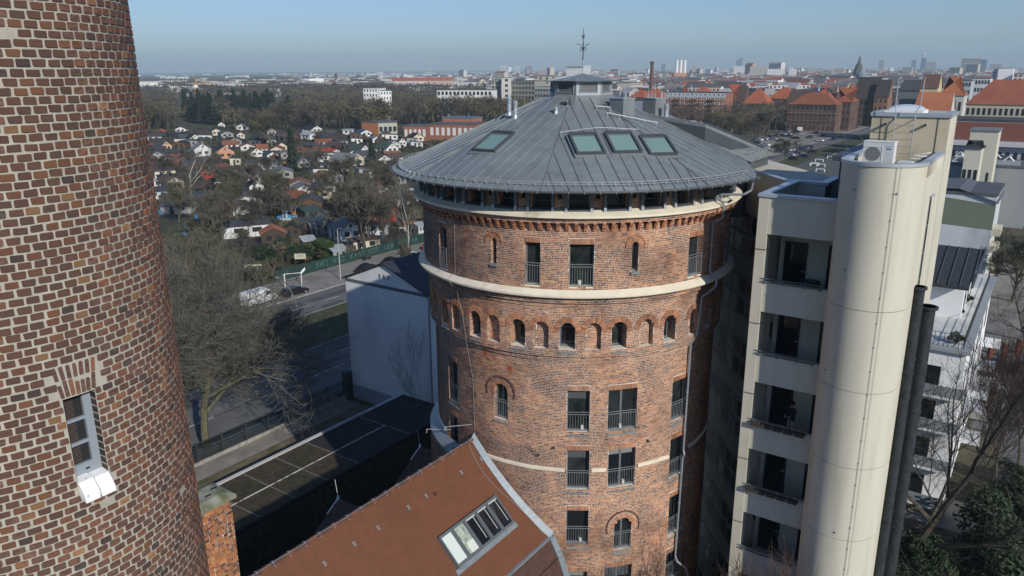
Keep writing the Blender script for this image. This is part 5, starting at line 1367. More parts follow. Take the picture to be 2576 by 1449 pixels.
tree(P_birch, W(-46.2,51.0,0), 11.5, 12, 'small bare tree against the pale gable wall beside the tower', rz=2.5, sx=.8)
tree(P_c, W(-80.5,86,0), 9, 12, 'slender young tree on the grass median near the pale gabled house', rz=1, sx=.5)
for (x, y, s, lb) in ((2280,1449,1.2,'glossy evergreen bush at the foot of the dark flue pipes'),(2345,1449,1.3,'glossy evergreen bush in the middle of the bottom right garden'),(2560,1449,2.4,'big evergreen bush in the bottom right corner'),(2570,1340,2.0,'big evergreen bush at the right edge above the corner bush')):
    tree(P_rho, G(x,y), 2.4*s, 2.4, lb, 'bush', 'evergreen bushes in the garden', sx=1.1)
tree(P_thu, G(2428,1449), 3.2, 9, 'small upright green thuja in the bottom right garden', 'conifer', sx=.65)
for (x, y, h, lb) in ((2545,760,12,'dark bare tree at the right edge beside the tall blank wall'),(2580,860,12,'dark bare tree at the right edge above the parked black car'),(2500,1240,13,'brownish leafy tree behind the big forked tree'),(2560,1180,14,'brownish tree at the right edge below the street'),(2620,980,11,'bare tree overhanging the street from beyond the right edge')):
    tree(random.choice((P_leg,P_a,P_b)) if y < 1100 else P_red, G(x,y), h , 0, lb, group='trees on the right hand side')

for i, (x, y) in enumerate(((2300,1400),(2400,1440),(2470,1449),(2520,1420),(2540,1270),(2570,1230),(2500,1449))):
    tree(P_rho if i % 2 else P_bush, G(x,y), (2.2,3.0)[i % 2], 0, 'low shrub in the shaded garden at the bottom right', 'shrub', 'low shrubs in the bottom right garden', sx=1.3)
# ================================================================= CARS
M_car = mat('car_paint', objcol=True, rough=.25, spec=.6)
M_tyre = mat('tyre', (.015,.015,.016), .9)
M_rim = mat('rim', (.35,.36,.38), .35, .6)
M_cglass = mat('car_glass', (.012,.015,.018), .05, spec=.7)
M_lamp = mat('headlamp', (.7,.72,.72), .15); M_tail = mat('tail_lamp', (.30,.02,.015), .3)
def car_proto(kind, detail=True):
    """x forward, metres"""
    P = {'hatch': dict(L=4.1, Wd=1.76, H=1.48, prof=[(-2.05,.35),(-2.03,.85),(-1.85,1.0),(-1.45,1.42),(.35,1.46),(1.0,1.0),(1.75,.86),(2.03,.68),(2.05,.35)], gl=[(-1.78,1.02),(-1.42,1.36),(.32,1.40),(.92,1.0)]),
         'estate': dict(L=4.6, Wd=1.8, H=1.46, prof=[(-2.3,.35),(-2.28,.9),(-2.15,1.05),(-1.75,1.42),(.3,1.46),(1.05,.98),(1.95,.85),(2.28,.66),(2.3,.35)], gl=[(-2.08,1.04),(-1.72,1.36),(.27,1.40),(.95,1.0)]),
         'sedan': dict(L=4.6, Wd=1.8, H=1.42, prof=[(-2.3,.35),(-2.28,.88),(-1.7,1.0),(-1.05,1.38),(.2,1.42),(1.0,.96),(1.95,.84),(2.28,.65),(2.3,.35)], gl=[(-1.62,1.0),(-1.02,1.33),(.18,1.37),(.9,.97)]),
         'van': dict(L=5.4, Wd=2.0, H=2.3, prof=[(-2.7,.4),(-2.7,2.15),(-2.5,2.3),(1.2,2.3),(1.9,1.45),(2.55,1.15),(2.7,.8),(2.7,.4)], gl=[(.55,1.3),(.55,1.95),(1.25,2.0),(1.75,1.45)])}[kind]
    root = bpy.data.objects.new({'van':'parked_van'}.get(kind,'parked_car'), None); col.objects.link(root); ORG[root.name] = (0,0,0)
    w = P['Wd']/2; mb = MB(); pr = P['prof']; n = len(pr)
    def wd(x, z): return w*(1-.13*max(0,(z-.95)/.5))*(1-.06*(abs(x)/ (P['L']/2))**4) if kind != 'van' else w*(1-.03*max(0,(z-1)/1.3))*(1-.05*(abs(x)/2.7)**4)
    for i in range(n-1):
        (x0,z0),(x1,z1) = pr[i], pr[i+1]; mb.face([(x0,-wd(x0,z0),z0),(x1,-wd(x1,z1),z1),(x1,wd(x1,z1),z1),(x0,wd(x0,z0),z0)])
    for sg in (-1, 1):
        zb = .35 if kind != 'van' else .4
        mb.face([(x, sg*wd(x,z), z) for x, z in pr][::sg])
    mb.face([(pr[0][0],-w*.94,pr[0][1]),(pr[-1][0],-w*.94,pr[-1][1]),(pr[-1][0],w*.94,pr[-1][1]),(pr[0][0],w*.94,pr[0][1])])
    o = mb.build('body', M_car, root)
    mb = MB(); g_ = P['gl']
    for sg in (-1, 1):
        mb.face([(x, sg*(wd(x,z)+.006), z) for x, z in g_])
    if kind != 'van':
        (xa,za),(xb,zb_) = pr[2], pr[3]; mb.face([(xa+.03,-wd(xa,za)*.9,za+.03),(xb-.02,-wd(xb,zb_)*.9,zb_-.03),(xb-.02,wd(xb,zb_)*.9,zb_-.03),(xa+.03,wd(xa,za)*.9,za+.03)])
        for v in range(4): x, y, z = mb.v[-4+v]; mb.v[-4+v] = (x-.012, y, z+.012)
    (xa,za),(xb,zb_) = (pr[5], pr[4]) if kind != 'van' else (pr[4], pr[3])
    mb.face([(xa-.03,-wd(xa,za)*.92,za+.04),(xb+.03,-wd(xb,zb_)*.9,zb_-.04),(xb+.03,wd(xb,zb_)*.9,zb_-.04),(xa-.03,wd(xa,za)*.92,za+.04)])
    for v in range(4): x, y, z = mb.v[-4+v]; mb.v[-4+v] = (x+.012, y, z+.014)
    mb.build('glazing', M_cglass, root)
    for x in (-P['L']*.31, P['L']*.32):
        for sg in (-1, 1):
            mb = MB(); mb.cyl((x,sg*(w-.20),.33),(x,sg*(w+.01),.33),.33,n=12,m=0); wh = mb.build('wheel', M_tyre, root)
            if detail: mb = MB(); mb.cyl((x,sg*(w+.0),.33),(x,sg*(w+.02),.33),.21,n=10); mb.build('rim', M_rim, wh)
    if detail:
        for sg in (-1, 1):
            L2 = P['L']/2; mb = MB(); mb.box(L2-.22,L2-.02,sg*w*.62-.17,sg*w*.62+.17,.60,.74); mb.build('headlight', M_lamp, root)
            mb = MB(); mb.box(-L2-.01,-L2+.1,sg*w*.72-.12,sg*w*.72+.12,.72,.92); mb.build('tail_light', M_tail, root)
            mb = MB(); mb.box(pr[5][0]-.25,pr[5][0]-.1,sg*(w-.02)-.05+sg*.08,sg*(w-.02)+.05+sg*.08,.98,1.10); mb.build('mirror', M_car, root)
    return root
CARS = {k: car_proto(k) for k in ('hatch','estate','sedan','van')}
def car(kind, p, rz, c, label, group=None):
    o = place(CARS[kind], (p.x, p.y, p.z), rz, 1.0, label, group); o['category'] = 'van' if kind == 'van' else 'car'
    if not group and 'group' in o: del o['group']
    setcol(o, c); return o
RU = math.atan2(UY, UX)            # heading along the street
BLK, WHT, SIL, TEAL, RED, DBL, GRY, YEL = (.012,.013,.016), (.75,.76,.76), (.38,.40,.42), (.05,.14,.16), (.45,.03,.025), (.02,.035,.08), (.12,.125,.13), (.62,.42,.03)
car('estate', G(742,742,.0), RU+.05, BLK, 'black car standing by the white barrier post on the far carriageway')
car('van', W(-95.2,69.2,.12), RU+.02, WHT, 'white van parked behind the crown of the big bare tree')
car('hatch', W(-94.6,58,.12), RU, TEAL, 'teal hatchback parked beyond the median, seen through branches')
car('sedan', W(-95,62.8,.12), RU, DBL, 'dark blue saloon parked between the teal car and the white van')
car('hatch', W(-96.2,49,.12), RU, WHT, 'white hatchback parked beside the huge chimney, half hidden by trees')
car('hatch', W(-101,66,.12), RU+1.5, SIL, 'silver hatchback parked crosswise behind the white van')
car('sedan', W(-95.6,92.5,.12), RU, BLK, 'low black car in front of the lamp post near the gabled roof')
car('sedan', W(-95.4,98.5,.12), RU, BLK, 'second black car parked close to the gabled roof')
car('estate', W(-95.6,103.4,.12), RU, WHT, 'white car whose roof shows above the gable of the pale house')
car('hatch', W(-97.6,112,.12), RU, RED, 'bright red car parked by the green fence next to the tower')
car('hatch', W(-95.6,117.5,.12), RU, DBL, 'blue car parked behind the bright red car')
mb_ = thing('motorbike', W(-101.9,98.5,.12), 'black covered motorbike leaning at the green fence', 'motorbike')
mb = MB(); 
for s in (-.7,.7): 
    t = MB(); c = W(-101.9,98.5+s,.42); t.cyl(c-wv*.06, c+wv*.06, .3, n=12); t.build('wheel', M_tyre, mb_)
mb.hexa([W(-102.1,97.9,.5),W(-101.7,97.9,.5),W(-101.7,99.1,.5),W(-102.1,99.1,.5),W(-102,98.1,1.1),W(-101.8,98.1,1.1),W(-101.8,98.9,1.05),W(-102,98.9,1.05)]); mb.build('body', M_iron, mb_)
car('estate', G(2508,936,0), RU-.55, BLK, 'black estate car parked by the brick gate pillars right of the white terrace house')
car('hatch', G(2474,985,0), RU-.9, WHT, 'white car half hidden behind the corner of the white terrace house')
# distant street and car park (upper right)
zone = [(1900,362),(1925,367),(1945,352),(1965,356),(1982,345),(2000,350),(1952,372),(1975,366),(1997,362),(2018,340),(2036,348),(2052,336),(2012,330),(2035,326),(2062,322),(2088,316),(1985,392),(2005,388),(2022,396),(1995,402),(2020,380),(2042,384),(2060,356),(1938,345),(1958,339),(1976,333),(2070,345)]+[(1890+random.uniform(0,1)*8+i*8.5, 356-i*1.6+random.uniform(-1.5,1.5)) for i in range(14)]+[(1960+i*9, 384-i*1.5) for i in range(9)]
names = {'hatch':'hatchback','estate':'estate car','sedan':'saloon','van':'van'}
cols_ = [(BLK,'black'),(WHT,'white'),(SIL,'silver'),(GRY,'grey'),(DBL,'dark blue'),(BLK,'black'),(GRY,'grey')]
for i, (x, y) in enumerate(zone):
    k = random.choice(['hatch','estate','sedan','hatch']); c, cn = cols_[i % 7]
    if i == 12: k, c, cn = 'van', WHT, 'white'
    car(k, G(x,y,.13), RU+1.25+random.uniform(-.1,.1) if y > 340 else RU+.05, c, 'small %s %s in the %s rows of the distant car park' % (cn, names[k], 'far' if y < 352 else 'near'), 'cars in the distant car park')
car('hatch', G(2116,343,.02), RU, YEL, 'small yellow car on the distant street left of the stair tower head')
for (x, y, c, cn) in ((2133,319,WHT,'white'),(2152,322,BLK,'black'),(2085,343,SIL,'silver'),(2098,352,BLK,'black'),(2164,300,GRY,'grey')):
    car('sedan', G(x,y,.02), RU+.02, c, '%s car driving on the distant street behind the yellow car' % cn, 'cars driving on the distant street')
# ================================================================= STREET FURNITURE
M_pole = mat('lamp_pole', (.14,.145,.14), .6, var=.1)
def bent_lamp(p, h, bend, sgn, label, group='bent street lamps'):
    r = thing('street_lamp', (p.x,p.y,p.z), label, 'street lamp', group); mb = MB(); pts = [p+Vector((0,0,0))]
    d = wv*sgn
    for i in range(13): t = i/12; pts.append(p+Vector((0,0,h*(.35+.65*math.sin(t*1.45)/math.sin(1.45))))+d*bend*(1-math.cos(t*1.45))/(1-math.cos(1.45)))
    mb.tube(pts, .07, 6); mb.build('pole', M_pole, r)
    mb = MB(); q = pts[-1]; mb.par(q-uv*.12-Vector((0,0,.08)), d*.7, uv*.24, (0,0,.10)); mb.build('lamp_head', M_steel, r)
bent_lamp(G(762,882,.1), 9.0, 3.4, -1, 'bent street lamp on the shaded median, arching left over the far lanes')
bent_lamp(W(-74.5,205,.1), 8.5, 3.0, -1, 'bent street lamp far up the median behind the towers')
for (x, y) in ((2128,392),(2170,396),(2216,360)): bent_lamp(G(x,y,.1), 9, 3.2, -1, 'bent lamp on the dark median of the distant street left of the stair tower head', 'distant bent street lamps')
lp = G(857,703,.1); r = thing('street_lamp', (lp.x,lp.y,0), 'straight pale lamp post between the pavement and the green fence', 'street lamp')
mb = MB(); mb.cyl(lp, lp+Vector((0,0,8.6)), .09, .05, n=8); mb.build('pole', mat('pale_pole', (.45,.45,.43), .7), r)
mb = MB(); q = lp+Vector((0,0,8.6)); mb.tube([q, q+wv*.5+Vector((0,0,.25)), q+wv*1.0+Vector((0,0,.28))], .05, 6); mb.build('lamp_head', M_steel, r)
bar_ = thing('barrier', G(718,727), 'white boom barrier with its post at the garden entrance', 'barrier'); p = G(718,727); q = G(757,690,.0)
mb = MB(); mb.cyl(p, p+Vector((0,0,2.5)), .12, n=8); mb.build('post', M_white, bar_)
mb = MB(); e = G(757,686,2.2); mb.tube([p+Vector((0,0,2.5)), e], .05, 6); mb.build('boom', M_white, bar_)
mb = MB(); mb.cyl(Vector((e.x,e.y,0)), e, .06, n=6); mb.build('rest_post', M_white, bar_)
mb = MB(); d = (e-p).normalized(); mb.par(e-Vector((0,0,.2)), d*.9, Vector((0,0,.4)), Vector((.05,.02,0))); mb.build('sign_plate', M_white, bar_)
M_sign = mat('cream_sign', (.50,.49,.36), .6); M_print = mat('sign_print', (.12,.12,.10), .7)
def board(px, py, w, h, z, label, lines):
    p = G(px, py); r = thing('sign_board', (p.x,p.y,0), label, 'sign'); t = Vector((math.cos(.10), math.sin(.10), 0)); n = Vector((t.y,-t.x,0))
    mb = MB(); mb.par(p-t*w/2+Vector((0,0,z)), t*w, n*-.06, (0,0,h)); b_ = mb.build('board', M_sign, r)
    for s in (-.42,.42): mb = MB(); mb.cyl(p+t*w*s-n*.1, p+t*w*s-n*.1+Vector((0,0,z+h)), .05, n=6); mb.build('post', M_bark, r)
    for i in range(lines):
        mb = MB(); ww = w*random.uniform(.5,.8); zz_ = z+h*(.82-.62*i/lines)
        x = -ww/2
        while x < ww/2:
            l = random.uniform(.12,.3); mb.par(p+t*x+n*.004+Vector((0,0,zz_)), t*l*.75, n*.004, (0,0,h*.055)); x += l
        mb.build('print_line', M_print, b_)
board(757,672,2.0,1.0,1.5,'small cream notice board over the hedge at the garden entrance',4)
board(640,706,2.9,1.6,1.2,'large pale notice board behind branches left of the garden entrance',5)
# green graffitied fence of boards
M_gf = mat('green_fence', (.018,.048,.042), .7, var=.2, vs=.8)
gf = thing('garden_fence', W(-103.4,105,0), 'long dark green board fence with pale graffiti along the far pavement', 'fence')
b = 79.0; i = 0
while b < 150:
    mb = MB(); mb.gbox(-103.45,-103.38,b+.01,b+2.45,.1,1.95); mb.build('fence_board', M_gf, gf)
    mb = MB(); mb.gbox(-103.5,-103.36,b-.05,b+.05,0,2.0); mb.build('post', M_gf, gf); b += 2.5; i += 1
curve_pts = {'T':[[(0,1),(.8,1)],[(.4,1),(.4,0)]],'O':[[(0,0),(.7,0),(.7,1),(0,1),(0,0)]],'N':[[(0,0),(0,1),(.6,0),(.6,1)]],'S':[[(.7,1),(0,.8),(.7,.3),(0,0)]],'K':[[(0,0),(0,1)],[(.6,1),(0,.5),(.6,0)]],'A':[[(0,0),(.35,1),(.7,0)],[(.15,.4),(.55,.4)]],'U':[[(0,1),(0,.1),(.6,.1),(.6,1)]],'R':[[(0,0),(0,1),(.6,.8),(0,.5),(.6,0)]],'I':[[(.2,0),(.2,1)]]}
for b0_, word in ((87.5,'SAO'),(91.5,'NIO'),(95.8,'KAST'),(100.3,'SOTE'[:3]),(104.8,'UORIN'),(110.6,'TISA'),(117,'KOR')):
    x = b0_
    for ch in word:
        mb = MB()
        sc = 1.0
        for st in curve_pts[ch]:
            pts = [W(-103.36, x+u_*sc+.06*random.uniform(-1,1), .65+v_*.85+.06*random.uniform(-1,1)) for u_, v_ in st]; mb.tube(pts, .022, 4)
        x += .95
        mb.build('graffiti', mat('pale_graffiti', (.20,.30,.28), .7), gf)
# flue pipes beside the stair tower --------------------------------------------------
M_flue = mat('sooty_steel', (.030,.034,.040), .7, 0, var=.25, vs=3, c2=(.018,.02,.022), c2s=5, c2t=(.5,.62))
def flue(px, d, ztop, r, label, flange, arms):
    p = GY(px, 724, d); p.z = 0; f = thing('flue_pipe', (p.x,p.y,0), label, 'flue pipe')
    mb = MB(); mb.cyl(p, Vector((p.x,p.y,ztop)), r, n=16); o = mb.build('pipe', M_flue, f); autosmooth(o)
    mb = MB(); mb.cyl((p.x,p.y,ztop-.10),(p.x,p.y,ztop),r*1.35,n=16); o = mb.build('top_flange', M_flue, f); autosmooth(o)
    for z in flange: mb = MB(); mb.cyl((p.x,p.y,z-.04),(p.x,p.y,z+.04),r*1.16,n=16); o = mb.build('joint_collar', M_flue, f); autosmooth(o)
    for z in arms:
        mb = MB(); q = Vector((p.x,p.y,z)); L_ = .75; mb.par(q-uv*.07, -wv*L_, uv*.14, (0,0,.16)); mb.build('wall_bracket', M_iron, f)
    return p
K_ = 1.138
f1 = flue(2314, 32.6, GY(2310,720,32.6).z, .20, 'slim dark flue pipe bracketed to the right side of the stair tower', [22.9,22.3,21.3,18.4,15.6,12.4,9], [23.8,20.3,18.6,15.6,13.2,10.4])
f2 = flue(2343, 33.4, GY(2337,770,33.4).z, .27, 'thicker dark flue pipe standing just behind the slim one', [20.4,17.9,15,12,9], [])
mb = MB()
for s in (0,.35): mb.cyl(f1-wv*(.5+s)+Vector((0,0,0)), f1-wv*(.5+s)+Vector((0,0,22.2)), .03, n=5)
ds = mb.build('cable_run', M_iron, None); tag(ds, 'two thin vertical steel rods between the stair tower and the flue pipes', 'rods')
# ================================================================= GARDEN COLONY
def m_roof(n, c): return mat('roof_'+n, c, .8, var=.2, vs=.8)
def m_wall(n, c): return mat('wall_'+n, c, .85, var=.08, vs=.8)
RF = {'black':(.025,.027,.03),'dark grey':(.06,.065,.07),'grey':(.17,.185,.19),'brown':(.085,.060,.045),'red':(.20,.055,.035),'orange':(.36,.12,.045),'rusty red':(.22,.085,.05),'green':(.05,.075,.06),'blue':(.05,.08,.16),'pale grey':(.34,.37,.38),'terracotta':(.33,.13,.07),'bright red':(.42,.05,.025)}
WLc = {'white':(.66,.66,.64),'cream':(.58,.53,.42),'salmon':(.50,.27,.17),'peach':(.55,.37,.24),'brown timber':(.12,.065,.035),'dark timber':(.06,.045,.035),'red timber':(.30,.045,.03),'grey':(.30,.30,.29),'yellow':(.45,.24,.04),'green timber':(.06,.08,.065),'orange timber':(.42,.17,.05),'pale grey':(.5,.51,.5)}
M_win = mat('small_window', (.03,.035,.04), .15, spec=.6)
def xf(o, rz):
    c, s = math.cos(rz), math.sin(rz)
    return lambda x, y, z: (o[0]+x*c-y*s, o[1]+x*s+y*c, o[2]+z)
def cottage(p, w, d, h, rh, rz, wall, roof, label, group='garden houses', kind='gable', name='garden_house', detail=True, cat='garden house', chimney=False):
    """gable end faces local -y; w across the gable"""
    r = thing(name, (p.x, p.y, 0), label, cat, group); Q = xf((p.x,p.y,0), rz); wm = m_wall(wall, WLc[wall]); rm = m_roof(roof, RF[roof])
    mb = MB(); a, b = w/2, d/2
    if kind == 'gable':
        mb.face([Q(-a,-b,0),Q(a,-b,0),Q(a,-b,h),Q(0,-b,h+rh),Q(-a,-b,h)]); mb.face([Q(-a,b,0),Q(a,b,0),Q(a,b,h),Q(0,b,h+rh),Q(-a,b,h)])
        mb.face([Q(-a,-b,0),Q(-a,b,0),Q(-a,b,h),Q(-a,-b,h)]); mb.face([Q(a,-b,0),Q(a,b,0),Q(a,b,h),Q(a,-b,h)])
        mb.build('walls', wm, r); e = .3; k = rh/a
        for s in (-1, 1):
            mb = MB(); P = [Q(s*(a+e),-b-e,h-k*e+.02),Q(0,-b-e,h+rh+.02),Q(0,b+e,h+rh+.02),Q(s*(a+e),b+e,h-k*e+.02)]; mb.hexa(P+[(x,y,z+.14) for x,y,z in P]); mb.build('roof_slope', rm, r)
    else:
        mb.hexa([Q(-a,-b,0),Q(a,-b,0),Q(a,b,0),Q(-a,b,0),Q(-a,-b,h),Q(a,-b,h),Q(a,b,h+rh),Q(-a,b,h+rh)]); mb.build('walls', wm, r); e = .25
        mb = MB(); P = [Q(-a-e,-b-e,h+.02),Q(a+e,-b-e,h+.02),Q(a+e,b+e,h+rh+.03),Q(-a-e,b+e,h+rh+.03)]; mb.hexa(P+[(x,y,z+.12) for x,y,z in P]); mb.build('roof', rm, r)
    if detail:
        def wn(x0, x1, z0, z1, side):
            mb = MB()
            if side == 'f': P = [Q(x0,-b-.03,z0),Q(x1,-b-.03,z0),Q(x1,-b-.03,z1),Q(x0,-b-.03,z1)]
            elif side == 'r': P = [Q(a+.03,x0,z0),Q(a+.03,x1,z0),Q(a+.03,x1,z1),Q(a+.03,x0,z1)]
            else: P = [Q(-a-.03,x0,z0),Q(-a-.03,x1,z0),Q(-a-.03,x1,z1),Q(-a-.03,x0,z1)]
            mb.face(P); return mb
        wn(-a*.55,-a*.15,1.0,2.0 if h > 2.2 else h-.2,'f').build('window', M_win, r); wn(a*.2,a*.6,1.0,2.0 if h > 2.2 else h-.2,'f').build('window', M_win, r)
        if rh > 1.4: wn(-.3,.3,h+rh*.3,h+rh*.3+.6,'f').build('window', M_win, r)
        wn(-b*.6,-b*.2,.9,min(1.9,h-.2),'l').build('window', M_win, r); wn(b*.1,b*.4,0,min(2.0,h-.1),'l').build('door', M_win, r)
        wn(-b*.5,-b*.1,.9,min(1.9,h-.2),'r').build('window', M_win, r)
    if chimney:
        mb = MB(); x, y, z = Q(a*.3, b*.2, h); mb.box(x-.2,x+.2,y-.2,y+.2,z,z+rh+.5); mb.build('chimney', m_wall('cream', WLc['cream']), r)
    return r
Z3 = lambda x, y: ((400+x/2.862)/1.174, (150+y/2.862)/1.174)
Z4 = lambda x, y: ((400+x/2.0695)/1.174, (600+y/2.0695)/1.174)
PLACED = []
def put(zf, x, y, wpx, wall, roof, label, rz=.5, h=2.3, rh=1.3, kind='gable', asp=1.15, **k):
    px, py = zf(x, y); p = G(px, py); dist = math.hypot(p.x, p.y, H); s = (2.862 if zf is Z3 else 2.0695)*1.174
    w = wpx/s*dist/FPX*.80; PLACED.append((p.x, p.y, w*.8+1))
    return cottage(p, w, w*asp, h, rh, rz, wall, roof, label, kind=kind, **k)
put(Z3,560,885,150,'white','grey','white two-storey looking cottage with grey-green roof right of the leaning birch',.55,3.0,2.2,chimney=True)
put(Z3,745,905,170,'salmon','black','salmon coloured cottage with black roof beside the white one',.55,2.8,2.4)
put(Z3,1010,892,130,'white','brown','white gabled cottage with brown roof right of the salmon cottage',.6,1.9,1.7)
put(Z3,490,775,110,'white','black','white gable with a steep black roof behind the white two-storey cottage',.7,2.2,2.0)
put(Z3,905,668,125,'white','black','largest bright white gable near the edge of the wood',.3,2.2,1.9)
put(Z3,730,645,60,'white','dark grey','tiny white gable left of the largest bright gable',.3,1.9,1.3)
put(Z3,395,690,95,'white','brown','white house with brown gable trim near the wood, left',.2,2.2,1.3)
put(Z3,215,712,95,'dark timber','orange','hut with glowing orange roof near the huge chimney',.2,2.0,1.2)
put(Z3,355,750,125,'dark timber','black','long black-roofed hut right of the orange roof',-.9,2.1,1.5)
put(Z3,180,755,150,'white','dark grey','low white hut with rounded front near the huge chimney',.1,2.1,.6,'flat')
put(Z3,240,845,105,'peach','dark grey','peach gable with dark roof close to the huge chimney',.9,2.4,2.0)
put(Z3,1495,688,130,'white','black','black roofed cottage with white gable above the big spruce',.9,2.0,1.8)
put(Z3,1650,765,300,'dark timber','dark grey','long dark hall roof with green edge behind the spruce',1.15,2.6,1.8,asp=.6)
put(Z3,1480,745,130,'white','pale grey','pale grey roof with white wall just right above the spruce tip',.9,2.4,1.6)
put(Z3,1930,722,120,'white','blue','white cottage with bright blue roof',.6,2.2,1.4)
put(Z3,1800,705,110,'pale grey','pale grey','pale green-grey flat hut left of the blue roof',.2,2.2,.4,'flat')
put(Z3,1690,828,130,'dark timber','brown','brown tent-roofed hut in front of the long dark hall',1.0,1.8,1.4)
put(Z3,1500,835,130,'red timber','dark grey','dark red hut with grey roof right of the spruce',.9,2.0,1.2)
put(Z3,1900,885,140,'white','green','white house with moss green roof behind the dark pine',.9,2.4,2.0)
put(Z3,2120,860,160,'white','green','green roofed house with white gable near the tower eave',.9,2.2,2.0)
put(Z3,1790,970,230,'cream','grey','big pale cottage with wide grey roof left of the dark pine',1.2,2.6,2.0)
put(Z3,1590,935,110,'white','pale grey','bright white flat-roofed hut with door frame',.3,2.3,.3,'flat')
put(Z3,1650,890,120,'white','bright red','hut with bright red roof strip behind the white flat hut',1.2,2.2,.7)
put(Z3,1630,1118,200,'white','rusty red','rusty red roof with small white gable in mid colony',1.0,2.1,1.7)
put(Z3,2150,1130,230,'grey','rusty red','wide rusty roof on grey walls just left of the tower eave',1.2,2.3,1.7)
put(Z3,1925,1140,130,'white','pale grey','white glasshouse-like hut between the two rusty roofs',.5,2.0,.8)
put(Z3,620,1078,110,'red timber','rusty red','dark red cabin right of the leaning birch foot',.2,2.0,.8,'flat')
put(Z3,560,1210,180,'dark timber','brown','brown cabin behind the birch foot',1.2,2.2,1.2)
put(Z3,290,1160,180,'cream','brown','brown roofed hut left of the birch foot',.9,2.1,1.5)
put(Z3,180,1160,80,'white','pale grey','white hut tight against the huge chimney edge',.2,2.2,.5,'flat')
put(Z3,1370,1300,170,'brown timber','rusty red','timber hut with rust-orange roof above the yellow shed',1.0,2.2,1.5)
put(Z3,1200,1262,180,'dark timber','dark grey','black hut with slate-grey roof above the yellow shed',1.1,2.1,1.3)
put(Z3,960,1275,120,'yellow','dark grey','yellowish hut half hidden by bare branches',.3,2.1,.6,'flat')
put(Z3,1180,1385,90,'yellow','black','small bright yellow shed',.35,2.1,.3,'flat')
put(Z3,1350,1398,70,'orange timber','grey','small orange timber shed right of the yellow one',.35,1.9,.3,'flat')
put(Z3,1490,1418,190,'green timber','green','dark green shed with white framed windows next to the blue pool',.55,2.2,.5,'flat')
put(Z3,2150,1432,130,'red timber','green','bright red gabled hut beside the round tower',.75,2.6,1.7)
put(Z4,845,245,170,'dark timber','terracotta','low house with broad terracotta roof in front of the sheds',.35,2.4,1.2,asp=.8)
put(Z4,965,205,130,'dark timber','black','blue-black hip roof behind the terracotta roof',.2,2.1,1.0)
put(Z4,680,195,330,'white','dark grey','long low white building with dull grey roof behind the bare tree',.45,2.4,.6,'flat',asp=.45)
put(Z4,1240,345,110,'grey','pale grey','grey board shed by the green fence and lamp post',.55,2.0,.4,'flat')
put(Z4,1400,285,210,'cream','brown','long brown flat garage roof with white edge behind the green fence',.6,2.1,.2,'flat',asp=.5)
put(Z4,1060,285,90,'dark timber','pale grey','small pale roof beside the bamboo bush',.5,2.0,.5,'flat')
for x, y, w, wl, rf, lb in ((1660,150,110,'orange timber','dark grey','small orange-brown shed right of the red gabled hut'),(1740,190,60,'pale grey','pale grey','white box shed at the end of the green fence'),(1290,155,60,'white','pale grey','tiny white arbour beside the straight lamp post'),(1420,140,110,'dark timber','dark grey','dark hut under the twin tall trees'),(900,60,90,'dark timber','black','black lean-to behind the yellow shed')):
    put(Z4,x,y,w,wl,rf,lb,.6,1.9,.5,'flat')
# filling plots
rnd = random.Random(5)
REG = [((350,345,520,380),'at the wood edge near the huge chimney'),((520,340,700,380),'at the wood edge left of the spruce'),((700,345,860,385),'at the wood edge above the spruce'),((860,345,1060,385),'at the wood edge near the brick school'),
       ((380,385,560,450),'in the left plots round the birch'),((560,385,720,450),'in the plots left of the spruce'),((760,385,930,450),'in the plots right of the spruce'),((930,400,1000,450),'in the plots near the tower eave'),
       ((400,455,620,540),'in the nearer left plots'),((620,455,830,540),'in the nearer middle plots'),((830,455,1040,560),'in the nearer right plots'),((760,560,1040,600),'close behind the green fence')]
rk = ['black','dark grey','grey','brown','brown','dark grey','rusty red','green','grey','brown','black','dark grey']; wk = ['white','cream','dark timber','brown timber','grey','dark timber','white','pale grey','brown timber','grey']
for (x0,y0,x1,y1), nm in REG:
    tries = 0; made = 0; want = 13 if y1 < 390 else (13 if y1 < 460 else 11)
    while made < want and tries < 90:
        tries += 1; p = G(rnd.uniform(x0,x1), rnd.uniform(y0,y1)); w = rnd.uniform(3.6,6.5)
        if any((p.x-q[0])**2+(p.y-q[1])**2 < (w*.6+q[2])**2 for q in PLACED): continue
        a_, b_ = ab(p)
        if a_ > -107: continue
        PLACED.append((p.x,p.y,w*.6+.5)); made += 1; wl, rf = rnd.choice(wk), rnd.choice(rk); fl = rnd.random() < .45
        cottage(p, w, w*rnd.uniform(1,1.5), rnd.uniform(1.9,2.5), rnd.uniform(1.0,1.8) if not fl else rnd.uniform(.2,.6), .35+rnd.choice((0,1.57,0))+rnd.uniform(-.25,.25), wl, rf,
                '%s %s roofed %s hut %s' % (('small','low','square','long')[made % 4], rf, wl, nm), kind='flat' if fl else 'gable')
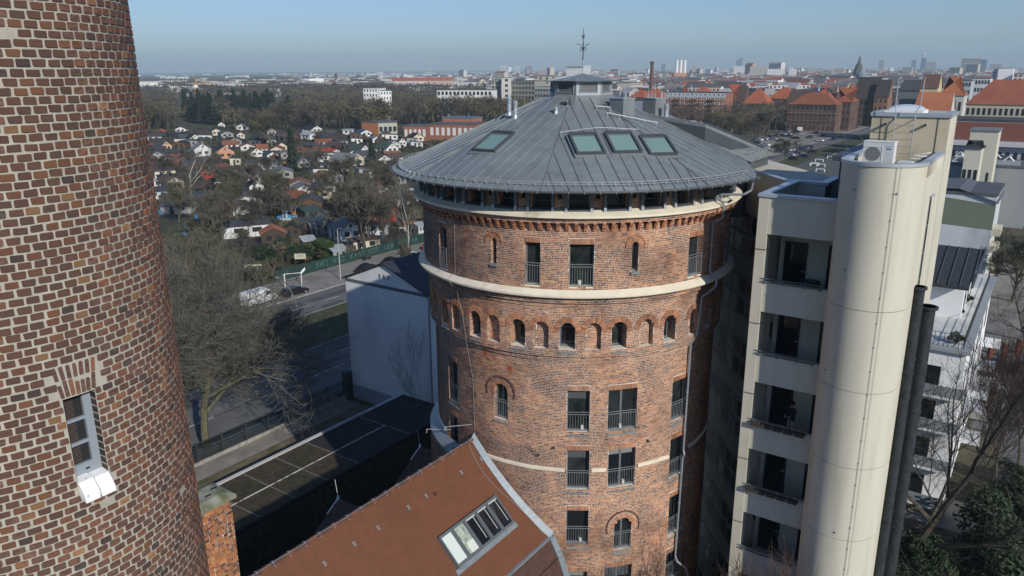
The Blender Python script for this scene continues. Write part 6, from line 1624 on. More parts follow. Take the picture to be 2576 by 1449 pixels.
# extras: pool, bamboo, greenhouse, orange crates, white chairs
p = G(*Z4(930,108)); r = thing('swimming_pool', (p.x,p.y,0), 'round light blue garden pool with ladder beside the green shed', 'pool'); mb = MB(); mb.cyl((p.x,p.y,0),(p.x,p.y,1.1),2.4,n=20); mb.build('pool_wall', mat('pool_wall',(.35,.42,.45),.6), r)
mb = MB(); mb.cyl((p.x,p.y,1.1),(p.x,p.y,1.12),2.45,n=20); mb.build('water', mat('pool_blue',(.10,.42,.68),.15), r)
mb = MB(); mb.tube([(p.x-.3,p.y-2.3,1.0),(p.x-.3,p.y-2.3,1.9),(p.x-.3,p.y-1.5,1.9),(p.x-.3,p.y-1.5,1.1)],.06,5); mb.tube([(p.x+.4,p.y-2.3,1.0),(p.x+.4,p.y-2.3,1.9),(p.x+.4,p.y-1.5,1.9),(p.x+.4,p.y-1.5,1.1)],.06,5); mb.build('ladder', M_white, r)
p = G(*Z4(1150,180)); r = thing('greenhouse', (p.x,p.y,0), 'glass greenhouse with pale ribs right of the blue pool', 'greenhouse'); Q = xf((p.x,p.y,0), .5)
mb = MB(); mb.face([Q(-3,-1.5,0),Q(3,-1.5,0),Q(3,-1.5,1.6),Q(-3,-1.5,1.6)]); mb.face([Q(-3,-1.5,1.6),Q(3,-1.5,1.6),Q(3,0,2.4),Q(-3,0,2.4)]); mb.face([Q(-3,1.5,1.6),Q(3,1.5,1.6),Q(3,0,2.4),Q(-3,0,2.4)]); mb.face([Q(-3,-1.5,0),Q(-3,1.5,0),Q(-3,1.5,1.6),Q(-3,0,2.4),Q(-3,-1.5,1.6)]); mb.build('glazing', mat('greenhouse_glass',(.10,.12,.11),.15), r)
for i in range(7): mb = MB(); x = -3+i; mb.tube([Q(x,-1.53,0),Q(x,-1.53,1.62),Q(x,0,2.44),Q(x,1.53,1.62)],.05,4); mb.build('rib', M_white, r)
tree(P_grn, G(*Z4(1140,345)), 4.2, 0, 'bushy green bamboo by the green fence', 'bush', rz=0, sx=1.3)
tree(P_rho, G(*Z4(880,300)), 2.6, 0, 'dark green bush in front of the terracotta roofed house', 'bush', rz=0, sx=1.3)
tree(P_rho, G(*Z3(900,790)), 3.2, 0, 'round yellow-green bush among the cottages left of the spruce', 'bush', rz=2)
tree(P_spr, G(738,432), 16, 0, 'tall grey-green spruce rising over the garden colony', 'spruce', rz=0, sx=.95)
tree(P_spr, G(937,428), 10.5, 0, 'dark pine left of the tower eave in the garden colony', 'pine', rz=2, sx=1.25)
tree(P_birch, G(480,502), 17, 0, 'white-barked birch leaning over the left garden plots', 'birch', rz=.3, sx=1.35)
tree(P_birch, G(376,322), 19, 0, 'white-barked birch at the wood edge beside the huge chimney', 'birch', rz=2.0, sx=1.2)
tree(P_birch, G(1028,645), 17, 0, 'slim white-barked birch immediately left of the round tower', 'birch', rz=4, sx=.6)
tree(P_b, G(686,372), 19, 0, 'broad bare tree left above the spruce at the wood edge', rz=.5, sx=1.5)
tree(P_a, G(920,640), 17, 0, 'left one of the twin tall bare trees by the green fence', rz=1, sx=1.1)
tree(P_leg, G(935,628), 18, 0, 'right one of the twin tall bare trees by the green fence', rz=2.2, sx=.8)
tree(P_a, G(855,470), 10, 0, 'forked pale-stemmed tree behind the yellow shed', rz=2)
def near_hut(p):
    b = min((o for o in col.objects if o.get('group') == 'garden houses'), key=lambda o: (o.location.x-p.x)**2+(o.location.y-p.y)**2)
    return ' '.join(b['label'].split()[:10])
spots = [(540,585,11),(600,560,12),(560,620,10),(610,640,9),(650,590,9),(700,520,11),(640,490,10),(590,470,11),(680,460,10),(820,500,9),(870,540,9),(910,500,11),(950,470,10),(1000,480,11),(985,520,9),(840,590,8),(1020,560,10),(450,560,12),(430,470,10),(780,500,8),(530,450,9),(890,450,9),(720,560,8),(1000,600,9),(660,540,8),(950,570,9),(960,610,10),(985,630,9),(800,430,9),(620,430,9)]
wh = lambda x: 'left' if x < 600 else ('middle' if x < 800 else 'right')
for q in range(12): spots.append((rnd.uniform(380,1040), rnd.uniform(360,600), rnd.uniform(7,12)))
for i, (x, y, h) in enumerate(spots):
    if x < 430 and y > 430: continue
    tree((P_a,P_b,P_c,P_leg)[i % 4], G(x,y), h, 0, '%s bare tree beside the %s' % (('grey','olive','slim','dark spreading')[i % 4], near_hut(G(x,y))), group='bare trees in the garden colony', sx=1.0)
for i in range(70):
    x, y = rnd.uniform(360,1050), rnd.uniform(345,610); 
    if x < 420 and y > 420: continue
    p = G(x,y)
    if ab(p)[0] > -106: continue
    tree((P_b,P_c,P_a)[i % 3] if i % 2 else P_bush, p, rnd.uniform(2,4.2), 0, 'small bare shrub beside the %s' % near_hut(p), 'shrub', 'small shrubs in the garden colony', sx=1.4)
M_barrel = [mat('barrel_blue', (.06,.16,.28), .6), mat('barrel_white', (.7,.7,.68), .6), mat('barrel_green', (.05,.12,.06), .6), mat('barrel_orange', (.45,.18,.05), .7)]
for i in range(70):
    p = G(rnd.uniform(400,1040), rnd.uniform(380,610))
    if ab(p)[0] > -106: continue
    k = i % 4; r = thing('rain_barrel' if k != 1 else 'garden_table', (p.x,p.y,0), '%s beside the %s' % (('blue rain barrel','white garden table','green rain barrel','orange tub')[k], near_hut(p)), 'barrel' if k != 1 else 'table', 'barrels and tables in the garden colony')
    if k != 1:
        m_ = MB(); m_.cyl((p.x,p.y,0),(p.x,p.y,1.1),.45,.5,n=8); m_.build('tub', M_barrel[k], r); m_ = MB(); m_.cyl((p.x,p.y,1.1),(p.x,p.y,1.16),.53,n=8); m_.build('lid', M_barrel[k], r)
    else:
        m_ = MB(); m_.box(p.x-.8,p.x+.8,p.y-.5,p.y+.5,.7,.78); m_.build('table_top', M_white, r)
        for sx in (-.7,.7):
            for sy in (-.4,.4): m_ = MB(); m_.cyl((p.x+sx,p.y+sy,0),(p.x+sx,p.y+sy,.7),.05,n=4); m_.build('leg', M_white, r)
for i in range(44):
    p = W(rnd.uniform(-119,-105), rnd.uniform(48,100), 0)
    tree(P_bush if i % 3 else P_rho, p, rnd.uniform(1.4,3.2), 0, 'shrub in the hedge strip between the garden colony and the far pavement', 'shrub', 'shrubs in the hedge strip along the far pavement', sx=1.6)
# plots: lawns, beds and paths of slightly different colour
pm = [mat('plot_%d' % i, c, .95, var=.3, vs=.5, coord='world') for i, c in enumerate([(.075,.08,.035),(.10,.085,.055),(.055,.065,.03),(.13,.11,.075),(.05,.045,.035)])]
for i in range(26):
    for j in range(26):
        a, b = -112-i*12.5, 55+j*11.5
        if rnd.random() < .7: sheet('garden_plot', a-11.5, a-.8, b+.6, b+10.6, .03, rnd.choice(pm))
# hedges and low fences between plots
hm_ = mat('hedge_twigs', (.055,.055,.035), .95, var=.4, vs=2)
mb = MB()
for i in range(26):
    for j in range(26):
        if rnd.random() < .75:
            a, b = -112-i*12.5, 55+j*11.5
            for k in range(7):
                x = a-11.5*rnd.random(); h = rnd.uniform(.7,1.6); p = W(x, b+rnd.uniform(-.2,.2), 0); mb.hexa([p+wv*s*rnd.uniform(.6,1.2)+uv*t*.4+Vector((0,0,z)) for z in (0,h) for s, t in ((-1,-1),(1,-1),(1,1),(-1,1))])
mb.build('hedges', hm_, kind='stuff')
# ================================================================= THE WOOD AND FAR WOODS
def crowns(name, pts, mats, ntri, size, hw):
    """pts: (x,y,h,w,mat index). Each crown a cloud of small twig faces, a few stems below"""
    n = sum(1 for _ in pts); V = []; Fm = []
    V = np.zeros((n*ntri*3, 3)); mi = np.zeros(n*ntri, dtype=np.int32); k = 0
    for (x, y, h, w, m_) in pts:
        d = np.random.normal(size=(ntri,3)); d /= np.linalg.norm(d,axis=1)[:,None]; rr = np.random.uniform(.35,1.0,ntri)**.6
        c = d*rr[:,None]*np.array([w/2,w/2,h*.33]); c[:,2] += h*.66
        lob = 1+.25*np.sin(d[:,0]*3+x)*np.sin(d[:,1]*4+y); c[:,:2] *= lob[:,None]
        c += np.array([x,y,0]); ns = int(ntri*.10)
        c[:ns,0] = x+np.random.uniform(-.05,.05,ns)*w; c[:ns,1] = y+np.random.uniform(-.05,.05,ns)*w; c[:ns,2] = np.random.uniform(0,h*.5,ns)
        e1 = np.random.normal(size=(ntri,3))*size; e1[:,2] += size*.6; e2 = np.random.normal(size=(ntri,3))*size*.35
        e1[:ns] = [0,0,h*.14]; e2[:ns] = np.random.normal(size=(ns,3))*[.25,.25,0]
        s = k*ntri*3; V[s:s+ntri*3:3] = c-e1; V[s+1:s+ntri*3:3] = c+e1; V[s+2:s+ntri*3:3] = c+e2
        mi[k*ntri:(k+1)*ntri] = m_; k += 1
    me = bpy.data.meshes.new(name); nf = n*ntri
    me.vertices.add(nf*3); me.vertices.foreach_set('co', V.ravel()); me.loops.add(nf*3); me.loops.foreach_set('vertex_index', np.arange(nf*3)); me.polygons.add(nf); me.polygons.foreach_set('loop_start', np.arange(0,nf*3,3)); me.polygons.foreach_set('material_index', mi)
    for q in mats: me.materials.append(q)
    me.update(calc_edges=True); o = bpy.data.objects.new(name, me); col.objects.link(o); o['kind'] = 'stuff'; ORG[o.name] = (0,0,0); return o
WM = [mat('wood_twigs_grey', (.085,.075,.060), .95, var=.3, vs=.05, coord='world'), mat('wood_twigs_olive', (.125,.110,.055), .95, var=.3, vs=.05, coord='world'), mat('wood_twigs_brown', (.12,.082,.058), .95, var=.3, vs=.05, coord='world'), mat('wood_dark_fir', (.022,.038,.028), .95, var=.3, vs=.1, coord='world'), mat('wood_shadow', (.05,.045,.038), .95, var=.3, vs=.05, coord='world')]
rw = random.Random(9); pts = []
def dy(px, y): return G(px, y)
for i in range(1450):
    x = rw.uniform(330,1330) if i < 1130 else rw.uniform(-350,330); y = rw.uniform(258,338)**1.0
    yl = 331 if x < 1000 else 316
    y = 178+ (yl-178)*rw.uniform(.44,1.0); p = G(x, y)
    h = rw.uniform(13,20)*(1 if p.length < 540 else .8); m_ = rw.choices((0,1,2,4),(5,3.0,2.4,1.2))[0]
    if 440 < x < 720 and 500 < p.length < 1050 and rw.random() < .93: continue
    pts.append((p.x,p.y,h,rw.uniform(9,15),m_))
crowns('wood', pts, WM, 300, .72, 0)
# fir clump rising out of the wood
for i in range(56):
    x = 466+i*4.3+rw.uniform(-4,4)
    if x > 690: x = rw.choice((722,733,760))+rw.uniform(-5,5)
    p = GY(x, 250, rw.uniform(560,720)); tree(P_spr, p, rw.uniform(13,19) if i % 7 else 21, 0, 'dark fir in the dense clump of firs above the bare wood', 'fir', 'firs above the bare wood', sx=1.3)
pts = []
for i in range(1300):
    x = rw.uniform(300,2000) if rw.random() < .5 else rw.uniform(-350,1100)
    y = 178+rw.uniform(10,66); p = G(x, y); d = p.length
    if x > 1000 and rw.random() < .55: continue
    pts.append((p.x,p.y,rw.uniform(9,14) if d > 1300 else rw.uniform(12,17),rw.uniform(25,60),rw.choices((0,1,2,4),(5,1,2,3))[0]))
crowns('far_woods', pts, WM, 130, 2.6, 0)
# trees between the towers and the brick quarter (upper right)
pts = []
for i in range(150):
    x, y = rw.uniform(1690,2200), rw.uniform(296,345)
    p = G(x,y); a_, b_ = ab(p)
    if a_ > -127 or (x > 2000 and y > 325): continue
    pts.append((p.x,p.y,rw.uniform(9,17),rw.uniform(7,12),rw.choices((0,1,2),(4,2,2))[0]))
for i in range(260):
    x, y = rw.uniform(1250,2576), rw.uniform(215,292); p = G(x,y); pts.append((p.x,p.y,rw.uniform(9,15),rw.uniform(8,16),rw.choices((0,1,2),(4,2,2))[0]))
crowns('town_trees', pts, WM, 300, .55, 0)
for (x, y, h, m_, lb) in ((1838,352,15,P_b,'round grey bare tree in front of the brick apartment block'),(1925,352,16,P_c,'olive-green budding tree left of the orange-roofed brick building'),(2035,322,12,P_a,'bare tree in front of the orange-roofed brick building'),(1790,345,13,P_a,'grey bare tree at the left end of the car park'),(2150,312,13,P_a,'bare street tree right of the orange-roofed brick building'),(1975,400,9,P_b,'brownish tree in the middle of the car park')):
    tree(m_, G(x,y), h, 0, lb, sx=1.5)
# ================================================================= BUILDINGS IN THE MIDDLE DISTANCE
def bld(label, cat, xl, xr, dl, dr, ytop, depth, wallc, roof='flat', roofc=(.1,.1,.1), rows=0, cols=0, ww=.55, wh=.5, winm=None, name='building', rise=5, group=None, z1=None, ybot=None, parts=True, wcol=None, hipk=None, endcols=0, band=None, over=.4, wall_mat=None):
    pl, pr = GY(xl, 200, dl), GY(xr, 200, dr); pl.z = pr.z = 0
    if xl > 1580 and name != 'canopy':          # these stand square to the street grid
        a_, b_ = ab(pl); k1 = pr.x/pr.y; pr = W(a_+(pl.x-k1*pl.y)/(k1*WY-WX), b_, 0)
    top = z1 if z1 is not None else GY(xl, ytop, dl).z
    top = max(top, 2.5)
    t = (pr-pl); L_ = t.length; t.normalize(); n = Vector((t.y,-t.x,0))
    if n.dot(-pl) < 0: n = -n
    r = thing(name, tuple((pl+pr)/2), label, cat, group)
    def Q(s, d, z): return pl+t*s-n*d+Vector((0,0,z))
    wm = wall_mat or mat('facade_%02d%02d%02d' % tuple(int(c*99) for c in wallc), wallc, .85, var=.08, vs=.15)
    rm = mat('bigroof_%02d%02d%02d' % tuple(int(c*99) for c in roofc), roofc, .8, var=.15, vs=.3)
    def bx(mb, s0,s1,d0,d1,z0,z1,m=0): mb.hexa([Q(s0,d0,z0),Q(s1,d0,z0),Q(s1,d1,z0),Q(s0,d1,z0),Q(s0,d0,z1),Q(s1,d0,z1),Q(s1,d1,z1),Q(s0,d1,z1)],m)
    mb = MB(); bx(mb,0,L_,0,depth,0,top); mb.build('walls', wm, r)
    if roof == 'flat': mb = MB(); bx(mb,-.2,L_+.2,-.2,depth+.2,top,top+.35); mb.build('roof', rm, r)
    else:
        e = over; k = hipk if hipk is not None else (depth/2 if roof == 'hip' else -0.0)
        A,B_,C_,D_q = Q(-e,-e,top),Q(L_+e,-e,top),Q(L_+e,depth+e,top),Q(-e,depth+e,top); R0_,R1_ = Q(max(k,-.0),depth/2,top+rise),Q(L_-max(k,0),depth/2,top+rise)
        mb = MB(); mb.face([A,B_,R1_,R0_]); mb.face([C_,D_q,R0_,R1_]); 
        if roof == 'hip': mb.face([A,R0_,D_q]); mb.face([B_,R1_,C_])
        mb.build('roof', rm, r)
        if roof == 'gable':
            mb = MB(); mb.face([Q(0,0,top),Q(0,depth,top),Q(0,depth/2,top+rise-.1)]); mb.face([Q(L_,0,top),Q(L_,depth,top),Q(L_,depth/2,top+rise-.1)]); mb.build('gable', wm, r)
    wm2 = winm or M_win
    if rows:
        fh = top/rows
        for i in range(rows):
            for j in range(cols):
                s = (j+.5)*L_/cols; w2 = L_/cols*ww/2; mb = MB(); z = i*fh+fh*.3
                bx(mb,s-w2,s+w2,-.06,-.01,z,z+fh*wh); f = mb.build('window', wm2, r)
            for j in range(endcols):
                for side in (0, 1):
                    d = (j+.5)*depth/endcols; w2 = depth/endcols*ww/2; z = i*fh+fh*.3; mb = MB(); s0 = L_+.01 if side else -.06; bx(mb,s0,s0+.05,d-w2,d+w2,z,z+fh*wh); mb.build('window', wm2, r)
    if band:
        for (z0f, z1f, bc, pr_) in band:
            mb = MB(); bx(mb,-.05,L_+.05,-pr_,-.005,top*z0f,top*z1f); mb.build('band', mat('band_%02d%02d%02d' % tuple(int(c*99) for c in bc), bc, .8), r)
    return r, Q, L_, top
WHI, OFF, GRYc, BRK, BRKd = (.72,.72,.70), (.55,.54,.50), (.30,.30,.27), (.26,.115,.075), (.13,.075,.058)
# school and brick sheds right behind the garden colony
bld('low orange brick hall with pale glazed gable band at the wood edge','school',903,945,440,432,307,16,(.42,.16,.07),rows=0,name='brick_hall')
bld('pale banded front of the orange brick hall with big windows','hall',946,993,432,434,310,14,(.40,.42,.34),rows=1,cols=4,name='brick_hall',ww=.7,wh=.4)
bld('long dark brick school wing with white window frames left of the tower roof','school',1010,1068,395,392,318,14,BRK,rows=1,cols=5,winm=mat('white_frame_window',(.6,.6,.58),.6),name='school')
bld('brick school wing with large slanted glass roof next to the tower roof','school',1075,1190,400,392,313,22,BRK,rows=1,cols=8,winm=mat('white_frame_window',(.6,.6,.58),.6),name='school')
bld('upper brick storey of the school with blue-grey roof glazing','school',1110,1185,415,408,297,14,(.34,.15,.10),roofc=(.10,.16,.20),name='school')
bld('stepped white apartment block standing alone in the wood','apartment block',912,948,560,556,222,16,WHI,rows=7,cols=5,name='apartment_block',ww=.4)
bld('lower right part of the stepped white block in the wood','apartment block',948,983,558,562,229,16,WHI,rows=6,cols=5,name='apartment_block',ww=.4)
bld('long white residential block with ribbon windows behind the wood','apartment block',1098,1237,600,588,227,16,WHI,rows=4,cols=14,name='apartment_block',ww=.62,band=[(.28,.34,(.45,.46,.47),.3)])
bld('set-back top storey of the long white residential block','apartment block',1115,1237,602,590,222,12,OFF,name='apartment_block',z1=19.5)
bld('grey concrete office wing left of the lantern with tall stair shaft','office block',1236,1260,640,640,202,16,GRYc,rows=7,cols=3,name='office_block',endcols=0)
bld('pale stair shaft of the grey office block','stair shaft',1262,1286,632,632,196,10,(.5,.5,.45),rows=7,cols=1,name='stair_shaft',ww=.3)
bld('grey concrete office block with rows of windows left of the lantern','office block',1288,1345,640,628,204,18,(.27,.27,.235),rows=7,cols=7,name='office_block')
bld('lower grey office block in front, beside the cone roof','office block',1345,1402,600,588,219,14,(.33,.34,.31),rows=5,cols=8,name='office_block',band=[(.93,1.0,(.45,.5,.48),.2)])
bld('beige tower part of the office block directly left of the lantern','office block',1352,1400,650,645,192,18,(.48,.46,.38),rows=8,cols=3,name='office_block',ww=.3)
# brick apartment slab with white balconies
r, Q, L_, top = bld('red-brown brick apartment slab with pale attic storey right of the flue boxes','apartment block',1675,1828,520,500,232,14,(.28,.125,.085),rows=0,name='apartment_slab',roofc=(.06,.07,.08))
for i in range(7):
    for j in range(14):
        s = (j+.5)*L_/14; z = 1.2+i*top/7.0
        if i == 6: z = top-2.0
        w2 = .75 if j % 3 else 1.0; mb = MB(); P = lambda s_, d_, z_: Q(s_, d_, z_); mb.hexa([Q(s-w2,-.1,z),Q(s+w2,-.1,z),Q(s+w2,0,z),Q(s-w2,0,z),Q(s-w2,-.1,z+1.4),Q(s+w2,-.1,z+1.4),Q(s+w2,0,z+1.4),Q(s-w2,0,z+1.4)]); fr_ = mb.build('window', M_white, r)
        mb = MB(); mb.hexa([Q(s-w2*.55,-.14,z+.25),Q(s+w2*.55,-.14,z+.25),Q(s+w2*.55,-.1,z+.25),Q(s-w2*.55,-.1,z+.25),Q(s-w2*.55,-.14,z+1.25),Q(s+w2*.55,-.14,z+1.25),Q(s+w2*.55,-.1,z+1.25),Q(s-w2*.55,-.1,z+1.25)]); mb.build('pane', M_win, fr_)
    for j in (2, 6, 10):
        if i == 6: continue
        s = (j+.9)*L_/14; z = .6+i*top/7.0; mb = MB(); mb.hexa([Q(s-1.8,-1.2,z),Q(s+1.8,-1.2,z),Q(s+1.8,0,z),Q(s-1.8,0,z),Q(s-1.8,-1.2,z+1.0),Q(s+1.8,-1.2,z+1.0),Q(s+1.8,0,z+1.0),Q(s-1.8,0,z+1.0)]); mb.build('balcony', mat('balcony_brick', (.16,.07,.05), .8), r)
mb = MB(); mb.hexa([Q(-.1,-.05,top-2.9),Q(L_+.1,-.05,top-2.9),Q(L_+.1,0,top-2.9),Q(-.1,0,top-2.9),Q(-.1,-.05,top-.1),Q(L_+.1,-.05,top-.1),Q(L_+.1,0,top-.1),Q(-.1,0,top-.1)]); mb.build('attic_band', mat('attic_grey', (.48,.52,.55), .8), r)
# orange-roofed brick institution
ORG_R, DRK_R = (.36,.105,.05), (.085,.058,.048)
M_bd = mat('old_dark_brick', (.105,.066,.052), .9, var=.25, vs=.3, c2=(.15,.10,.075), c2s=.2)
bld('large brick building with orange hipped roof and skylights above the car park','institution',1988,2112,470,462,262,17,BRKd,'hip',(.24,.085,.045),4,11,.4,.5,name='brick_institution',rise=6.2,wall_mat=M_bd,band=[(.68,.70,(.35,.22,.15),.15),(.40,.42,(.28,.17,.12),.15)])
bld('orange-roofed corner wing right of the large brick building','institution',2105,2148,478,500,256,20,BRKd,'hip',(.30,.095,.045),4,4,.4,.5,name='brick_institution',rise=7.5,wall_mat=M_bd)
inst = [(1585,1622,640,640,236,'hip',ORG_R,7,'bright orange roof peak left of the second flue box'),(1622,1665,645,645,238,'hip',ORG_R,8,'bright orange double roof behind the flue boxes'),(1700,1732,660,660,232,'hip',ORG_R,6,'small orange roof over the left part of the brick slab'),(1738,1790,670,668,232,'hip',ORG_R,7,'wide orange roof behind the brick slab'),
        (1832,1850,600,600,240,'hip',ORG_R,10,'narrow orange roof at the right edge of the brick slab'),(1850,1875,602,602,246,'gable',DRK_R,11,'dark steep roof right of the brick slab'),(1872,1935,575,570,252,'hip',ORG_R,10,'steep orange roof with dormer above the budding tree'),(1938,2005,620,616,240,'hip',ORG_R,8,'broad orange roof behind the car park trees'),
        (1985,2045,560,556,252,'gable',DRK_R,9,'dark brown gable roof left behind the large brick building'),(2048,2095,640,636,242,'hip',ORG_R,9,'orange roof peak behind the large brick building'),(2095,2125,650,650,240,'gable',(.14,.06,.045),8,'brown peaked roof beside the orange peaks'),(2125,2160,650,648,238,'hip',ORG_R,9,'rightmost orange roof peak of the institution')]
for (xl,xr,dl,dr_,yt,rf,rc,rs,lb) in inst: bld(lb,'institution',xl,xr,dl,dr_,yt+8,15,BRKd,rf,rc,3,4,.4,.5,name='brick_institution',rise=rs,wall_mat=M_bd)
def turret(px, d, ztop, h, label, c=(.30,.38,.42)):
    p = GY(px,200,d); r = thing('turret', (p.x,p.y,ztop-h), label, 'turret'); mb = MB(); mb.cyl((p.x,p.y,ztop-h-6),(p.x,p.y,ztop-h*.55),.9,n=8); mb.build('shaft', M_bd if h > 8 else M_zinc, r); mb = MB(); mb.cyl((p.x,p.y,ztop-h*.55),(p.x,p.y,ztop),1.1,.08,n=8); mb.build('spire', mat('turret_copper_%d' % int(c[1]*99), c, .6), r)
TL = ['pale ridge turret behind the second flue box','pale turret above the left part of the brick slab','taller pale turret above the left half of the brick slab','turret where the brick slab ends on the right','pale turret on the steep dormered orange roof','turret on the broad orange roof behind the car park','pale turret on the orange peak behind the large building','turret on the brown peaked roof','rightmost turret of the orange roofs, next to the dark villa']
for (px,d,yt,h) in ((1602,650,222,7),(1716,668,222,7),(1740,672,212,9),(1833,605,226,6),(1906,580,218,9),(1988,625,218,8),(2062,645,212,9),(2110,650,214,9),(2160,660,216,8)):
    turret(px, d, GY(px,yt,d).z, h, TL.pop(0))
bld('dark steep-roofed brick villa behind the stair tower head, left','villa',2152,2210,520,505,250,20,BRKd,'gable',(.055,.045,.042),4,4,.35,.5,name='villa',rise=13,wall_mat=M_bd)
bld('lighter front gable of the dark brick villa','villa',2205,2240,515,520,245,14,(.24,.13,.09),'gable',(.05,.045,.042),4,3,.35,.5,name='villa',rise=10)
p = GY(2180,262,520); r = thing('extension', (p.x,p.y,0), 'low dark flat-roofed brick building among trees right of the brick slab', 'building')
bld('low dark flat-roofed brick building among trees right of the brick slab','building',1850,1935,480,478,285,20,(.10,.075,.06),rows=2,cols=8,name='brick_building',roofc=(.15,.14,.13))
bpy.data.objects.remove(r)
# right edge: apartment rows
YEL_ = (.55,.48,.30); LG = (.50,.49,.52)
bld('cream apartment house with brown roof above the stair tower head','apartment house',2318,2362,400,392,222,14,YEL_,'gable',(.13,.075,.055),3,4,.35,.45,name='apartment_house',rise=6)
bld('dark grey roofed house left of the cream apartment house','apartment house',2268,2318,420,405,228,14,(.16,.17,.18),'gable',(.06,.065,.075),0,0,name='apartment_house',rise=5)
bld('pale green walled house with orange roof above the stair tower head','apartment house',2322,2402,330,322,258,14,(.50,.56,.36),'flat',(.35,.42,.28),2,5,.35,.45,name='apartment_house')
bld('orange pitched roof directly behind the lightning rods','apartment house',2365,2432,350,336,240,13,OFF,'hip',(.38,.135,.06),2,4,.4,.5,name='apartment_house',rise=7)
bld('two-part terracotta roof closest behind the stair tower head','apartment house',2310,2400,250,240,278,12,OFF,'gable',(.40,.15,.075),2,5,.4,.5,name='apartment_house',rise=5)
bld('long cream block with red-brown hipped roof at the right edge','apartment block',2440,2640,330,300,262,14,(.52,.47,.36),'hip',(.30,.10,.06),4,14,.55,.45,name='apartment_block',rise=8.5)
bld('pale lilac balcony block with brown attic right of the stair tower head','apartment block',2398,2640,215,200,302,13,(.44,.42,.46),'flat',(.07,.065,.065),4,12,.5,.42,name='apartment_block',band=[(.80,.985,(.22,.085,.06),.12),(.74,.78,(.55,.54,.56),1.3),(.49,.57,(.55,.54,.56),1.3),(.23,.31,(.55,.54,.56),1.3)])
bld('plain white tower block with a bright end wall at the upper right','tower block',2493,2520,900,900,172,14,(.62,.64,.70),'flat',(.3,.3,.3),12,2,.4,.5,name='tower_block')
bld('bright white gable of the tower block at the upper right','tower block',2508,2546,895,905,172,14,(.86,.86,.86),name='tower_block')
bld('cream and pink slab at the very upper right','tower block',2548,2620,880,870,186,14,(.66,.58,.50),rows=8,cols=6,name='tower_block',ww=.6)
bld('grey and white office group behind the cream apartment house','office block',2385,2445,620,610,204,20,(.42,.46,.50),rows=5,cols=8,name='office_block',ww=.7)
bld('white and glass office block left of the white tower block','office block',2446,2492,650,640,198,20,(.60,.63,.66),rows=5,cols=6,name='office_block',ww=.7)
# blank wall with green top, dark roof with white ventilation triangles
r, Q, L_, top = bld('tall blank grey wall with a green painted top, right of the stair tower','apartment block',2300,2558,139,131,478,14,(.46,.50,.53),'flat',(.10,.11,.12),0,0,name='blank_walled_block',wall_mat=mat('weathered_grey_wall', (.58,.62,.64), .85, var=.10, vs=.15, c2=(.38,.42,.44), c2s=.12, stretch=(1,1,.3)))
mb = MB(); zt_ = top
mb.hexa([Q(-.05,-.06,top-4.6),Q(L_+.05,-.06,top-5.2),Q(L_+.05,-.01,top-5.2),Q(-.05,-.01,top-4.6),Q(-.05,-.06,top-.02),Q(L_+.05,-.06,top-1.4),Q(L_+.05,-.01,top-1.4),Q(-.05,-.01,top-.02)]); mb.build('green_top', mat('olive_green_paint', (.17,.20,.145), .85, var=.06, vs=.3), r)
mb = MB(); P = [Q(-.3,-.3,top+.0),Q(L_*.62,-.3,top+.5),Q(L_+.3,-.3,top-1.2),Q(L_+.3,14,top-1.2),Q(L_*.62,14,top+.5),Q(-.3,14,top)]; mb.face(P); mb.face([Q(-.3,-.3,top+.3),Q(L_*.62,-.3,top+.8),Q(L_*.62,14,top+.8),Q(-.3,14,top+.3)]); mb.face([Q(L_*.62,-.3,top+.8),Q(L_+.3,-.3,top-.9),Q(L_+.3,14,top-.9),Q(L_*.62,14,top+.8)]); mb.build('roof_edge', mat('felt_grey', (.12,.13,.145), .7), r)
for i in range(4):
    mb = MB(); z = top-6.2-i*2.7; mb.hexa([Q(L_,.3,z),Q(L_+1.2,.3,z),Q(L_+1.2,5,z),Q(L_,5,z),Q(L_,.3,z+1.1),Q(L_+1.2,.3,z+1.1),Q(L_+1.2,5,z+1.1),Q(L_,5,z+1.1)]); mb.build('balcony', mat('cream_balcony', (.55,.52,.38), .8), r)
r, Q, L_, top = bld('broad flat grey factory roof with white ventilation frames behind the blank wall','hall',2372,2640,200,170,408,55,(.30,.32,.34),'flat',(.10,.115,.13),0,0,name='flat_roofed_factory',z1=13.0)
for i in range(16):
    s, d = random.uniform(4,L_-3), random.uniform(1,40); k = random.uniform(1.0,1.8); mb = MB(); mb.tube([Q(s-k,d,top+.4),Q(s,d,top+.4+k),Q(s+k,d,top+.4),Q(s-k,d,top+.4)],.13,4); mb.build('ventilation_frame', M_white, r)
for i in range(14):
    s, d = random.uniform(1,L_-2), random.uniform(0,50); mb = MB(); a_, b_ = random.uniform(1.5,6), random.uniform(1,4); mb.hexa([Q(s,d,top+.36),Q(s+a_,d,top+.36),Q(s+a_,d+b_,top+.36),Q(s,d+b_,top+.36),Q(s,d,top+1.2),Q(s+a_,d,top+1.2),Q(s+a_,d+b_,top+1.2),Q(s,d+b_,top+1.2)]); mb.build('roof_hatch', random.choice([M_zinc, M_zincl, M_frame, M_zincd]), r)
r, Q, L_, top = bld('small white rooftop house with dark hipped roof on the factory','rooftop house',2455,2498,165,162,372,5,(.62,.60,.48),'hip',(.04,.045,.05),1,3,.6,.5,name='rooftop_house',rise=1.2)
bld('pale yellow rooftop block behind the small white rooftop house','rooftop block',2462,2535,190,186,330,8,(.60,.58,.46),'flat',(.2,.21,.22),1,3,.25,.3,name='rooftop_block')
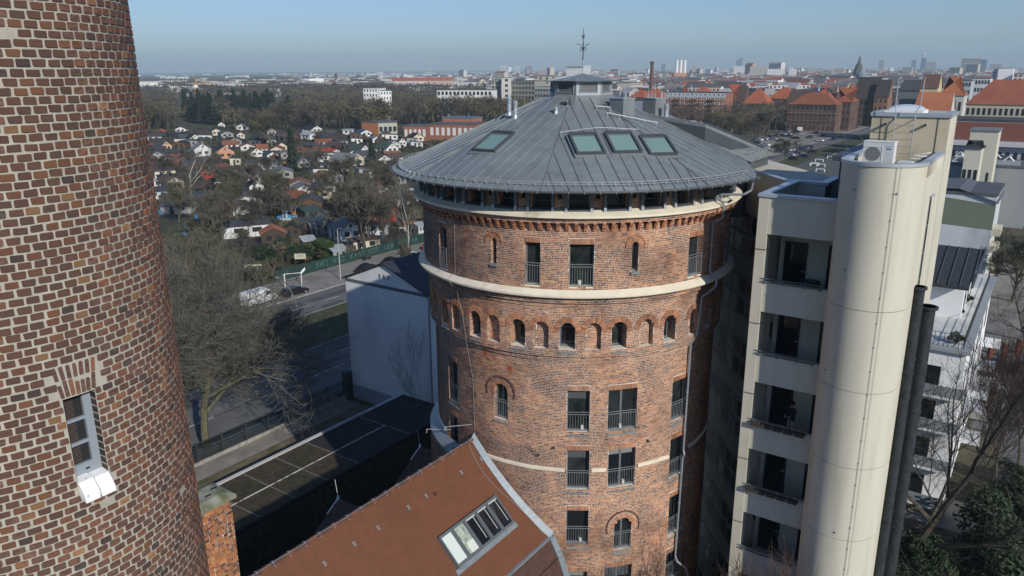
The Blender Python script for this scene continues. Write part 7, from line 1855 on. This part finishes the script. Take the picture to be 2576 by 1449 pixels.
# green roofs and orange market hall between the towers
r, Q, L_, top = bld('large grey-green flat roof with white roof lights between the towers','hall',1960,2190,215,190,420,60,(.62,.62,.60),'flat',(.095,.105,.095),0,0,name='flat_roofed_market',z1=6.5)
for i in range(16):
    s, d = random.uniform(2,L_-3), random.uniform(2,56); mb = MB(); mb.tube([Q(s,d,top+.4),Q(s,d,top+1.2),Q(s+2.2,d,top+1.2),Q(s+2.2,d,top+.4)],.12,4); mb.build('roof_light_frame', M_white, r)
bld('orange brick market front with white window posts behind the terrace','market hall',1905,2100,150,138,436,12,(.42,.13,.055),'flat',(.11,.12,.11),1,16,.3,.7,winm=M_white,name='market_hall',z1=9.5)
r, Q, L_, top = bld('curved orange canopy roof beside the cream parapet','canopy',1965,2045,132,128,425,5,(.52,.20,.07),'flat',(.50,.20,.08),0,0,name='canopy',z1=11.2)
# white house with roof terrace right of the flue pipes ------------------------------
tz = 13.4
pa = thing('terrace_house', tuple(G(2400,900,0)), 'white house with a sunny roof terrace and dark tiled roof right of the flue pipes', 'house')
OTA, OTB = ab(G(2432,892,tz))      # near right corner of the terrace edge
def TB_(a0,a1,b0,b1,z0,z1,name,m,par=pa):
    mb = MB(); mb.gbox(OTA+a0,OTA+a1,OTB+b0,OTB+b1,z0,z1); return mb.build(name, m, par)
M_wh = mat('white_render', (.82,.83,.83), .8, var=.04, vs=.4)
TB_(-9,0,0,26,0,tz,'walls',M_wh)
TB_(-9,.25,-.3,26,tz,tz+.25,'terrace_edge',mat('grey_edge',(.30,.33,.35),.7))
TB_(-8.8,-.5,.4,26,tz+.25,tz+.30,'terrace_floor',mat('pale_slabs',(.62,.63,.60),.8,var=.1,vs=1.5))
TB_(-9,-1.3,8.2,20,tz+.3,tz+3.2,'penthouse_wall',M_wh)
for b in (9.5,12.5,15.5): TB_(-1.29,-1.25,b,b+1.2,tz+.5,tz+2.6,'window',M_glass)
M_pt = mat('dark_pantiles',(.045,.05,.055),.5,var=.2,vs=3)
mb = MB(); P = [W(OTA-9.4,OTB+7.0,tz+3.1),W(OTA-1.0,OTB+7.0,tz+3.1),W(OTA-.6,OTB+12.4,tz+5.3),W(OTA-9.4,OTB+12.4,tz+5.3)]; mb.hexa(P+[q+Vector((0,0,.25)) for q in P]); mb.build('tiled_roof', M_pt, pa)
mb = MB(); P = [W(OTA-.6,OTB+12.5,tz+5.3),W(OTA-9.4,OTB+12.5,tz+5.3),W(OTA-9.4,OTB+20,tz+3.2),W(OTA-.6,OTB+20,tz+3.2)]; mb.hexa(P+[q+Vector((0,0,.25)) for q in P]); mb.build('tiled_roof', M_pt, pa)
for i in range(11):
    mb = MB(); a = OTA-9.0+i*.82; mb.cyl(W(a,OTB+7.0,tz+3.4), W(a,OTB+12.4,tz+5.6), .06, n=4); mb.build('roof_batten', M_zincd, pa)
mb = MB(); mb.cyl(W(OTA-.75,OTB+7.0,tz+3.4), W(OTA-.45,OTB+12.4,tz+5.6), .11, n=6); mb.build('verge_tiles', M_zincd, pa)
def rail(p, q, n, par=pa):
    mb = MB()
    for h in (.35,.7,1.05): mb.cyl(p+Vector((0,0,h)), q+Vector((0,0,h)), .025, n=4)
    for i in range(n+1): r_ = lerp(p,q,i/n); mb.cyl(r_, r_+Vector((0,0,1.05)), .025, n=4)
    mb.build('railing', M_iron, par)
rail(W(OTA-8.8,OTB+.2,tz+.3), W(OTA-.3,OTB+.2,tz+.3), 26); rail(W(OTA-.3,OTB+.2,tz+.3), W(OTA-.3,OTB+24,tz+.3), 50)
for z in (1.2,4.4,7.6,10.4): 
    TB_(-7.5,-1.5,-.04,-.005,z,z+1.7,'window',M_glass); TB_(-9,.3,-1.1,-.05,z-.5,z-.3,'balcony_slab',M_wh); 
    mb = MB(); mb.gbox(OTA-9,OTA+.3,OTB-1.1,OTB-1.05,z-.3,z+.55); mb.build('balcony_front', mat('grey_railing_glass',(.25,.28,.3),.4), pa)
for b in (4,11,18):
    for z in (4.6,8.6): TB_(.3,1.7,b,b+2.6,z,z+.2,'balcony_slab',M_wh); rail(W(OTA+1.7,OTB+b,z+.2), W(OTA+1.7,OTB+b+2.6,z+.2), 8)
for b in (2,5,8,13,16,21):
    for z in (1.4,5.4,9.6): TB_(.005,.04,b,b+1.3,z,z+1.9,'window',M_glass)
for (a, b, s) in ((-.9,1.2,.7),(-5.5,.9,.4),(-1.3,14,.6),(-1.5,9.5,.5)):
    o = place(P_rho, W(OTA+a,OTB+b,tz+.3), 0, s*.55, 'potted evergreen on the sunny white terrace, %s' % ('by its near corner' if a == -.9 else ('at its front railing' if a == -5.5 else ('far along its side' if b == 14 else 'half way along its side'))), 'pots on the white terrace'); o['category'] = 'potted plant'
# brick gate pillars beside the parked black car
for i, (x, y) in enumerate(((2488,908),(2524,900),(2560,890))):
    p = G(x,y); r = thing('gate_pillar', (p.x,p.y,0), '%s red brick pillar of the street fence behind the black estate car' % ('left','middle','right')[i], 'pillar', 'brick pillars of the street fence'); mb = MB(); mb.box(p.x-.25,p.x+.25,p.y-.25,p.y+.25,0,1.9); mb.build('shaft', mat('red_pillar',(.20,.06,.04),.9), r); mb = MB(); mb.box(p.x-.3,p.x+.3,p.y-.3,p.y+.3,1.9,2.0); mb.build('cap', M_conc, r)
p = G(2345,1338); r = thing('marker_post', (p.x,p.y,0), 'small white-topped post in the leaf covered garden', 'post'); mb = MB(); mb.cyl(p, p+Vector((0,0,.8)), .05, n=6); mb.build('post', M_bark, r); mb = MB(); mb.cyl(p+Vector((0,0,.8)), p+Vector((0,0,1.1)), .08, n=8); mb.build('cap', M_white, r)
# ================================================================= CITY TO THE HORIZON
rc = random.Random(21)
V = []; Fc = []; C_ = []
mb = MB()
WH_ = [(.70,.70,.68),(.66,.66,.64),(.58,.58,.56),(.50,.47,.42),(.38,.37,.36),(.72,.72,.71),(.42,.34,.28),(.28,.27,.27),(.5,.44,.36)]
RFc = [(.13,.10,.09),(.22,.09,.06),(.10,.10,.11),(.16,.15,.15),(.30,.10,.055),(.08,.08,.09),(.36,.36,.36)]
def cityblock(px, d, w, dp, h, roofpitch, wc, rfc, rz):
    p = GY(px, 180, d); Q = xf((p.x,p.y,0), rz); a, b = w/2, dp/2
    mb.hexa([Q(-a,-b,0),Q(a,-b,0),Q(a,b,0),Q(-a,b,0),Q(-a,-b,h),Q(a,-b,h),Q(a,b,h),Q(-a,b,h)], 0, wc, skip=(0,))
    if roofpitch:
        mb.face([Q(-a,-b,h+.05),Q(a,-b,h+.05),Q(a,0,h+roofpitch),Q(-a,0,h+roofpitch)],0,rfc); mb.face([Q(-a,b,h+.05),Q(a,b,h+.05),Q(a,0,h+roofpitch),Q(-a,0,h+roofpitch)],0,rfc)
        mb.face([Q(-a,-b,h),Q(-a,b,h),Q(-a,0,h+roofpitch)],0,wc); mb.face([Q(a,-b,h),Q(a,b,h),Q(a,0,h+roofpitch)],0,wc)
    else: mb.face([Q(-a,-b,h+.3),Q(a,-b,h+.3),Q(a,b,h+.3),Q(-a,b,h+.3)],0,rfc)
    # window rows: dark strips with pale piers read as storeys
    if d < 3200:
        n = max(1,int(h/3.3))
        for i in range(n):
            z = 1.1+i*h/n; k = int(w/3.2)
            for j in range(k):
                x = -a+w*(j+.5)/k; mb.face([Q(x-.8,-b-.08,z),Q(x+.8,-b-.08,z),Q(x+.8,-b-.08,z+1.5),Q(x-.8,-b-.08,z+1.5)],0,(.05,.055,.065))
for i in range(4300):
    px = rc.triangular(1050,2650,2100) if rc.random() < .95 else rc.uniform(700,1250)
    lo = 700 if px > 1250 else 1500
    d = lo*math.exp(rc.random()**.8*math.log(9500/lo))
    if 2150 < px < 2576 and d < 640: continue
    h = rc.uniform(12,21) if px > 1250 else rc.uniform(8,16)
    if rc.random() < .035 and d > 1600: h *= rc.uniform(1.5,2.4)
    if 1590 < px < 1745 and d < 2400: h = min(h, 13)
    w = rc.uniform(12,40); pit = rc.uniform(3,5) if rc.random() < .55 else 0
    cityblock(px, d, w, rc.uniform(11,16), h-(pit*.5), pit, rc.choice(WH_), rc.choice(RFc), -GA+rc.choice((0,1.5708,.3,-.4))+rc.gauss(0,.08))
# bright low buildings on the left horizon
for i in range(130):
    px = rc.uniform(340,1250); d = rc.choice((1250,1450,1600,1900,2300,4000,6500,9000))*rc.uniform(.9,1.1)
    cityblock(px, d, rc.uniform(25,80), 16, rc.uniform(8,15), 0, rc.choice(WH_[:2]+[(.78,.78,.76),(.74,.72,.66)]), (.5,.5,.5), rc.uniform(-.2,.2))
mb.build('city_houses', mat('city_tint', attr=True, rough=.85), kind='stuff')
def tower(label, cat, px, d, wpx, ytop, c, name='high_rise', depth=16, rows=0, cols=0):
    w = wpx*d/FPX; p = GY(px,180,d); zt = GY(px,ytop,d).z; Q = xf((p.x,p.y,0), -math.atan2(p.x,p.y)); a = w/2; r = thing(name, (p.x,p.y,0), label, cat)
    m_ = MB(); m_.hexa([Q(-a,-8,0),Q(a,-8,0),Q(a,depth-8,0),Q(-a,depth-8,0),Q(-a,-8,zt),Q(a,-8,zt),Q(a,depth-8,zt),Q(-a,depth-8,zt)]); m_.build('body', mat('tower_%02d%02d%02d' % tuple(int(x*99) for x in c), c, .7), r)
    if rows:
        for i in range(rows):
            m_ = MB(); z = zt*(.3+.68*i/rows); m_.hexa([Q(-a*.96,-8.3,z),Q(a*.96,-8.3,z),Q(a*.96,-8.02,z),Q(-a*.96,-8.02,z),Q(-a*.96,-8.3,z+zt*.3/rows),Q(a*.96,-8.3,z+zt*.3/rows),Q(a*.96,-8.02,z+zt*.3/rows),Q(-a*.96,-8.02,z+zt*.3/rows)]); m_.build('window_band', M_win, r)
    return r
HB, HW, HG = (.10,.14,.20), (.72,.72,.71), (.36,.38,.40)
for t in ((1267,3800,16,166,HW,'white high-rise pair on the skyline, left one'),(1283,3850,8,169,HW,'narrow white high-rise right beside the white pair'),(1301,3800,12,168,HW,'stepped white high-rise on the skyline left of the frame tower'),(1331,4600,16,164,HG,'dark framed twin high-rise on the skyline'),(1369,3400,18,172,OFF,'wide beige block on the skyline left of the lantern'),
          (1508,4200,18,172,OFF,'wide pale block on the skyline right of the finial'),(1668,5200,9,160,HB,'blue office tower on the skyline just right of the brick smokestack'),(1572,4800,20,174,OFF,'long pale slab on the skyline left of the smokestack'),(1855,6500,8,150,HB,'left blue twin tower on the skyline'),(1862,6500,7,146,HB,'right blue twin tower on the skyline'),
          (1944,3600,20,158,HG,'frame-topped office tower with white portal on the skyline'),(1970,3600,12,165,(.10,.12,.15),'black glass office block beside the frame-topped tower'),(2320,5200,10,146,HB,'dark blue high-rise on the skyline left of the balloon'),(2296,5600,9,151,HB,'dark blue high-rise further left of the balloon'),(2340,4200,20,154,(.5,.5,.5),'white-banded office high-rise under the balloon'),
          (2438,3000,34,145,(.42,.44,.42),'large ribbed residential high-rise at the upper right'),(2470,4600,13,149,HB,'blue high-rise right behind the ribbed residential high-rise'),(2502,3600,22,160,(.55,.56,.56),'banded office block right of the residential high-rise'),(1752,4300,9,170,HG,'grey mid-rise right of the three white chimneys'),(2215,5200,10,150,HG,'faint grey tower on the skyline right of the dark spire')):
    tower(t[5], 'high-rise', t[0], t[1], t[2], t[3], t[4], rows=8 if t[2] > 9 else 0)
# television tower
d = 9500; p = GY(1909,180,d); r = thing('television_tower', (p.x,p.y,0), 'thin television tower with a ball on the skyline', 'tower'); z = lambda y: GY(1909,y,d).z
M_tv = mat('tv_concrete', (.55,.56,.58), .8)
m_ = MB(); m_.cyl((p.x,p.y,0),(p.x,p.y,z(140)),11,5,n=10); m_.build('shaft', M_tv, r)
m_ = MB(); R0 = 15
for i in range(8):
    for j in range(12):
        def sp(a, b): th, ph = math.pi*a/8, 2*math.pi*b/12; return (p.x+R0*math.sin(th)*math.cos(ph), p.y+R0*math.sin(th)*math.sin(ph), z(139.5)+R0*math.cos(th))
        m_.face([sp(i,j),sp(i+1,j),sp(i+1,j+1),sp(i,j+1)])
m_.build('ball', mat('tv_ball', (.4,.42,.45), .4, .4), r)
m_ = MB(); m_.cyl((p.x,p.y,z(138)),(p.x,p.y,z(126)),2.6,.9,n=6); m_.build('antenna', M_tv, r)
# three white power-station chimneys over an orange block
d = 2300; r0 = GY(1712,205,d); r = thing('power_station', (r0.x,r0.y,0), 'orange power station block with three tall white chimneys', 'power station')
for px in (1702,1712,1722):
    q = GY(px,180,d); m_ = MB(); m_.cyl((q.x,q.y,0),(q.x,q.y,GY(px,151,d).z),4.2,3.9,n=12); m_.build('chimney', M_white, r)
a_, b_ = GY(1696,180,d-30), GY(1728,180,d-30); m_ = MB(); m_.hexa([Vector((a_.x,a_.y,0)),Vector((b_.x,b_.y,0)),Vector((b_.x,b_.y+30,0)),Vector((a_.x,a_.y+30,0)),Vector((a_.x,a_.y,GY(1696,183,d).z)),Vector((b_.x,b_.y,GY(1696,183,d).z)),Vector((b_.x,b_.y+30,GY(1696,183,d).z)),Vector((a_.x,a_.y+30,GY(1696,183,d).z))]); m_.build('block', mat('orange_block', (.55,.27,.13), .8), r)
# brick smokestack, church spire, domed tower, balloon, crane
d = 760; p = GY(1639,200,d); zt = GY(1641,154,d).z; r = thing('smokestack', (p.x,p.y,0), 'slim brown brick smokestack rising over the orange roofs', 'chimney'); m_ = MB(); m_.cyl((p.x,p.y,0),(p.x,p.y,zt-3),2.6,1.5,n=14); m_.build('shaft', mat('stack_brick', (.13,.075,.06), .9), r); m_ = MB(); m_.cyl((p.x,p.y,zt-3),(p.x,p.y,zt),1.9,n=14); m_.build('crown', mat('stack_brick', (.13,.075,.06), .9), r)
d = 1500; p = GY(2157,200,d); zt = GY(2157,138,d).z; r = thing('church_tower', (p.x,p.y,0), 'dark pointed church spire on the skyline left of the stair tower head', 'church tower'); m_ = MB(); s = 6; m_.box(p.x-s,p.x+s,p.y-s,p.y+s,0,zt-24); m_.build('shaft', mat('dark_stone', (.10,.095,.09), .9), r); m_ = MB(); m_.cyl((p.x,p.y,zt-24),(p.x,p.y,zt-15),7,5,n=8); m_.cyl((p.x,p.y,zt-15),(p.x,p.y,zt),3.6,.3,n=8); m_.build('spire', mat('dark_stone', (.10,.095,.09), .9), r)
d = 1100; p = GY(2166,200,d); zt = GY(2166,172,d).z; r = thing('domed_tower', (p.x,p.y,0), 'yellow tower with dark dome beside the dark church spire', 'tower'); m_ = MB(); s = 7; m_.box(p.x-s,p.x+s,p.y-s,p.y+s,0,zt-14); m_.build('shaft', mat('yellow_stone', (.50,.42,.24), .9), r); m_ = MB(); m_.cyl((p.x,p.y,zt-14),(p.x,p.y,zt-7),7,6.4,n=10); m_.cyl((p.x,p.y,zt-7),(p.x,p.y,zt-1),6.4,2.5,n=10); m_.cyl((p.x,p.y,zt-1),(p.x,p.y,zt+2),1,.2,n=6); m_.build('dome', mat('grey_dome', (.20,.23,.26), .7), r)
d = 1050; p = GY(2197,200,d); zt = GY(2197,190,d).z; r = thing('small_tower', (p.x,p.y,0), 'small cupola tower with blue-grey cap right of the yellow domed tower', 'tower'); m_ = MB(); m_.cyl((p.x,p.y,0),(p.x,p.y,zt-9),4,n=8); m_.build('shaft', mat('grey_dome', (.20,.23,.26), .7), r); m_ = MB(); m_.cyl((p.x,p.y,zt-9),(p.x,p.y,zt-2),4,1.4,n=8); m_.cyl((p.x,p.y,zt-2),(p.x,p.y,zt+2),.6,.1,n=6); m_.build('cap', mat('blue_cap', (.22,.30,.38), .7), r)
d = 5000; p = GY(2323,138,d); r = thing('balloon', tuple(p), 'tiny pale tethered balloon hanging over the skyline', 'balloon'); m_ = MB(); R0 = 8
for i in range(6):
    for j in range(10):
        def sp(a, b): th, ph = math.pi*a/6, 2*math.pi*b/10; return (p.x+R0*math.sin(th)*math.cos(ph), p.y+R0*math.sin(th)*math.sin(ph), p.z+R0*math.cos(th))
        m_.face([sp(i,j),sp(i+1,j),sp(i+1,j+1),sp(i,j+1)])
m_.build('envelope', M_tv, r)
d = 900; p = GY(495,232,d); zt = GY(495,203,d).z; M_or = mat('crane_orange', (.50,.26,.05), .7); r = thing('tower_crane', (p.x,p.y,0), 'orange tower crane rising over the wood beside the firs', 'crane')
m_ = MB()
for sx, sy in ((-1,-1),(1,-1),(1,1),(-1,1)): m_.cyl((p.x+sx,p.y+sy,0),(p.x+sx,p.y+sy,zt-4),.35,n=4)
for i in range(16): z0_, z1_ = zt*i/17, zt*(i+1)/17; m_.cyl((p.x-1,p.y-1,z0_),(p.x+1,p.y-1,z1_),.28,n=4); m_.cyl((p.x+1,p.y-1,z0_),(p.x-1,p.y-1,z1_),.28,n=4)
m_.build('mast', M_or, r)
m_ = MB(); m_.cyl((p.x-4,p.y,zt-3),(p.x+18,p.y+10,zt-3),.45,n=4); m_.cyl((p.x,p.y,zt-3),(p.x,p.y,zt+3),.5,n=4); m_.cyl((p.x,p.y,zt+3),(p.x+16,p.y,zt-3),.2,n=4); m_.build('jib', M_or, r); m_ = MB(); m_.box(p.x-1.5,p.x+1.5,p.y-1.5,p.y+1.5,zt-7,zt-4); m_.build('cab', M_white, r)
d = 3000; p = GY(1083,180,d); zt = GY(1083,157,d).z; r = thing('tower_crane', (p.x,p.y,0), 'thin distant crane on the skyline above the long white block', 'crane'); m_ = MB(); m_.cyl((p.x,p.y,0),(p.x,p.y,zt),1.0,n=4); m_.build('mast', M_tv, r); m_ = MB(); m_.cyl((p.x-6,p.y,zt),(p.x+36,p.y,zt+.5),.8,n=4); m_.build('jib', M_tv, r)
# white hangars, red roofs on the left horizon
for (xl,xr,d,yt,c,rfc,lb) in ((778,815,1750,198,(.8,.8,.8),(.7,.7,.7),'bright white round-topped hall on the left horizon'),(745,850,1800,205,(.7,.7,.68),(.5,.5,.5),'long white building under the round-topped hall'),(420,470,2100,203,(.5,.44,.38),(.4,.35,.3),'long pale brown building on the left horizon'),(350,395,1500,208,(.72,.70,.62),(.5,.5,.5),'cream buildings next to the huge chimney on the horizon'),(985,1070,1500,204,(.6,.5,.42),(.34,.085,.05),'long building with dull red roof left of the pointed gables'),(1070,1140,1450,203,(.45,.35,.3),(.36,.09,.05),'red roofed building with pointed gables on the horizon')):
    bld(lb,'hall',xl,xr,d,d,yt,22,c,'gable' if 'red' in lb else 'flat',rfc,name='distant_hall',rise=6)
# ================================================================= PERSON ON THE BALCONY
pf = B(1.62, 1.05, 0); pz = ZB(FL[3]-.95-.1)
bm = bmesh.new(); J = {'pel':(0,0,.95),'ch':(0,.02,1.30),'nk':(0,.0,1.47),'hd':(0,-.04,1.62),'ls':(-.18,0,1.40),'rs':(.18,0,1.40),'le':(-.24,-.10,1.15),'re':(.24,-.10,1.15),'lw':(-.07,-.30,1.13),'rw':(.07,-.30,1.13),'lh':(-.09,0,.90),'rh':(.09,0,.90),'lk':(-.10,-.03,.50),'rk':(.10,-.03,.50),'la':(-.10,.0,.08),'ra':(.10,.0,.08),'lt':(-.10,-.16,.04),'rt':(.10,-.16,.04)}
ed = [('pel','ch'),('ch','nk'),('nk','hd'),('ch','ls'),('ch','rs'),('ls','le'),('rs','re'),('le','lw'),('re','rw'),('pel','lh'),('pel','rh'),('lh','lk'),('rh','rk'),('lk','la'),('rk','ra'),('la','lt'),('ra','rt')]
rad = {'pel':.15,'ch':.15,'nk':.055,'hd':.10,'ls':.06,'rs':.06,'le':.045,'re':.045,'lw':.032,'rw':.032,'lh':.09,'rh':.09,'lk':.06,'rk':.06,'la':.045,'ra':.045,'lt':.035,'rt':.035}
ks = list(J); me = bpy.data.meshes.new('person'); me.from_pydata([J[k] for k in ks], [(ks.index(a), ks.index(b)) for a, b in ed], [])
me.materials.append(mat('person_skin', (.40,.24,.17), .6)); me.materials.append(mat('dark_jumper', (.02,.02,.025), .9)); me.materials.append(mat('light_trousers', (.42,.38,.30), .9))
per = bpy.data.objects.new('person', me); col.objects.link(per); md = per.modifiers.new('skin', 'SKIN'); per.modifiers.new('sub', 'SUBSURF').levels = 1
for i, k in enumerate(ks): me.skin_vertices[0].data[i].radius = (rad[k], rad[k]*(.72 if k in ('pel','ch') else 1))
me.skin_vertices[0].data[0].use_root = True
bpy.context.view_layer.update(); dg = bpy.context.evaluated_depsgraph_get(); m2 = bpy.data.meshes.new_from_object(per.evaluated_get(dg)); per.modifiers.clear(); per.data = m2; bm.free()
for q in (0,):
    for p_ in m2.polygons: z_ = p_.center.z; p_.material_index = 0 if (z_ > 1.47 or (p_.center.y < -.24 and z_ > 1.0)) else (1 if z_ > .93 else 2); p_.use_smooth = True
per.location = (pf.x, pf.y, pz+.02); per.rotation_euler = (0, 0, -GA-.5); per.scale = (1.1,1.1,1.1); ORG[per.name] = (0,0,0)
tag(per, 'person with dark hair in a dark jumper looking down at the hands on the balcony', 'person')
h_ = MB(); 
for i in range(6):
    for j in range(10):
        def sp(a, b): th, ph = math.pi*.62*a/6, 2*math.pi*b/10; return (.115*math.sin(th)*math.cos(ph), -.02+.125*math.sin(th)*math.sin(ph), 1.635+.12*math.cos(th))
        h_.face([sp(i,j),sp(i+1,j),sp(i+1,j+1),sp(i,j+1)])
h_.build('hair', mat('dark_hair', (.015,.01,.008), .8), per, smooth=True)
h_ = MB()
for sx in (-.035,.035): h_.box(sx-.012,sx+.012,-.145,-.13,1.63,1.645)
h_.build('eyes', M_dark, per)
h_ = MB()
for s in (-1,1):
    for k in range(4): h_.cyl((s*.05-s*.0+s*(k-1.5)*.018,-.32,1.13),(s*.03+s*(k-1.5)*.016,-.385+.006*abs(k-1),1.115),.009,.007,n=6)
    h_.cyl((s*.04,-.31,1.15),(s*.012,-.345,1.16),.010,.008,n=6)
h_.build('fingers', mat('person_skin', (.40,.24,.17), .6), per)
# chair on the top balcony
q = B(1.72,1.3,0); cz = ZB(FL[1]-.95-.1); ch = thing('armchair', (q.x,q.y,cz), 'dark round-backed wicker chair on the topmost recessed balcony', 'chair'); m_ = MB(); m_.cyl((q.x,q.y,cz+.3),(q.x,q.y,cz+.45),.34,.36,n=12); m_.build('seat', M_iron, ch)
m_ = MB()
for i in range(10): a = -GA+math.pi*(.05+.9*i/9); m_.cyl((q.x+.34*math.cos(a),q.y+.34*math.sin(a),cz+.4),(q.x+.38*math.cos(a),q.y+.38*math.sin(a),cz+.95),.045,n=5)
m_.build('backrest', M_iron, ch)
for i in range(4): a = i*1.57+.4; m_ = MB(); m_.cyl((q.x+.26*math.cos(a),q.y+.26*math.sin(a),cz),(q.x+.26*math.cos(a),q.y+.26*math.sin(a),cz+.3),.02,n=5); m_.build('leg', M_iron, ch)
# remove unused prototypes
def kill(o):
    for c in list(o.children): kill(c)
    bpy.data.objects.remove(o)
for pr in (P_big,P_a,P_b,P_c,P_birch,P_red,P_leg,P_bush,P_spr,P_thu,P_rho,P_grn,*CARS.values()):
    if not pr.get('_used'): kill(pr)
    else: del pr['_used']
for o in scene.objects:
    if '_used' in o: del o['_used']

# where several things still share a description, add their order from left to right
from collections import defaultdict
dd = defaultdict(list)
for o in scene.objects:
    if o.parent is None and o.get('label'): dd[o['label']].append(o)
for l, os_ in dd.items():
    n = len(os_)
    if 2 <= n <= 6 and len(l.split()) <= 13:
        os_.sort(key=lambda o: math.atan2(o.location.x, o.location.y))
        nm = {2:['left one','right one'],3:['left one','middle one','right one']}.get(n, ['leftmost','second from left','third from left','fourth from left','fifth from left'][:n-1]+['rightmost'])
        for o, s_ in zip(os_, nm): o['label'] = l+', '+s_
# ================================================================= HAZE
hz = MB(); hz.box(-13000,13000,-300,13000,-1.2,262)
hm = bpy.data.materials.new('haze'); hm.use_nodes = True; ht = hm.node_tree; ht.nodes.clear()
ho = ht.nodes.new('ShaderNodeOutputMaterial'); hv = ht.nodes.new('ShaderNodeVolumePrincipled')
hv.inputs['Color'].default_value = (.70,.90,1,1); hv.inputs['Density'].default_value = HAZE; hv.inputs['Anisotropy'].default_value = 0.0
ht.links.new(hv.outputs[0], ho.inputs['Volume'])
hz.build('haze', hm, kind='stuff')
